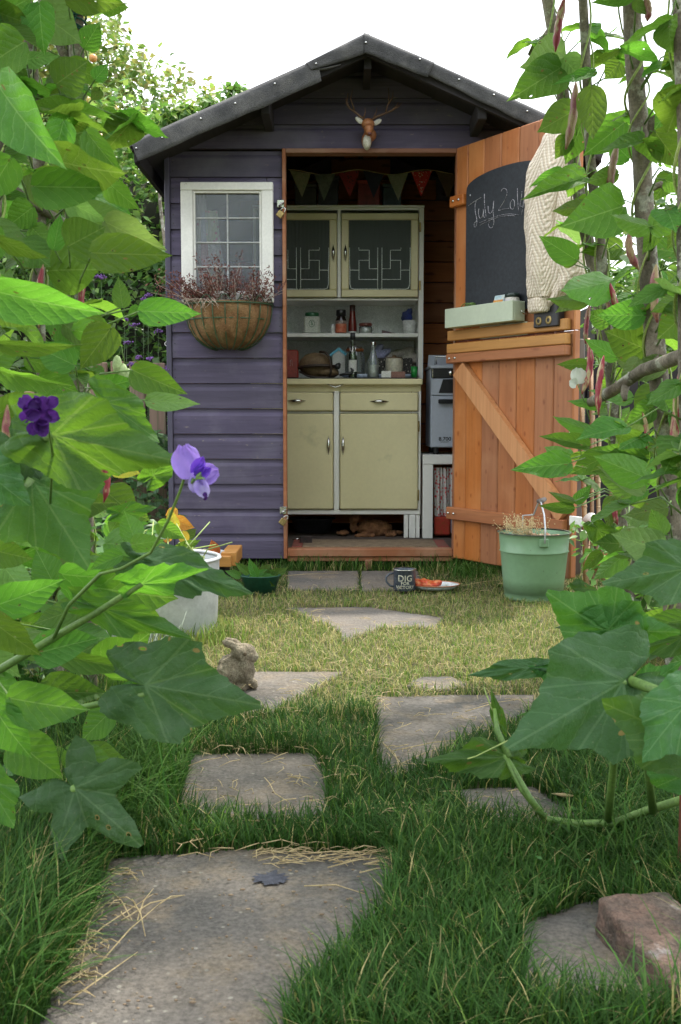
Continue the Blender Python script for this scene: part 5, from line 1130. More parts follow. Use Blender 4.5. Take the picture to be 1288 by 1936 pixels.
# ================= right side: post, canes, tools, pots =================
c = P(1093,1000,4.75); t = thing('fence_post', 'weathered grey post standing right of the open door', 'post', (c.x, 4.75, 0))
part('post', MB().bbox(P(1085,900,4.75).x, P(1101,900,4.75).x, 4.74, 4.80, -.02, P(1093,641,4.75).z, .003), wood('grey_weathered_wood', (.22,.20,.18), (.15,.13,.12), 'z', None, .85, .6, 40), t)
rr = random.Random(12)
fp = thing('board_fence', 'dark board fence behind the canes right of the shed', 'fence', (1.6, 5.5, 0))
for k in range(16):
    x = 1.12+k*.135; part('fence_board', MB().bbox(x, x+.125, 5.55, 5.57, .02, .98+rr.uniform(-.02,.02), .003), m_soffit, fp)
for z in (.25,.8): part('fence_rail', MB().bbox(1.1, 3.3, 5.572, 5.61, z, z+.05, .003), m_soffit, fp)
CANE = 'bamboo canes and tool handles leaning beside the shed'
for k, (x0, y0, x1, y1, r_) in enumerate(((1108,1120,1100,760,5),(1120,1100,1118,700,4),(1128,1110,1135,770,3.5),(1140,1120,1112,640,4),(1152,1110,1158,800,4),(1165,1120,1150,860,3),(1178,1110,1183,880,4),(1104,1150,1118,1010,3),(1196,1120,1190,820,3.5),(1212,1120,1218,900,3))):
    Y = 4.45+.04*k; a = P(x0,y0,Y); a.z = 0; b = P(x1,y1,Y+.2)
    lb = ['tan cane nearest the grey post', 'long tan cane reaching above the latch plate', 'thin cane between two thicker ones right of the post', 'tall cane leaning left towards the door top', 'short upright cane behind the watering can', 'slim cane leaning slightly left by the pots', 'cane right of the watering can spout', 'pale short stake close to the green bucket', 'cane near the middle hazel pole', 'last thin cane in the row by the tall pole'][k]
    m = MB(); n = 7; pts = [a.lerp(b, i/n) for i in range(n+1)]; m.tube(pts, r_*Y/F, 7)
    for i in range(1, n): m.tube([pts[i]-(b-a)*.004, pts[i]+(b-a)*.004], r_*Y/F*1.22, 7)
    solo('garden_cane', m, M('tan_cane_%d' % (k % 3), [(.42,.28,.15),(.36,.22,.12),(.50,.38,.24)][k % 3], [(.30,.18,.10),(.26,.16,.09),(.40,.28,.16)][k % 3], .6, 18, (1,1,.2)), lb, 'cane', a, CANE)
wc = thing('watering_can', 'grey metal watering can with its rose pointing up left', 'watering can', P(1185,1060,4.5))
part('spout', MB().tube([P(1180,1050,4.5), P(1150,1015,4.45), P(1128,994,4.42)], [.018,.022,.030], 14), m_steel, wc); part('rose', MB().tube([P(1127,993,4.42), P(1113,985,4.40)], [.034,.038], 16), m_steel, wc)
part('can_body', MB().lathe([(0,.002),(.10,.002),(.10,.20),(.08,.22),(.07,.22),(.09,.19),(.09,.01)], (P(1215,1100,4.6).x, 4.6, .0), 28), m_steel, wc)
m_terra = M('terracotta', (.46,.17,.09), (.38,.13,.07), .8, 12, rand=.1, bump=.2)
for px, py, Y, a, lb in ((1138,1062,4.2,80,'terracotta pot lying on its side beside the bucket'), (1156,1034,4.5,20,'terracotta pot standing behind the fallen pot')):
    p = P(px,py,Y); Mx = Matrix.Rotation(R(a),4,'Y'); solo('flower_pot', MB().lathe([(0,-.04),(.028,-.04),(.040,.03),(.045,.031),(.045,.045),(.038,.045),(.034,.0),(0,-.03)], p, 20, M=Mx), m_terra, lb, 'flower pot', p)

# ================= picket fence on the left =================
pf = thing('picket_fence', 'low weathered brown picket fence left of the shed', 'fence', (-1.3, 5.3, 0))
m_pk = wood('weathered_picket', (.30,.205,.155), (.20,.13,.095), 'z', (6,.06,(.10,.06,.04)), .85, .6, 40, .2)
pxs = [(60,88),(98,124),(134,160),(170,204),(211,238),(246,275),(283,314)]
for k, (a, b) in enumerate(pxs):
    Y = 5.32; m = MB(); x0, x1 = P(a,800,Y).x, P(b,800,Y).x; zt = P(a,684+rr.uniform(-3,3),Y).z
    m.bbox(x0, x1, Y, Y+.018, .02, zt, .003); part('picket', m, m_pk, pf)
for z in (.22,.78): part('rail', MB().bbox(P(40,800,5.35).x, P(322,800,5.35).x, 5.34, 5.375, z, z+.05, .003), m_pk, pf)
# ================= leaf shapes =================
def lmesh(name, pts, faces, uvs, mat):
    me = bpy.data.meshes.new(name); me.from_pydata(pts, [], faces); me.materials.append(mat)
    uv = me.uv_layers.new(name='UVMap')
    for lp in me.loops: uv.data[lp.index].uv = uvs[lp.vertex_index]
    for p in me.polygons: p.use_smooth = True
    return me
def bean_leaf(seed, mat, fold=.10, droop=.14, twist=.0):
    """ovate pointed leaflet: base at the origin, tip at (0,1,0), full width 1"""
    r = random.Random(seed)
    T = [0, .05, .12, .22, .34, .46, .58, .70, .80, .90, 1.0]; Wd = [.03, .30, .42, .49, .50, .46, .39, .29, .185, .075, .0]
    ph = r.uniform(0,6); vs = []; uv = []; S = (-1,-.62,-.28,0,.28,.62,1)
    for j, t in enumerate(T):
        for s in S:
            sk = 1+.05*math.sin(t*7+ph)*(1 if s > 0 else -1); x = s*Wd[j]*sk
            y = t-(.055*abs(s)**2 if t < .25 else 0)
            z = fold*abs(x)*1.2 - droop*t*t*.55 + .020*math.sin(t*16+ph+abs(s)*2)*abs(s)**1.5 + twist*x*t + .012*math.sin(t*40)*(1-t)*(abs(s) > .2)
            vs.append((x, y, z)); uv.append((x+.5, t))
    n = len(S); fs = [(j*n+i, j*n+i+1, (j+1)*n+i+1, (j+1)*n+i) for j in range(len(T)-1) for i in range(n-1)]
    return lmesh('leaf', vs, fs, uv, mat)
def squash_leaf(seed, mat, cup=.10, wave=.04, key=None):
    """shallowly five lobed, heart based leaf; petiole joins at the origin, main tip at (0,1,0)"""
    r = random.Random(seed); n = 72; rings = [.10,.24,.38,.52,.66,.80,.91,1.0]; vs = [(0,0,0)]; uv = [(.5,.14)]; ph = r.uniform(0,6)
    key = key or [(0,1.0),(9,.84),(26,.68),(46,.68),(60,.76),(78,.66),(98,.58),(120,.58),(140,.50),(160,.34),(180,.07)]
    def rad(a):
        a = abs(math.degrees(a)); a = min(a, 180)
        for (a0, r0), (a1, r1) in zip(key, key[1:]):
            if a <= a1:
                t = (a-a0)/(a1-a0); t = t*t*(3-2*t) if r1 > r0 or a0 > 60 else t; return r0+(r1-r0)*t
        return .1
    for q in rings:
        for k in range(n):
            a = -math.pi+2*math.pi*(k+.5)/n; R0 = rad(a)*(1+.04*math.sin(a*5+ph)+.018*math.sin(a*13+ph)*(q > .9)+.022*math.sin(a*31+ph)*(q > .95)); x = q*R0*math.sin(a); y = q*R0*math.cos(a)
            z = cup*math.hypot(x,y)*(.6) - .12*max(0,y)**2 + wave*q**2*math.sin(a*6+ph) + .025*q**2*math.sin(a*11+2*ph)+.022*noise.noise(Vector((q*math.sin(a)*6+seed, q*math.cos(a)*6, seed)))+.012*noise.noise(Vector((q*math.sin(a)*15, q*math.cos(a)*15, seed)))-.05*abs(math.sin(a*2.5))*q
            vs.append((x/1.24, y, z)); uv.append((x+.5, .14+y*.86))
    fs = [(0, 1+k, 1+(k+1) % n) for k in range(n-1)]
    for j in range(len(rings)-1):
        for k in range(n-1): fs.append((1+j*n+k, 1+(j+1)*n+k, 1+(j+1)*n+k+1, 1+j*n+k+1))
    fs = [f[::-1] for f in fs]
    return lmesh('leaf', vs, fs, uv, mat)
BEAN = [bean_leaf(s, m_bean, f, d, t) for s, f, d, t in ((1,.10,.14,0),(2,.16,.22,.1),(3,.05,.08,-.12),(4,.22,.30,.05),(5,.12,.35,-.1))]
PALE = [bean_leaf(s, m_beanpale, f, d, t) for s, f, d, t in ((6,.08,.10,.1),(7,.15,.2,-.1))]
OLD = [bean_leaf(8, m_old, .2, .3, .2), bean_leaf(9, m_orange, .3, .25, -.2)]
SQ = [squash_leaf(s, m_squash, c, w) for s, c, w in ((1,.10,.04),(2,.20,.06),(3,-.05,.05))]
SQD = [squash_leaf(s, m_squashd, c, w) for s, c, w in ((4,.08,.035),(5,-.06,.05))]
LOBED = [squash_leaf(7, m_squashd, .12, .06, [(0,1.0),(8,.86),(24,.52),(34,.46),(48,.62),(60,.86),(74,.62),(92,.42),(112,.60),(126,.66),(142,.42),(160,.30),(180,.07)])]
KINDS_ = {'l': LOBED, 'b': BEAN, 'p': PALE, 'o': OLD[:1], 'r': OLD[1:], 's': SQ, 'd': SQD}
LR = random.Random(21)
def put_leaf(parent, kind, B, T, wr, roll, flip=False, me=None):
    a = (T-B); Ln = a.length; a = a/Ln; mid = (B+T)/2; n0 = (CAM-mid).normalized(); n0 = (n0-a*n0.dot(a)).normalized(); n1 = a.cross(n0)
    n = n0*math.cos(R(roll)) + n1*math.sin(R(roll))
    if flip: n = -n
    x = a.cross(n).normalized()
    Mx = Matrix(((x.x*wr*Ln, a.x*Ln, n.x*Ln, B.x), (x.y*wr*Ln, a.y*Ln, n.y*Ln, B.y), (x.z*wr*Ln, a.z*Ln, n.z*Ln, B.z), (0,0,0,1)))
    o = bpy.data.objects.new('leaf', me or LR.choice(KINDS_[kind])); COL.objects.link(o); o.parent = parent
    o.matrix_basis = Matrix.Translation(-worg(parent)) @ Mx
    return o
def rows(parent, Y0, data):
    """kind, base px, tip px, depth, depth change to the tip, width ratio, roll"""
    out = []
    for d in data:
        k, bx, by, tx, ty, Y, dY, wr, roll = d[:9]
        o = put_leaf(parent, k, P(bx,by,Y), P(tx,ty,Y+dY), wr, roll, len(d) > 9 and d[9]); out.append(P(bx,by,Y))
    return out

def rand_rows(parent, n, x0, x1, y0, y1, ya, yb, la, lb, seed, kinds='bbbbbp', right=True, avoid=((30,720,125,830),(320,800,440,960),(95,120,180,350),(105,470,170,580),(125,850,180,940),(55,90,85,330))):
    r = random.Random(seed)
    for k in range(n):
        bx, by, Y = r.uniform(x0,x1), r.uniform(y0,y1), r.uniform(ya,yb); L_ = r.uniform(la,lb)*1.8/Y; a = R(r.gauss(18 if right else 162, 38)); tx, ty = bx+L_*math.cos(a), by+L_*math.sin(a)*.8
        if any(ax0 < bx < ax1 and ay0 < by < ay1 or ax0 < tx < ax1 and ay0 < ty < ay1 for ax0, ay0, ax1, ay1 in avoid): continue
        put_leaf(parent, r.choice(kinds), P(bx,by,Y), P(tx,ty,Y+r.uniform(-.04,.04)), r.uniform(.5,.85), r.uniform(-25,55), r.random() < .35)
# ================= poles =================
POLE = 'hazel bean poles'
def pole(name, label, pts, rad, Y0, Y1, stubs=(), extra_top=.9):
    """bark covered rod from the ground up; stays straight-ish past the frame"""
    w_ = [P(px, py, Y0+(Y1-Y0)*i/(len(pts)-1)) for i, (px, py) in enumerate(pts)]   # first is the foot
    top = w_[-1]+(w_[-1]-w_[-2]).normalized()*extra_top; w_.append(top)
    fine = []; rads = []; n = len(w_)
    for i in range(n-1):
        for k in range(6):
            t = k/6; p0, p1, p2, p3 = w_[max(i-1,0)], w_[i], w_[i+1], w_[min(i+2,n-1)]
            q = .5*((2*p1)+(p2-p0)*t+(2*p0-5*p1+4*p2-p3)*t*t+(-p0+3*p1-3*p2+p3)*t**3)
            q += Vector((noise.noise(q*5), noise.noise(q*5+Vector((9,0,0))), 0))*.006; fine.append(q); s = (i+t)/(n-1)
            rads.append(rad*(1.12-.35*s)*(1+.06*noise.noise(q*9)))
    m = MB().tube(fine, rads, 12)
    for f0, d, L_, r2 in stubs:
        b0 = fine[int(f0*(len(fine)-1))]; pts_ = [b0, b0+Vector(d)*L_*.4, b0+Vector(d)*L_*.8+Vector((0,0,.01)), b0+Vector(d)*L_]
        m.tube(pts_, [r2*1.3, r2, r2*.9, r2*.75], 8)
    o = solo(name, m, m_bark, label, 'bean pole', w_[0], POLE); return fine
def pole_pts(*a): return a
PL1 = pole('hazel_pole', 'thin hazel pole nearest the left edge of the picture', [(110,1330),(96,1000),(75,640),(72,300),(48,-10)], .015, 2.35, 2.35, ((.55,(.9,-.1,.5),.07,.009),))
PL2 = pole('hazel_pole', 'thick hazel pole on the left bound with green twine at the top', [(165,1300),(158,930),(140,560),(148,250),(142,-10)], .021, 2.55, 2.50, ((.75,(-.4,.2,.85),.22,.014),(.47,(-.95,0,.3),.30,.010)))
PL3 = pole('hazel_pole', 'leftmost hazel pole, mostly hidden by bean leaves', [(-90,1500),(-60,1000),(-20,500),(2,0)], .017, 2.0, 2.1)
PR1 = pole('hazel_pole', 'leftmost pole of the right hand bean row, beside the jumper', [(1215,1190),(1180,900),(1130,560),(1075,250),(1036,-10)], .020, 3.30, 3.15, ((.80,(-.62,0,-.72),.10,.010),))
PR2 = pole('hazel_pole', 'slim pale barked pole standing just left of the dark thick pole', [(1190,1180),(1180,1020),(1150,640),(1118,300),(1100,-10)], .0145, 2.95, 2.9)
PR3 = pole('hazel_pole', 'thick dark hazel pole with side branches at the right', [(1280,1365),(1270,1000),(1238,640),(1212,300),(1192,-10)], .0225, 2.46, 2.35, ((.66,(.80,-.1,.60),.22,.013),(.60,(.9,-.2,-.12),.05,.008)))
PR4 = pole('hazel_pole', 'hazel pole at the extreme right edge of the picture', [(1330,1600),(1315,1100),(1300,600),(1292,100)], .017, 1.9, 1.9)
br_ = [P(1118,760,2.6),P(1160,738,2.4),P(1215,700,2.30),P(1250,688,2.2),P(1300,668,2.05),P(1400,640,1.9)]
solo('cross_branch', MB().tube(br_, [.012,.013,.0135,.014,.014,.015], 10).tube([P(1185,722,2.36),P(1180,745,2.34),P(1182,756,2.33)], [.010,.008,.005], 8).tube([P(1187,722,2.36),P(1192,704,2.36)], [.009,.005], 8), m_bark, 'grey crossing branch tied level across the right hand poles', 'branch', br_[2])
br2 = [P(-20,1190,2.2), P(0,350,2.3), P(60,395,2.3), P(130,440,2.5)]
solo('cross_branch', MB().tube([P(-40,325,2.2), P(10,345,2.25), P(60,385,2.3), P(120,420,2.4)], .010, 8), m_bark, 'thin brown branch slanting across the upper left poles', 'branch', P(10,345,2.25))
solo('cross_branch', MB().tube([P(-40,748,2.0), P(20,758,2.1), P(90,770,2.3), P(150,778,2.45)], .009, 8), m_bark, 'thin branch behind the dark purple sweet pea on the left', 'branch', P(20,758,2.1))
cc = P(143,45,2.50); tw = thing('twine_binding', 'dark green twine wound round the top of the thick left pole', 'twine', cc); m = MB()
for k in range(7):
    zo = .028-.010*k+(.012 if k > 4 else 0); m.tube([Vector((.0235*math.cos(t), .0235*math.sin(t), zo+.008*math.sin(t+k))) for t in [j*math.pi/8 for j in range(17)]], .0024, 5)
m.tube([Vector((.012,-.022,.03)), Vector((.004,-.028,-.01)), Vector((.0,-.026,-.05))], .0018, 5); part('twine', m, m_twine, tw, False)

# ================= bean plants =================
def vine_on(mb, P_, r_off, turns, rad=.0028, s0=0, s1=1, ph=0):
    pts = []; n = len(P_); N = int(turns*16)
    for k in range(N+1):
        t = s0+(s1-s0)*k/N; f = t*(n-1); i = min(int(f), n-2); q = P_[i].lerp(P_[i+1], f-i); a = ph+2*math.pi*turns*k/N
        pts.append(q+Vector((math.cos(a)*r_off, math.sin(a)*r_off, 0)))
    mb.tube(pts, rad, 5)
def near(P_, z, up=0):
    n = len(P_)
    for i in range(n-1):
        if P_[i].z <= z <= P_[i+1].z: return P_[i].lerp(P_[i+1], (z-P_[i].z)/max(1e-6, P_[i+1].z-P_[i].z))
    return P_[0] if z < P_[0].z else P_[-1]
def bean_plant(label, poleP, hero, fill, frange, side, seed, pods=(), r_pole=.02, zmax=2.35, fx=(.02,.26), small=.085):
    r = random.Random(seed)
    root = thing('bean_plant', label, 'bean plant', (poleP[0].x, poleP[0].y, 0), 0, 'climbing beans on hazel poles')
    vm = MB(); vine_on(vm, poleP, r_pole+.003, 6.5, .0030, 0, 1, seed); vine_on(vm, poleP, r_pole+.004, 5, .0022, .05, .95, seed+2)
    pet = MB(); starts = rows(root, 0, hero)
    for b in starts:
        q = near(poleP, b.z-.04); e = b; mid = (q+e)/2+Vector((0,-.01,.03)); pet.tube([q, mid, e], [.0024,.0019,.0016], 5)
    for k in range(fill):
        z = r.uniform(*frange); q = near(poleP, z); a = r.uniform(0, 2*math.pi); d = r.uniform(*fx)
        c = q+Vector((math.cos(a)*d+side*d*.35, math.sin(a)*d*.8, r.uniform(-.02,.05)))
        if c.y < 1.35: continue
        pet.tube([q, (q+c)/2+Vector((0,0,.03)), c], [.0022,.0018,.0014], 5)
        base = r.uniform(0, 6.28)
        for j, da in enumerate((0, 1.9, -1.9)[:r.choice((2,3,3))]):
            L_ = small*r.uniform(.75,1.25); dr = Vector((math.cos(base+da), math.sin(base+da), r.uniform(-.65,.05))).normalized()
            n0 = Vector((r.gauss(0,.35), r.gauss(0,.35)-.25, 1)); n0 = (n0-dr*n0.dot(dr)).normalized(); x = dr.cross(n0); w_ = L_*r.uniform(.68,.85)
            o = bpy.data.objects.new('leaf', r.choice(BEAN if r.random() > .07 else PALE)); COL.objects.link(o); o.parent = root
            Mx = Matrix(((x.x*w_, dr.x*L_, n0.x*L_, c.x), (x.y*w_, dr.y*L_, n0.y*L_, c.y), (x.z*w_, dr.z*L_, n0.z*L_, c.z), (0,0,0,1)))
            o.matrix_basis = Matrix.Translation(-Vector(root.location)) @ Mx
    # growth above the picture that shades the lawn, joined
    top = MB()
    for k in range(330):
        z = r.uniform(1.55, zmax); q = near(poleP, z); a = r.uniform(0,6.28); d = r.uniform(.02,.32 if z < 1.8 else .75); c = q+Vector((math.cos(a)*d, math.sin(a)*d, 0))
        if c.z < .7+.40*c.y+.03 and abs(c.x) < .33*c.y: continue
        L_ = r.uniform(.07,.11); dr = Vector((math.cos(a+r.uniform(-1,1)), math.sin(a+r.uniform(-1,1)), r.uniform(-.6,.2))).normalized(); x = dr.cross(Vector((0,0,1))).normalized()*L_*.4; up = x.cross(dr).normalized()*L_*.05
        top.add([c, c+dr*L_*.35+x+up, c+dr*L_, c+dr*L_*.35-x+up, c+dr*L_*.4], [(0,1,4),(1,2,4),(2,3,4),(3,0,4)], True)
    me = top.mesh('upper_leaves', m_bean, Vector(root.location)); uv = me.uv_layers.new(name='UVMap')
    for lp in me.loops: uv.data[lp.index].uv = ((.5,0),(.9,.35),(.5,1),(.1,.35),(.5,.4))[lp.vertex_index % 5]
    uo = addmesh('upper_leaves', me, root); uo['kind'] = 'stuff'
    part('vine', vm, m_vine, root); part('petioles', pet, m_petiole, root, kind='stuff')
    for (px0, py0, px1, py1, Y, rr_, dark) in pods:
        a, b = P(px0,py0,Y), P(px1,py1,Y); n = 12; pts = []; rad = []
        bend = Vector((r.uniform(-.012,.012), 0, 0))
        for k in range(n+1):
            t = k/n; pts.append(a.lerp(b,t)+bend*math.sin(math.pi*t)); rad.append(1.3*rr_*Y/F*(.18+.82*min(1,t*5)*min(1,(1-t)*4.5+.05))*(1+.10*math.sin(t*26)))
        part('pod', MB().tube(pts, rad, 8, squash=.6), m_poddark if dark else m_pod, root)
    return root

H1 = [('b',75,8,80,102,2.0,0,.75,25),('b',0,165,94,308,1.75,-.1,.50,30),('b',45,80,-40,130,1.9,0,.9,20),('b',0,455,92,492,1.7,0,.5,50),
      ('b',62,392,10,430,2.1,0,.9,10),('b',20,600,95,655,1.9,0,.7,60,True),('b',0,700,128,741,1.55,0,.35,40),('b',0,650,150,668,1.65,0,.28,40),
      ('b',-10,20,60,50,2.0,0,.8,20),('b',-5,130,45,80,2.05,0,.7,20),('p',30,470,95,500,2.2,0,.8,30),('b',20,300,-30,380,1.8,0,.8,0),
      ('b',-30,560,60,620,1.5,0,.7,30),('b',60,430,100,470,2.1,0,.8,0,True),('b',-20,800,50,740,1.9,0,.7,20),('b',-30,690,40,650,1.8,0,.8,10),('b',50,150,20,230,2.1,0,.7,10)]
H2 = [('b',128,-8,236,14,2.1,0,.45,30),('b',192,4,243,17,2.5,0,.8,20),('b',108,158,166,116,2.05,0,1.05,0),('b',100,302,228,337,1.8,-.1,.62,45),('b',165,250,232,340,1.85,0,.45,20),
      ('b',66,352,207,358,1.75,0,.56,10),('p',128,380,200,422,1.9,0,.60,30),('b',130,465,200,428,1.8,0,1.1,0),('b',175,478,326,483,1.7,0,.50,0),('p',200,420,312,476,1.85,0,.60,20),
      ('b',102,470,116,402,1.9,0,.5,10),('b',232,580,224,521,1.9,0,.60,10),('b',266,588,380,593,1.7,0,.48,0),('b',262,580,240,600,1.95,0,.6,10),('b',140,625,238,637,1.95,0,.50,30,True),('b',165,590,190,640,2.0,0,.8,10),
      ('b',80,575,182,598,1.6,0,.42,50),('b',252,700,352,747,1.75,0,.55,10),('p',279,757,379,764,1.72,0,.36,0),('b',180,150,205,120,2.2,0,.8,0),('b',190,170,172,190,2.2,0,.9,0),('b',120,230,100,310,1.9,0,.7,0),
      ('b',140,690,60,650,1.9,0,.7,10),('b',125,235,180,230,2.0,0,.6,50),('b',180,735,255,720,1.9,0,.7,20),('b',200,340,262,400,2.0,0,.7,40),('b',160,90,190,40,2.3,0,.8,0),('b',210,620,150,700,1.85,0,.7,0)]
bpA = bean_plant('bean plant with narrow dense leaves on the thin left pole', PL1, H1, 34, (.15,1.5), -1, 31, [(82,500,74,620,2.0,7,0),(14,765,2,900,1.9,10,1),(8,290,4,330,2.1,5,0)], .016)
bean_plant('bean plant with broad pointed leaves on the twine bound left pole', PL2, H2, 20, (.2,1.55), -.6, 32, [(158,505,150,640,2.2,8,0),(188,860,196,950,2.2,8,0),(170,780,178,900,2.3,7,0),(100,290,112,262,2.2,7,1)], .022, fx=(.02,.16))
bpB = bean_plant('bean plant crowding the leftmost half hidden pole', PL3, [('b',-20,1170,75,1245,1.5,0,.7,40),('b',70,1235,187,1203,1.6,0,.62,-15),('b',20,1320,166,1348,1.5,0,.62,20),('b',-10,1145,122,1104,1.6,0,.55,20),('b',-10,975,128,950,1.6,0,.36,30),('b',210,1345,150,1402,1.8,0,.75,20),
   ('b',-10,1340,55,1440,1.5,0,.7,20),('b',30,1400,118,1475,1.6,0,.8,10),('b',100,1100,68,1038,1.9,0,.9,0),('b',-10,1040,60,1060,1.7,0,.8,20),('b',112,1238,256,1272,1.8,0,.28,20),('b',150,1150,60,1180,1.8,0,.6,20)], 34, (.1,1.5), .4, 33, [], .018, fx=(.02,.24))

H3 = [('p',1066,108,988,126,3.0,-.1,.75,0),('b',1060,128,975,181,2.95,-.1,.55,0),('p',1066,110,1101,150,2.95,0,.95,0),('b',1126,135,1042,158,2.8,0,.34,40),('b',1092,205,1014,251,2.75,0,.70,0,True),('b',1105,336,998,362,2.6,-.1,.30,30),
      ('b',1062,322,1000,350,2.75,0,.35,20),('b',1115,388,1041,402,2.7,0,.45,10,True),('b',1088,490,1019,446,2.7,0,.58,0),('b',1085,500,1062,470,2.9,0,.9,0),('b',1112,565,1030,572,2.6,0,.38,30,True),('p',1108,558,1050,590,2.7,0,.5,10),
      ('b',1112,690,1053,689,2.8,0,.42,0),('b',1142,765,1070,760,2.6,0,.32,20,True),('b',1120,815,1042,790,2.5,0,.34,20,True),('b',1112,843,1022,820,2.45,0,.34,20),('b',1076,876,973,886,2.4,-.1,.36,10),('p',1070,870,1030,845,2.5,0,.8,0),
      ('b',1084,962,1018,956,2.6,0,.34,0),('b',1086,948,1033,932,2.6,0,.34,20,True),('b',1150,860,1078,896,2.6,0,.65,0),('b',1088,950,1120,915,2.7,0,.5,0),('b',1075,260,1050,300,3.0,0,.8,0),('b',1100,235,1070,308,3.0,0,.75,0)]
H4 = [('b',1119,165,1121,270,2.6,0,.56,0,True),('b',1172,118,1144,150,2.7,0,1.1,0),('b',1180,232,1106,292,2.7,0,.75,0),('b',1168,328,1104,346,2.5,0,.55,0,True),('b',1177,390,1068,426,2.4,-.1,.60,0),('b',1160,530,1048,560,2.5,-.1,.42,20,True),
      ('b',1220,660,1144,626,2.45,0,.95,0),('p',1200,690,1155,660,2.6,0,.6,0),('b',1166,676,1104,640,2.5,0,.46,0,True),('b',1152,610,1108,590,2.8,0,.8,0),('b',1200,240,1150,215,2.9,0,.8,0),('b',1190,300,1150,260,2.8,0,.9,0),
      ('b',1160,940,1150,1000,2.6,0,.62,0,True),('b',1196,930,1124,893,2.4,0,.50,20,True),('b',1222,866,1122,846,2.4,0,.40,20),('b',1175,1010,1130,1040,2.7,0,.6,0),('b',1136,1045,1100,1080,2.8,0,.5,0)]
H5 = [('b',1232,428,1142,412,2.15,-.05,.34,25,True),('b',1230,428,1300,405,2.15,0,.75,10,True),('b',1292,95,1250,132,2.2,0,.9,0),('b',1292,165,1238,245,2.2,0,.7,0),('b',1240,250,1290,320,2.3,0,.7,0),('b',1300,560,1226,592,2.0,0,.45,0,True),('b',1300,590,1244,640,2.0,0,1.0,0),
      ('b',1225,905,1118,860,2.2,0,.52,0,True),('p',1215,930,1130,880,2.3,0,.35,20),('b',1260,960,1180,975,2.3,0,.55,0,True),('p',1252,1042,1158,1008,2.2,0,.70,10),('b',1290,880,1235,830,2.3,0,.7,0),('b',1235,770,1185,800,2.4,0,.8,0),('b',1270,330,1235,380,2.4,0,.7,0),
      ('b',1255,1010,1230,960,2.2,0,.7,0,True),('b',1245,430,1215,480,2.3,0,.6,0),('b',1300,420,1262,470,2.2,0,.7,0),('b',1258,340,1300,360,2.3,0,.8,0),('b',1195,-8,1120,5,2.3,0,.4,0),('b',1200,0,1225,30,2.2,0,.6,0,True),('b',1300,770,1250,740,2.2,0,.7,0)]
bean_plant('bean plant hung with red streaked pods next to the jumper and shed door', PR1, H3, 16, (.35,1.75), .9, 41, [(1068,-5,1050,98,2.6,9,0),(1089,155,1070,282,2.7,10,1),(1115,575,1107,650,2.6,6,0),(1114,650,1100,745,2.6,8,0)], .021, fx=(.02,.18), small=.09)
bean_plant('bean plant with purple pods on the slim pale right hand pole', PR2, H4, 18, (.3,1.6), .7, 42, [(1168,270,1152,365,2.5,9,1),(1142,672,1132,785,2.4,8,0),(1150,530,1180,615,2.5,8,0),(1172,945,1168,992,2.6,7,0),(1146,600,1140,560,2.5,5,1)], .015, fx=(.02,.18), small=.085)
bpC = bean_plant('bean plant with long crimson pods on the thick dark right hand pole', PR3, H5, 20, (.3,1.5), .9, 43, [(1241,500,1243,610,2.1,10,1),(1284,705,1262,885,1.95,11,0),(1219,-5,1224,40,2.2,8,1),(1190,440,1208,510,2.3,9,1),(1215,780,1222,850,2.4,6,0)], .023, fx=(.02,.22), small=.08)
bean_plant('bean plant filling the far right edge of the picture', PR4, [('b',1300,1170,1190,1190,2.0,0,.4,10)], 22, (.2,1.4), .8, 44, [], .018, fx=(.02,.2))

rand_rows(bpA, 46, -40, 150, -20, 960, 1.9, 2.6, 90, 150, 61)
rand_rows(bpB, 60, -50, 230, 900, 1500, 1.75, 2.5, 90, 160, 62, kinds='bbbbbbp')
rand_rows(bpC, 46, 1165, 1330, 430, 1240, 2.35, 3.0, 80, 130, 63, right=False)
# ================= squash plants =================
def squash(label, loc, data, stems, tend=()):
    root = thing('squash_plant', label, 'squash plant', loc, 0, 'trailing squash plants'); b = rows(root, 0, data)
    for s in stems:
        pts = [P(*p[:3]) if len(p) == 3 else p for p in s[0]]; part('stem', MB().tube(pts, s[1], 8), m_petiole, root)
    m = MB()
    for s in tend: m.tube([P(*p) for p in s], .0012, 4)
    if tend: part('tendrils', m, m_vine, root, kind='stuff')
    return root
squash('squash plant with broad leaves reaching over the left path edge', (-.75,1.9,0),
   [('s',98,822,336,872,1.35,-.05,.62,10),('s',60,905,168,1072,1.5,-.05,.95,0),('d',30,840,95,930,1.5,0,.9,0),('s',268,1104,392,1085,1.55,0,.62,45),('d',290,1062,482,1112,1.6,-.05,.42,-25),('s',190,1150,362,1207,1.6,0,.38,20),
    ('d',275,1295,488,1332,1.55,-.05,.78,0),('s',270,1312,340,1392,1.6,0,.7,50),('l',142,1490,266,1598,1.5,-.05,1.05,0),('b',-10,550,192,602,1.35,0,.42,20),('s',200,760,308,838,1.65,0,.62,0),('o',215,880,265,895,1.9,0,.8,0),
    ('d',-30,890,60,960,1.4,0,.9,0),('s',-20,1480,30,1570,1.4,0,.8,20),('s',230,970,300,958,2.1,0,.5,10),('s',290,900,340,850,2.6,0,.7,0)],
   [([(-40,1290,1.6),(60,1230,1.6),(180,1160,1.6),(268,1104,1.55)], [.0065,.006,.005,.004]), ([(-30,1400,1.7),(120,1345,1.6),(275,1312,1.55)], [.0055,.005,.004]), ([(-30,900,1.5),(40,850,1.4),(98,822,1.35)], [.009,.008,.006]), ([(-30,1000,1.6),(30,960,1.5),(60,905,1.5)], [.008,.007,.006]), ([(-20,1600,1.8),(60,1540,1.6),(142,1490,1.5)], [.009,.008,.006])])
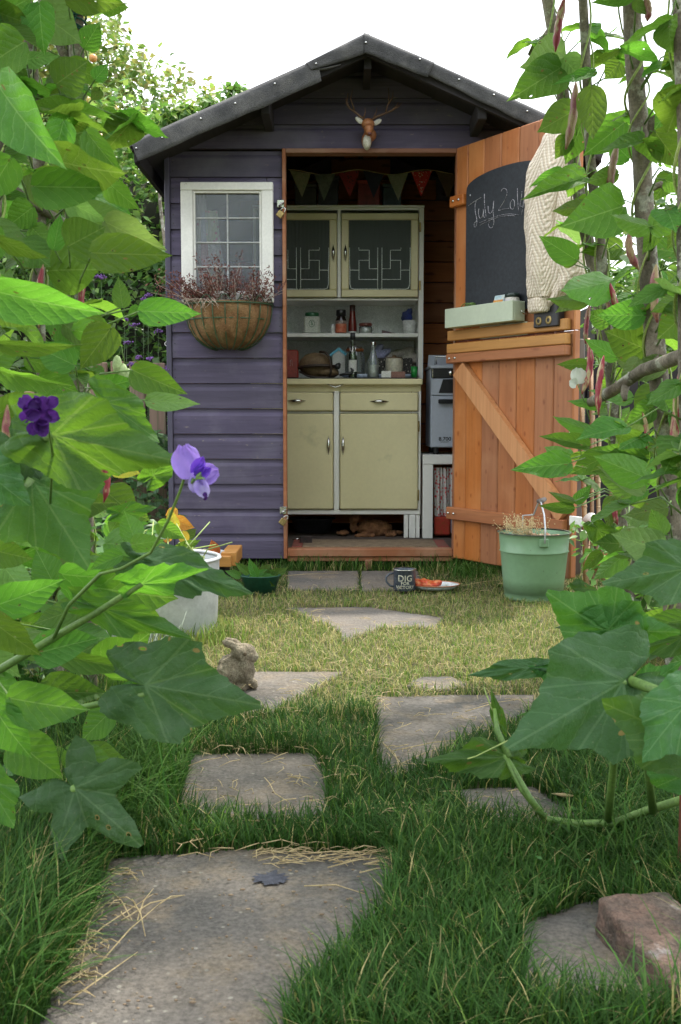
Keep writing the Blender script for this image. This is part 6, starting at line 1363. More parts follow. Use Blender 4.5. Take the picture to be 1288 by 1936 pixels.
squash('squash plant sprawling with large leaves at the lower right', (1.0,2.1,0),
   [('d',1300,1075,1142,1102,1.45,0,.72,10),('s',1155,1202,1038,1122,1.7,0,1.1,0),('s',1150,1190,1290,1198,1.7,0,.75,10),('d',1150,1170,1050,1185,1.75,0,.5,30),('s',1090,1276,1000,1262,1.65,0,.85,20),('d',1000,1262,879,1273,1.65,0,.32,10),
    ('d',1180,1288,968,1410,1.5,-.1,.78,0),('s',1290,1400,1130,1322,1.4,0,.85,15),('d',1300,1330,1200,1440,1.35,0,.95,20),('s',960,1432,822,1430,1.75,-.1,.38,20),('s',1045,1335,978,1348,1.8,0,.45,40),('s',945,1368,928,1302,1.8,0,.35,0),('s',1300,1460,1180,1400,1.5,0,.7,0),
    ('s',1220,1300,1290,1250,1.8,0,.7,0),('d',1100,1130,1180,1180,2.0,0,.6,20),('s',1290,1205,1180,1235,1.9,0,.5,10),('s',1130,1000,1180,1050,2.6,0,.6,20)],
   [([(952,1428,1.75),(985,1490,1.73),(1030,1548,1.72),(1090,1557,1.70),(1160,1556,1.68),(1225,1532,1.68),(1330,1500,1.6)], [.004,.005,.006,.006,.006,.007,.007]), ([(962,1432,1.75),(940,1380,1.78),(935,1340,1.8)], [.006,.005,.003]),
    ([(1030,1548,1.72),(1000,1505,1.72),(958,1432,1.75)], [.006,.005,.004]), ([(1150,1550,1.68),(1158,1470,1.62),(1165,1390,1.56),(1180,1288,1.5)], [.007,.006,.005,.004]), ([(1235,1535,1.66),(1225,1450,1.6),(1170,1260,1.6),(1155,1202,1.7)], [.007,.006,.005,.004]),
    ([(1300,1330,1.4),(1200,1290,1.5),(1165,1275,1.55)], [.009,.008,.006]), ([(1165,1310,1.6),(1120,1285,1.62),(1090,1276,1.65)], [.007,.006,.005])],
   [[(945,1370,1.8),(930,1340,1.8),(915,1300,1.82)],[(960,1400,1.75),(900,1430,1.7),(850,1445,1.7)],[(1110,885,2.4),(1090,880,2.4),(1062,893,2.4),(1065,902,2.4)]])
# ================= sweet peas =================
def petal(mb, c, w, h, rz, ry, cup=.3, n=11):
    Mx = Matrix.Translation(c) @ Matrix.Rotation(ry,4,'Y') @ Matrix.Rotation(rz,4,'X'); vs = []
    for j in range(n+1):
        s = j/n
        for i in range(n+1):
            t = i/n*2-1; ww = w*math.sin(math.pi*min(1,.12+s*.80))**.6*(1 if s < .9 else .8); x = t*ww; z = s*h; y = -cup*h*(t*t)*.7+.06*h*math.sin(s*9+t*6)*s+.09*h*s*s*math.sin(t*10+s*5)
            vs.append(Mx @ Vector((x, y, z)))
    mb.add(vs, [(j*(n+1)+i, j*(n+1)+i+1, (j+1)*(n+1)+i+1, (j+1)*(n+1)+i) for j in range(n) for i in range(n)], True)
def petalmat(name, a, b_, tr):
    b = NB(name); co = b.coord((1,1,1)); col = b.mix(b.ramp(b.noise(co, 45, 4), .35, .65), a, b_); p = b.principled(col, .55, None, 0, .2); t = b.n('BsdfTranslucent'); t.inputs[0].default_value = tr+(1,)
    ms = b.n('MixShader'); ms.inputs[0].default_value = .45; b.l(p, ms.inputs[1]); b.l(t.outputs[0], ms.inputs[2]); return b.done(ms.outputs[0])
m_lil = petalmat('lilac_petal', (.30,.20,.66), (.46,.32,.80), (.42,.26,.80)); m_vio = petalmat('violet_petal', (.14,.06,.48), (.22,.10,.60), (.20,.08,.60)); m_dk = petalmat('dark_purple_petal', (.045,.012,.13), (.12,.04,.24), (.09,.025,.20)); m_wp = petalmat('white_petal', (.75,.76,.74), (.68,.72,.66), (.7,.75,.65))
Yp = 1.25; sp1 = thing('sweet_pea', 'sweet pea stem carrying a lilac and violet flower before the shed wall', 'flower', P(250,1300,1.6)*1)
u_ = Yp/F
fl = MB(); petal(fl, P(362,905,Yp), 28*u_, 66*u_, R(-14), R(-14), .35); part('standard_petal', fl, m_lil, sp1)
fl = MB(); petal(fl, P(370,895,Yp-.006), 13*u_, 36*u_, R(10), R(28), .6); petal(fl, P(372,902,Yp-.008), 11*u_, 34*u_, R(10), R(58), .5); part('wing_petal', fl, m_vio, sp1)
fl = MB(); petal(fl, P(368,900,Yp-.004), 21*u_, 46*u_, R(-8), R(80), .4); part('wing_petal', fl, m_lil, sp1)
fl = MB(); petal(fl, P(378,906,Yp-.010), 14*u_, 36*u_, R(0), R(160), .6); petal(fl, P(368,902,Yp-.002), 11*u_, 30*u_, R(10), R(178), .5); part('keel_petal', fl, petalmat('pale_violet_petal', (.50,.46,.72), (.24,.14,.60), (.5,.4,.8)), sp1)
part('keel_tip', MB().blob(P(388,938,Yp-.012), (5*u_,5*u_,8*u_)), m_dk, sp1)
part('calyx', MB().tube([P(372,912,Yp-.004), P(376,900,Yp-.012), P(380,893,Yp-.014)], [.003,.0035,.001], 6).tube([P(366,906,Yp-.003), P(362,914,Yp-.006)], [.003,.001], 6).tube([P(376,904,Yp-.012), P(388,905,Yp-.016)], [.003,.001], 6), m_petiole, sp1)
part('flower_stalk', MB().tube([P(366,905,Yp), P(349,902,Yp+.01), P(340,930,Yp+.02), P(318,985,Yp+.05), P(285,1045,Yp+.1), P(230,1075,Yp+.15), P(190,1085,Yp+.2), P(130,1145,Yp+.3), P(100,1210,Yp+.35)], [.0015,.0018,.0018,.0019,.002,.0022,.0026,.003,.003], 6), m_petiole, sp1)
rows(sp1, 0, [('b',230,1050,165,1075,1.45,0,.5,20),('b',255,1020,235,965,1.5,0,.8,0,True),('b',250,1030,312,1020,1.45,0,.65,20,True)])
sp2 = thing('sweet_pea', 'cluster of very dark purple sweet pea flowers on the left', 'flower', P(75,780,1.25)); u_ = 1.25/F
fl = MB()
r9 = random.Random(9)
for k in range(9): petal(fl, P(r9.uniform(55,95),r9.uniform(752,802),1.25+r9.uniform(-.01,.01)), r9.uniform(10,16)*u_, r9.uniform(20,30)*u_, R(r9.uniform(-40,40)), R(r9.uniform(0,360)), r9.uniform(.3,.9))
for px, py, w_, h_, rz, ry in ((58,770,15,26,-10,-40),(80,775,16,26,0,20),(72,790,15,28,10,90),(80,800,13,26,0,170),(88,782,13,28,5,110),(68,800,12,24,0,200),(92,768,12,24,0,50)): petal(fl, P(px,py,1.25), w_*u_, h_*u_, R(rz), R(ry), .5)
part('petals', fl, m_dk, sp2)
part('flower_stalk', MB().tube([P(74,790,1.25),P(90,800,1.27),P(100,860,1.35),P(95,960,1.5)], .0018, 6), m_petiole, sp2)
u_ = 2.6/F
for (px, py, s, lb) in ((1092,712,1.0,'white sweet pea flower beside the door edge above the red pod'),(1086,812,.6,'small white sweet pea flower half hidden below the larger one')):
    t = thing('sweet_pea', lb, 'flower', P(px,py,2.6)); fl = MB(); petal(fl, P(px,py+14*s,2.6), 16*s*u_, 30*s*u_, R(-10), R(4), .4); petal(fl, P(px-2,py+16*s,2.59), 10*s*u_, 16*s*u_, R(10), R(-60), .4); part('petals', fl, m_wp, t)
    part('flower_stalk', MB().tube([P(px,py+14*s,2.6), P(px+14*s,py+50*s,2.6), P(px+24*s,py+85*s,2.65)], .0015, 5), m_petiole, t)
# pea buds
t = thing('sweet_pea', 'pale green sweet pea buds nodding in front of the picket fence', 'flower', P(232,700,2.0)); m = MB()
for px, py in ((222,690),(233,705),(243,715)): m.blob(P(px,py,2.0), (.009,.009,.018), 8, 6)
part('buds', m, m_beanpale if False else M('pale_bud', (.42,.50,.25), (.30,.42,.16), .5, 20), t)
part('flower_stalk', MB().tube([P(222,680,2.0),P(230,655,2.0),P(236,690,2.0)], .0012, 5).tube([P(243,722,2.0),P(215,765,2.02),P(180,800,2.1)], .002, 5), m_petiole, t)

# ================= nasturtium in the tub, salad pot, marigolds, lavender, verbena =================
def leafy(name, label, cat, c, spec, group=None):
    root = thing(name, label, cat, c, 0, group); rows(root, 0, spec); return root
rr = random.Random(15)
tubp = leafy('bean_plant', 'dwarf bean plant with yellow and orange leaves growing in the galvanised tub', 'bean plant', TUB[0]+Vector((0,0,TUB[1])),
  [('r',330,985,368,998,3.9,0,.7,0),('r',322,1022,305,1002,3.7,0,.7,0),('o',330,1000,320,960,3.8,0,.6,0),('o',345,1005,352,1035,3.8,0,.7,0),('r',335,965,312,975,3.9,0,.8,0),('b',352,1015,372,1000,3.9,0,.8,0,True),('r',408,1048,400,1020,4.4,0,.8,0),
   ('b',300,990,350,1020,3.5,0,.6,10),('b',240,960,285,985,3.3,0,.7,0),('b',200,990,260,1010,3.3,0,.8,20),('p',170,960,230,950,3.4,0,.7,0),('b',330,1045,380,1020,3.5,0,.45,0),('o',280,1110,240,1170,3.0,0,.5,20),('b',220,1080,170,1110,3.1,0,.7,0),('b',290,1090,330,1060,3.3,0,.7,0),('o',190,1100,230,1140,3.1,0,.8,0),('b',180,1010,130,1040,3.3,0,.8,0),('b',260,1130,310,1100,3.2,0,.6,0)])
m = MB()
for k in range(16):
    a = TUB[0]+Vector((rr.uniform(-.15,.15), rr.uniform(-.14,.14), TUB[1]-.04)); m.tube([a, a+Vector((rr.uniform(-.05,.05),0,.06)), a+Vector((rr.uniform(-.1,.12), rr.uniform(-.1,.2), rr.uniform(.05,.16)))], .0022, 5)
part('stems', m, m_vine, tubp)
def small_leaves(root, name, c, ext, n, L0, L1, cols, flat=.4, mat=m_small, shape='leaf', dens=None, kind='stuff', updir=.3, seed=1):
    """many leaf sized faces spread through a volume; colours per leaf"""
    g = np.random.default_rng(seed); P0 = dens(g, n) if dens else np.stack([g.uniform(-1,1,n)*ext[0], g.uniform(-1,1,n)*ext[1], g.uniform(0,1,n)*ext[2]], 1)
    n = len(P0); P0 = P0+np.array(c)
    th = g.uniform(0, 2*np.pi, n); el_ = g.normal(updir, .45, n)*0-.25+g.normal(0,.5,n)
    d = np.stack([np.cos(th)*np.cos(el_), np.sin(th)*np.cos(el_), np.sin(el_)], 1)
    nn = np.stack([g.normal(0,.6,n), g.normal(0,.6,n)-.2, np.ones(n)], 1); nn -= d*np.sum(nn*d,1)[:,None]; nn /= np.linalg.norm(nn,axis=1)[:,None]
    x = np.cross(d, nn); L_ = g.uniform(L0, L1, n)[:,None]; w_ = L_*g.uniform(.24,.36,(n,1))*(1 if shape == 'leaf' else .35)
    V = np.stack([P0, P0+d*L_*.4+x*w_+nn*L_*.07, P0+d*L_*.4-nn*L_*.02, P0+d*L_*.4-x*w_+nn*L_*.07, P0+d*L_], 1).reshape(-1,3)
    V -= np.array(worg(root))
    i = np.arange(n)[:,None]*5; Fq = np.concatenate([i+[0,1,2], i+[0,2,3], i+[1,4,2], i+[2,4,3]], 1).reshape(-1,3)
    me = bpy.data.meshes.new(name); me.vertices.add(len(V)); me.vertices.foreach_set('co', V.ravel()); me.loops.add(len(Fq)*3); me.loops.foreach_set('vertex_index', Fq.ravel().astype(np.int32))
    me.polygons.add(len(Fq)); me.polygons.foreach_set('loop_start', np.arange(0, len(Fq)*3, 3, dtype=np.int32)); me.polygons.foreach_set('use_smooth', np.ones(len(Fq), bool))
    me.update(calc_edges=True)
    cols = np.array(cols); ci = cols[g.integers(0, len(cols), n)]*g.uniform(.65,1.35,(n,1)); ca = np.repeat(np.concatenate([ci, np.ones((n,1))],1), 5, 0)
    at = me.color_attributes.new('Col', 'FLOAT_COLOR', 'POINT'); at.data.foreach_set('color', ca.ravel()); me.materials.append(mat)
    o = bpy.data.objects.new(name, me); COL.objects.link(o); o.parent = root
    if kind: o['kind'] = kind
    return o
def shell(c0, r0, lump=.22, inner=.72, fr=1.6, cut=None):
    """points filling the outer part of a lumpy crown, clustered so that gaps stay open"""
    def f(g, n):
        d = g.normal(size=(n*2,3)); d /= np.linalg.norm(d,axis=1)[:,None]
        q = np.array([1+lump*noise.noise(Vector(v*fr*1.3+np.array(c0)))+lump*.6*noise.noise(Vector(v*fr*4+np.array(c0))) for v in d])
        rad = (inner+(1-inner)*g.uniform(0,1,n*2)**.6)*q; p = d*np.array(r0)*rad[:,None]
        keep = np.array([noise.noise(Vector(v*5.5/ max(.3, 1)+np.array(c0))) > -.12 for v in p]); p = p[keep][:n]
        if cut is not None: p = p[cut(p+np.array(c0))]
        return p+np.array(c0)
    return f
sd_ = thing('salad_seedlings', 'pale green salad seedlings growing in the small green pot', 'plant', POT+Vector((0,0,.07)))
leafspec = [(470,1085,445,1062),(475,1095,505,1075),(480,1092,540,1085),(470,1100,450,1125),(490,1095,520,1110),(485,1090,470,1055),(495,1090,530,1098),(460,1105,430,1110),(480,1105,500,1130),(490,1085,515,1065),(455,1090,425,1078),(500,1100,545,1072)]
rows(sd_, 0, [('b',a,b_,c_,d,POT.y+rr.uniform(-.05,.05),0,.5,rr.uniform(-40,40)) for a,b_,c_,d in leafspec])
mg_ = thing('marigold', 'small bright orange marigold flowers among the left hand foliage', 'flower', P(95,852,2.4))
m = MB()
for px, py in ((95,850),(103,846),(90,880),(88,854)):
    for k in range(9): a = k*.7; petal(m, P(px,py,2.4), .005, .011, R(-60), a, .2, 3)
part('petals', m, petalmat('orange_petal', (.80,.20,.02), (.85,.30,.03), (.8,.3,.05)), mg_)
part('stem', MB().tube([P(95,852,2.4), P(92,900,2.42), P(96,980,2.45)], .0015, 5), m_petiole, mg_)
lv = thing('lavender', 'grey green lavender clump in the bed before the tub', 'plant', (-.62,2.95,0))
m = MB()
for k in range(220):
    a = Vector((rr.uniform(-.82,-.50), rr.uniform(2.75,3.1), 0)); d = Vector((rr.gauss(0,.04), rr.gauss(0,.03), rr.uniform(.07,.17))); m.tube([a, a+d*.6, a+d+Vector((rr.gauss(0,.01),0,0))], [.0018,.0016,.0006], 4)
part('stems', m, M('grey_green_stem', (.26,.32,.24), (.34,.38,.32), .8, 20), lv, kind='stuff')
vb = 'tall verbena stems before the left hedge'; m_dkstem = M('dark_green_stem', (.06,.11,.035), None, .7, 30); m_vf = M('verbena_purple', (.20,.09,.32), (.12,.05,.22), .7, 60)
for k, (px, py, Y) in enumerate(((178,522,4.6),(236,603,4.7),(256,613,4.7),(281,558,4.9),(272,566,4.9),(300,626,5.0),(262,676,4.8),(283,678,4.9),(313,698,5.0),(250,688,4.8),(192,524,4.6),(240,648,4.8))):
    lb = ['purple verbena head high on the left near the pole','purple verbena head left of the paired hedge flowers','purple verbena head just right of the hanging leaf tip','uppermost purple verbena head beside the shed wall','faded verbena head touching the uppermost one','verbena head close to the shed corner below the basket','verbena head at the fence top, left one of a close pair','verbena head at the fence top, right one of a close pair','small verbena head against the end picket','verbena head in front of the second picket gap','verbena head beside the highest left one','dim verbena head low in the hedge shadow'][k]
    c = P(px,py,Y); t = thing('verbena', lb, 'flower', (c.x, c.y, 0), 0, vb); m = MB(); r_ = random.Random(k)
    for j in range(22): m.blob(c+Vector((r_.gauss(0,.008), r_.gauss(0,.008), r_.gauss(0,.004))), .0042, 5, 4)
    part('flower_head', m, m_vf, t); part('stem', MB().tube([Vector((c.x-.03,c.y,0)), Vector((c.x-.01,c.y,c.z*.6)), c], .0010, 4), m_dkstem, t)

# ================= hedges and trees =================
GR = [(.07,.14,.04),(.09,.18,.045),(.14,.23,.06),(.05,.11,.035)]; GB = [(.15,.25,.06),(.11,.21,.05),(.20,.26,.08),(.07,.15,.04)]
def boxfill(x0, x1, y0, y1, z0, z1, bumpy=.15, front=.35):
    def f(g, n):
        p = np.stack([g.uniform(x0,x1,n), g.uniform(0,1,n), g.uniform(0,1,n)], 1); u = g.uniform(0,1,n)
        q = np.array([noise.noise(Vector((v[0]*2.2, v[2]*3, 1)))*.6+noise.noise(Vector((v[0]*7, v[2]*8, 4)))*.4 for v in p])
        y = y0+q*bumpy+p[:,1]**2.5*(y1-y0)*front; zt = z1+np.array([noise.noise(Vector((v*1.7, 0, 7)))*.16+noise.noise(Vector((v*6, 3, 7)))*.07 for v in p[:,0]])
        z = z0+(1-p[:,2]**1.3)*(zt-z0); top_ = u > .78; y = np.where(top_, y0+(y1-y0)*g.uniform(0,1,n), y); z = np.where(top_, zt-g.uniform(0,.08,n), z)
        return np.stack([p[:,0], y, z], 1)
    return f
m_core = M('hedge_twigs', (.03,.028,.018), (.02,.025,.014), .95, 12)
h1 = thing('hedge', 'dense glossy dark green laurel hedge behind the left fence', 'hedge', (-2.3,7.0,0))
small_leaves(h1, 'foliage', (0,0,0), None, 15000, .045, .075, GR, dens=boxfill(-4.6,-.70,6.55,7.7,.02,1.75), seed=11)
part('branches', MB().box(-4.5,-.75,6.95,7.6,.0,1.55), m_core, h1)
h1b = thing('shrub', 'tall bushy green shrub rising behind the shed roof corner', 'shrub', (-1.9,7.9,0))
small_leaves(h1b, 'foliage', (0,0,0), None, 15000, .05, .085, GB, dens=shell((-1.75,7.9,1.75), (1.15,.7,1.15), .25, .5), seed=12); o=h1b
part('branches', MB().tube([(-1.8,7.9,0),(-1.8,7.9,1.2),(-1.5,7.9,2.2)], [.05,.04,.015], 7).blob((-1.75,7.95,1.6), (.8,.4,.8), 12, 8, .4), m_core, h1b)
for v in ():
    pass
for k, (x, y, s, lb) in enumerate(((-4.8,-3.6,.85,'unseen leafy tree added behind the viewer at left to darken the gable'),(.3,-8.2,.75,'unseen leafy tree added far behind the viewer to darken the gable'),(5.2,-3.4,.85,'unseen leafy tree added behind the viewer at right to darken the gable'))):
    tr_ = thing('unseen_shade_tree', lb, 'tree', (x,y,0)); part('trunk', MB().tube([(x,y,0),(x,y,2*s),(x,y,4.5*s)], [.16,.13,.06], 8), m_bark, tr_)  # added out of view to block low sky and deepen the gable shade
    small_leaves(tr_, 'crown', (0,0,0), None, 5000, .16, .28, GR, dens=shell((x,y,3.7*s), (2.9*s,1.6*s,3.3*s), .25, .35), seed=50+k)
ap = thing('apple_tree', 'apple tree with small reddish apples at the upper left behind the hedge', 'tree', (-3.1,9.2,0))
tm = MB().tube([(-3.1,9.2,0),(-3.1,9.2,1.0),(-2.9,9.1,1.9)], [.11,.09,.06], 10); crownC = (-2.95,9.2,2.95)
r_ = random.Random(77)
for k in range(26):
    a = r_.uniform(0,6.28); e = Vector((math.cos(a)*r_.uniform(.5,1.35), math.sin(a)*r_.uniform(.3,.9), r_.uniform(.2,1.8))); b0 = Vector((-3.0,9.15,1.6+r_.uniform(-.4,.6))); tm.tube([b0, b0+e*.5+Vector((0,0,.1)), b0+e], [.03,.016,.005], 5)
part('trunk', tm, m_bark, ap)
small_leaves(ap, 'crown', (0,0,0), None, 44000, .055, .09, [(.17,.24,.07),(.12,.20,.055),(.21,.26,.09),(.24,.22,.09)], dens=shell(crownC, (1.75,1.1,1.25), .34, .20, 1.5), seed=13)
for k, (px, py) in enumerate(((203,215),(232,228),(176,110),(165,190),(190,260),(162,128),(120,160),(90,70),(30,110),(215,205))):
    part('apple', MB().blob(P(px,py,8.35), (.033,.033,.031), 10, 8), M('apple_skin_%d' % (k % 2), ((.50,.18,.05),(.45,.35,.09))[k % 2], (.40,.30,.08), .4, 9), ap)
pt = thing('climber', 'leafy climber tips showing over the left slope of the shed roof', 'plant', (-.9,7.2,0))
for cx_, cy_, rx, ry in ((432,180,28,18),(345,212,16,10),(300,222,34,22),(390,198,14,8)):
    c = P(cx_,cy_,7.2); small_leaves(pt, 'foliage', tuple(c), None, 240, .045, .07, GB, dens=shell((0,0,0), (rx*.0035*1.4, .15, ry*.0035*1.4), .4, .2), seed=cx_)
m = MB()
for cx_, cy_ in ((432,185),(345,215),(300,225),(390,200)): c = P(cx_,cy_,7.2); m.tube([(c.x*.8,7.2,0),(c.x,7.2,c.z*.8),tuple(c)], [.02,.012,.004], 5)
part('stems', m, m_bark, pt)
h2 = thing('hedge', 'trimmed leafy green hedge at the right behind the bean poles', 'hedge', (3.0,8.0,0))
small_leaves(h2, 'foliage', (0,0,0), None, 12000, .045, .075, GB, dens=boxfill(1.7,4.6,7.3,8.4,.02,1.72), seed=14)
part('branches', MB().box(1.8,4.5,7.75,8.3,0,1.5), m_core, h2)
sh2 = thing('shrub', 'airy fruit bush with orange fruit behind the right hand beans', 'shrub', (2.1,6.6,0))
small_leaves(sh2, 'foliage', (0,0,0), None, 2600, .05, .08, GB, dens=shell((2.1,6.6,1.5), (.38,.35,.75), .4, .15), seed=15)
part('branches', MB().tube([(2.1,6.6,0),(2.1,6.6,.9),(2.05,6.6,1.9)], [.03,.022,.006], 6), m_bark, sh2)
bd2 = thing('herb_clump', 'tangled green bed plants growing under the right hand bean row', 'plant', (1.05,3.4,0))
small_leaves(bd2, 'foliage', (0,0,0), None, 2600, .03, .06, [(.09,.19,.04),(.13,.24,.05),(.06,.13,.03)], dens=boxfill(.86,1.6,3.0,4.2,.0,.30,.2,.9), seed=16)
bd1 = thing('herb_clump', 'tangled low green bed plants under the left hand bean row', 'plant', (-1.0,3.0,0))
small_leaves(bd1, 'foliage', (0,0,0), None, 4200, .03, .065, [(.07,.17,.035),(.11,.23,.05),(.05,.12,.03)], dens=boxfill(-1.7,-.60,2.3,4.2,.0,.34,.3,.9), seed=17)
bd3 = thing('climber', 'grey green leafy climber growing through the picket fence', 'plant', (-1.2,5.2,0))
small_leaves(bd3, 'foliage', (0,0,0), None, 1800, .04, .065, [(.10,.18,.10),(.07,.14,.07),(.13,.20,.10)], dens=boxfill(-1.75,-.80,5.0,5.3,.0,.62,.12,.9), seed=18)
cv = thing('clover', 'patch of small clover leaves in the shaded grass at the lower right', 'plant', (.55,1.8,0))
small_leaves(cv, 'foliage', (0,0,0), None, 900, .010, .018, [(.07,.19,.05),(.10,.24,.07)], dens=lambda g, n: np.stack([.62+g.normal(0,.12,n), 1.75+g.normal(0,.14,n), .018+g.uniform(0,.03,n)], 1), seed=71)
# leaves hanging low in front of the left poles
bd4 = thing('herb_clump', 'shaded leafy undergrowth at the foot of the left squash', 'plant', (-.62,1.9,0))
small_leaves(bd4, 'foliage', (0,0,0), None, 700, .03, .055, [(.05,.13,.03),(.08,.18,.04)], dens=boxfill(-.95,-.55,1.7,2.3,.0,.16,.1,.9), seed=19)

# ================= grass =================
def inpoly(x, y, poly):
    r = np.zeros(len(x), bool); n = len(poly)
    for i in range(n):
        (x0, y0), (x1, y1) = poly[i], poly[(i+1) % n]
        c = ((y0 > y) != (y1 > y)) & (x < (x1-x0)*(y-y0)/(y1-y0+1e-12)+x0); r ^= c
    return r
GP = [[(lambda v: (v.x, v.y))(G(*p)) for p in poly] for poly in S_VIS]
def nz2(x, y, s, seed=0): return np.array([noise.noise(Vector((a*s, b*s, seed))) for a, b in zip(x, y)])
def grass(name, label, n, xf, y0, y1, hf, cols, seed, wid=(.0016,.0032), lean=(.25,.9), flat=0.0, keepf=None, nearmask=True):
    g = np.random.default_rng(seed); y = y0+(y1-y0)*g.uniform(0,1,n)**1.15; x = g.uniform(-1,1,n)*xf(y)
    keep = np.ones(n, bool)
    for poly in GP: keep &= ~inpoly(x, y, poly)
    for (cx_, cy_, cr_) in ((TUB[0].x, TUB[0].y, TUB[2]), (bk.location.x, bk.location.y, rb_), (POT.x, POT.y, .05), (mg.location.x, mg.location.y, r_cup)): keep &= (x-cx_)**2+(y-cy_)**2 > cr_**2
    keep &= ~((x > XL) & (x < XR) & (y > YW+.03))
    dx, dy = x-bkc.x, y-bkc.y; ca_, sa_ = math.cos(ba), math.sin(ba); keep &= ~((abs(dx*ca_+dy*sa_) < .152) & (abs(-dx*sa_+dy*ca_) < .055))
    if keepf is not None: keep &= keepf(x, y, g)
    x, y = x[keep], y[keep]; n = len(x); h = hf(x, y, g); th = g.uniform(0, 2*np.pi, n); ln = g.uniform(lean[0], lean[1], n)
    dx, dy = np.cos(th), np.sin(th); wx, wy = -dy, dx; w_ = g.uniform(wid[0], wid[1], n)
    T = np.array([0,.35,.7,1.0]); Wt = np.array([1,.95,.62,0])
    V = np.zeros((n,7,3)); k = 0
    for j, t in enumerate(T):
        px = x+dx*h*ln*t**1.8; py = y+dy*h*ln*t**1.8; pz = h*t*(1-.38*ln*t)+flat
        if j < 3:
            V[:,k] = np.stack([px-wx*w_*Wt[j]*.5, py-wy*w_*Wt[j]*.5, pz], 1); V[:,k+1] = np.stack([px+wx*w_*Wt[j]*.5, py+wy*w_*Wt[j]*.5, pz], 1); k += 2
        else: V[:,6] = np.stack([px, py, pz], 1)
    i = np.arange(n)[:,None]*7; tri = np.concatenate([i+[0,1,3], i+[0,3,2], i+[2,3,5], i+[2,5,4], i+[4,5,6]], 1).reshape(-1,3)
    me = bpy.data.meshes.new(name); me.vertices.add(n*7); me.vertices.foreach_set('co', V.ravel()); me.loops.add(len(tri)*3); me.loops.foreach_set('vertex_index', tri.ravel().astype(np.int32))
    me.polygons.add(len(tri)); me.polygons.foreach_set('loop_start', np.arange(0, len(tri)*3, 3, dtype=np.int32)); me.update(calc_edges=True)
    C = cols(x, y, g); ca_ = np.repeat(np.concatenate([C, np.ones((n,1))], 1), 7, 0); at = me.color_attributes.new('Col', 'FLOAT_COLOR', 'POINT'); at.data.foreach_set('color', ca_.ravel()); me.materials.append(m_grass)
    o = bpy.data.objects.new(name, me); COL.objects.link(o); tag(o, label, 'grass', None, 'stuff'); return o
r_cup = .045
def edge(x, y):
    """how far from the nearest slab centre line: blades stay short on top of worn spots"""
    return 1.0
def dryness(x, y): return np.clip((y-2.35)/.7, 0, 1)*np.clip((4.5-y)/.5, .25, 1)
def hcol(x, y, g):
    n = len(x); d = dryness(x, y); q = nz2(x, y, 3.5, 3)*.5+.5; q2 = nz2(x, y, 11, 8)*.5+.5; u = g.uniform(0,1,n)
    green = np.array([.040,.098,.019]); lush = np.array([.025,.070,.014]); lime = np.array([.13,.22,.042]); straw = np.array([.38,.32,.15]); pale = np.array([.23,.26,.085])
    C = green[None]*(1-q[:,None])+lush[None]*q[:,None]
    m1 = u < (.10+.55*d); C[m1] = lime*.9
    m2 = (u > 1-(.05+.30*d*(.5+q2))); C[m2] = straw
    m3 = (u > .45) & (u < .45+.30*d); C[m3] = pale
    return C*g.uniform(.65,1.35,(n,1))
def hlen(x, y, g):
    n = len(x); q = nz2(x, y, 4.5, 2)*.5+.5; base = np.where(y < 2.5, .034+.026*q, .020+.012*q)
    near_ = np.clip((2.5-y)/1.2, 0, 1); base = base+.020*near_*q
    left = np.clip((-.26-.04*y-x)/.12, 0, 1); base += left*np.where(y < 2.4, .085, .015)
    base += np.clip((x-.30)/.3, 0, 1)*np.where(y < 2.2, .03, .0); base += np.where(y > 4.75, .03, 0)
    return base*g.uniform(.55,1.35,n)
grass('lawn_grass', 'green lawn grass around the slabs, drier and paler towards the shed', 118000, lambda y: .36*y+.22, 1.15, 4.98, hlen, hcol, 5)
grass('lawn_grass', 'dense green grass blades in the shaded foreground', 42000, lambda y: .36*y+.15, 1.12, 2.6, lambda x,y,g: hlen(x,y,g)*1.15, hcol, 6, (.0016,.0030))
# short dead thatch
grass('thatch', 'flat dry straw coloured thatch between the grass blades', 22000, lambda y: .36*y+.15, 2.2, 4.9, lambda x,y,g: g.uniform(.02,.045,len(x)), lambda x,y,g: np.array([[.34,.30,.15]])*g.uniform(.5,1.25,(len(x),1)), 7, (.0012,.0022), (1.3,2.2), .004)
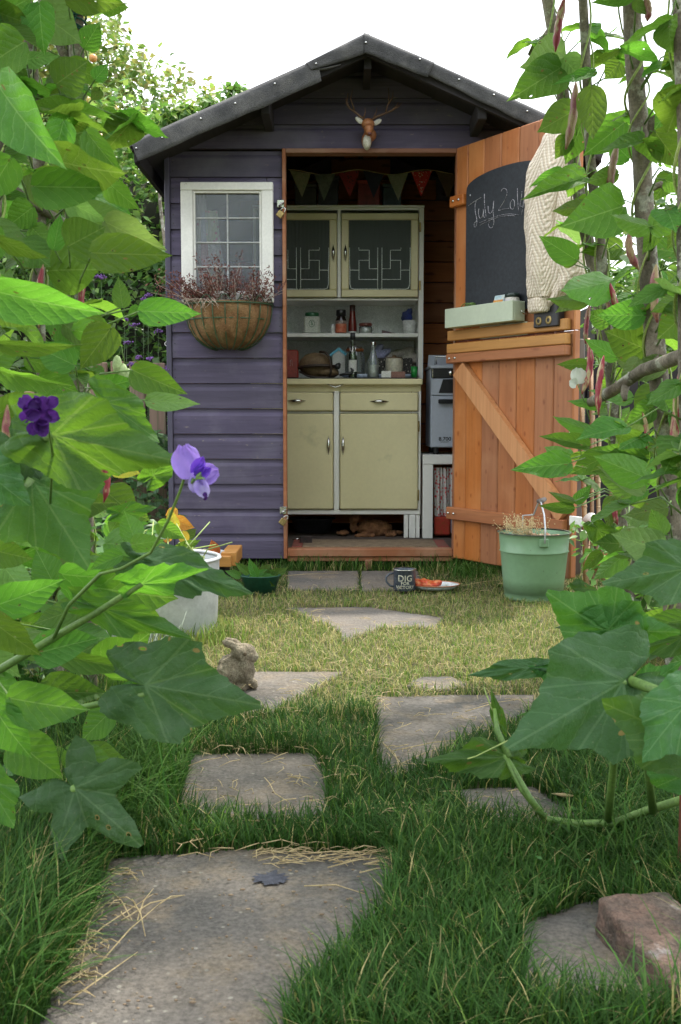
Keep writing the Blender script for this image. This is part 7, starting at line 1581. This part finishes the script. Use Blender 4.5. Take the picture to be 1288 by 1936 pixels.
# long tufts: along both borders, at the shed foot, by the tub
def tuft(name, label, spots, n, h0, h1, seed, lean=(.3,1.1), cols=((.035,.10,.016),(.055,.13,.024),(.08,.155,.036)), wid=(.0022,.0042), spread=.05):
    cx_ = np.array(spots); gl = np.random.default_rng(seed)
    idx = gl.integers(0, len(cx_), n); x = cx_[idx,0]+gl.normal(0,spread,n); y = cx_[idx,1]+gl.normal(0,spread,n)
    y = np.maximum(y, 1.02)
    kk = np.ones(n, bool)
    for poly in GP: kk &= ~inpoly(x, y, poly)
    x, y = x[kk], y[kk]; n = len(x)
    h = gl.uniform(h0,h1,n); th = gl.uniform(0,2*np.pi,n); ln = gl.uniform(lean[0],lean[1],n); dx, dy = np.cos(th), np.sin(th); wx, wy = -dy, dx; w_ = gl.uniform(wid[0],wid[1],n)
    S = 6; T = np.linspace(0,1,S+1); V = np.zeros((n, S*2+1, 3))
    for j, t in enumerate(T):
        px = x+dx*h*ln*t**2; py = np.maximum(y+dy*h*ln*t**2, .98); pz = h*t*(1-.45*ln*t**1.5)
        wt = (1-t**2.2)
        if j < S: V[:,2*j] = np.stack([px-wx*w_*wt*.5, py-wy*w_*wt*.5, pz],1); V[:,2*j+1] = np.stack([px+wx*w_*wt*.5, py+wy*w_*wt*.5, pz],1)
        else: V[:,2*S] = np.stack([px,py,pz],1)
    i = np.arange(n)[:,None]*(2*S+1); fs = []
    for j in range(S-1): fs += [i+[2*j,2*j+1,2*j+3], i+[2*j,2*j+3,2*j+2]]
    fs += [i+[2*S-2,2*S-1,2*S]]; tri = np.concatenate(fs,1).reshape(-1,3)
    me = bpy.data.meshes.new(name); me.vertices.add(n*(2*S+1)); me.vertices.foreach_set('co', V.ravel()); me.loops.add(len(tri)*3); me.loops.foreach_set('vertex_index', tri.ravel().astype(np.int32))
    me.polygons.add(len(tri)); me.polygons.foreach_set('loop_start', np.arange(0, len(tri)*3, 3, dtype=np.int32)); me.polygons.foreach_set('use_smooth', np.ones(len(tri), bool)); me.update(calc_edges=True)
    c = np.array(cols)[gl.integers(0,len(cols),n)]*gl.uniform(.7,1.3,(n,1)); ca_ = np.repeat(np.concatenate([c,np.ones((n,1))],1), 2*S+1, 0); at = me.color_attributes.new('Col','FLOAT_COLOR','POINT'); at.data.foreach_set('color', ca_.ravel()); me.materials.append(m_grass)
    o = bpy.data.objects.new(name, me); COL.objects.link(o); tag(o, label, 'grass', None, 'stuff'); return o
gp = lambda *a: [tuple(G(*p))[:2] for p in a]
tuft('long_grass', 'long unmown grass arching at the left border in front of the beans', gp((20,1760),(60,1700),(100,1650),(40,1620),(150,1600),(10,1850),(90,1560),(200,1560),(250,1520),(300,1480),(180,1480),(20,1936),(60,1880),(120,1540)), 2600, .07, .20, 21)
tuft('long_grass', 'long grass and weeds along the right border under the squash leaves', gp((1250,1600),(1200,1560),(1280,1650),(1180,1620),(1120,1640),(1240,1500),(1160,1500),(1280,1480),(1100,1450),(1260,1920),(1150,1936)), 1500, .05, .14, 22)
tuft('long_grass', 'longer grass tufts in the middle of the shaded foreground lawn', gp((780,1700),(840,1760),(900,1700),(820,1850),(950,1800),(760,1620),(700,1800),(900,1640),(1000,1640),(740,1900),(860,1920),(980,1700),(650,1880),(1040,1600),(900,1580)), 2400, .035, .085, 23, (.3,.9), spread=.06)
tuft('long_grass', 'grass tufts growing at the foot of the shed and door', gp((430,1072),(470,1070),(520,1072),(560,1076),(610,1075),(660,1075),(730,1073),(860,1085),(880,1095),(920,1085),(850,1072),(810,1075),(950,1080)), 1500, .04, .11, 24, (.2,.8), wid=(.003,.005), spread=.045)
tuft('long_grass', 'grass tufts beside the galvanised tub', gp((345,1220),(380,1215),(400,1215),(320,1230),(300,1240),(410,1200)), 500, .04, .09, 25, (.2,.7), wid=(.003,.005), cols=((.12,.20,.04),(.18,.26,.06),(.25,.27,.09)))
# dry stalks scattered on slabs and lawn
m = MB(); rr = random.Random(33)
def stalk(px0, py0, px1, py1, z=.014, r_=.0011, bend=.01):
    a, b = G(px0,py0,z), G(px1,py1,z); n_ = Vector((-(b-a).y, (b-a).x, 0)).normalized(); m.tube([a, a.lerp(b,.5)+n_*bend*rr.uniform(-1,1)+Vector((0,0,.004)), b], [r_, r_*.9, r_*.5], 5)
for s in ((190,1820,300,1710),(300,1710,350,1692),(100,1840,290,1690),(120,1900,260,1800),(260,1740,290,1680),(230,1740,350,1692),(150,1850,205,1670),(60,1900,170,1830),(250,1700,275,1770),(205,1680,250,1740),(500,1470,520,1500),(520,1500,555,1545),(350,1450,420,1432),(560,1510,515,1523),
          (575,1675,690,1690),(620,1640,740,1622),(560,1615,690,1610),(680,1650,740,1640),(722,1460,870,1400),(760,1462,720,1400),(740,1420,900,1395),(860,1400,960,1370),(720,1400,780,1470),(880,1345,1000,1320),(560,1160,640,1180),(520,1090,640,1084),(860,1110,960,1095)):
    stalk(*s)
for k in range(420):
    px, py = rr.uniform(60,330), rr.uniform(1640,1900)
    if abs((px-200)+(py-1640)*.5) > 75: continue
    a = rr.uniform(0,3.14); L_ = rr.uniform(15,50); stalk(px, py, px+L_*math.cos(a), py+L_*.35*math.sin(a), rr.uniform(.008,.022), .0009)
for k in range(420):
    py = rr.uniform(1085,1620); px = rr.uniform(330,1000); a = rr.uniform(0,3.14); L_ = rr.uniform(14,46)*(py-790)/500; stalk(px, py, px+L_*math.cos(a), py+L_*.3*math.sin(a), rr.uniform(.010,.028), .0009)
for k in range(90):
    px, py = rr.uniform(470,800), rr.uniform(1606,1634); L_ = rr.uniform(20,60); stalk(px, py, px+L_, py+rr.uniform(-8,8), .012, .0009)
cm = MB()
for k in range(320):
    px, py = (rr.uniform(150,740), rr.uniform(1630,1930)) if k % 3 else (rr.uniform(350,1000), rr.uniform(1325,1560)); p = G(px, py, .012); s_ = rr.uniform(.0008,.0026); cm.blob(p, (s_*rr.uniform(.8,2), s_, s_*.6), 5, 4)
co_ = bpy.data.objects.new('soil_crumbs', cm.mesh('soil_crumbs', M('crumbs', (.16,.11,.07), (.26,.20,.13), .9, 60))); COL.objects.link(co_); tag(co_, 'small soil and seed crumbs strewn over the front slabs', 'crumbs', None, 'stuff')
me = m.mesh('dry_stalks', m_straw); o = bpy.data.objects.new('dry_stalks', me); COL.objects.link(o); tag(o, 'dry straw stalks scattered over the slabs and lawn', 'straw', None, 'stuff')
t = solo('dry_husk', MB().tube([G(1043,1500,.03), G(1065,1503,.035), G(1096,1506,.03)], [.001,.007,.001], 8, squash=.5), m_straw, 'pale dry seed husk lying by the squash stem', 'husk', G(1065,1503,.03))
print('objects', len(bpy.data.objects), 'tris', sum(len(o.data.polygons) for o in bpy.data.objects if o.type == 'MESH'))
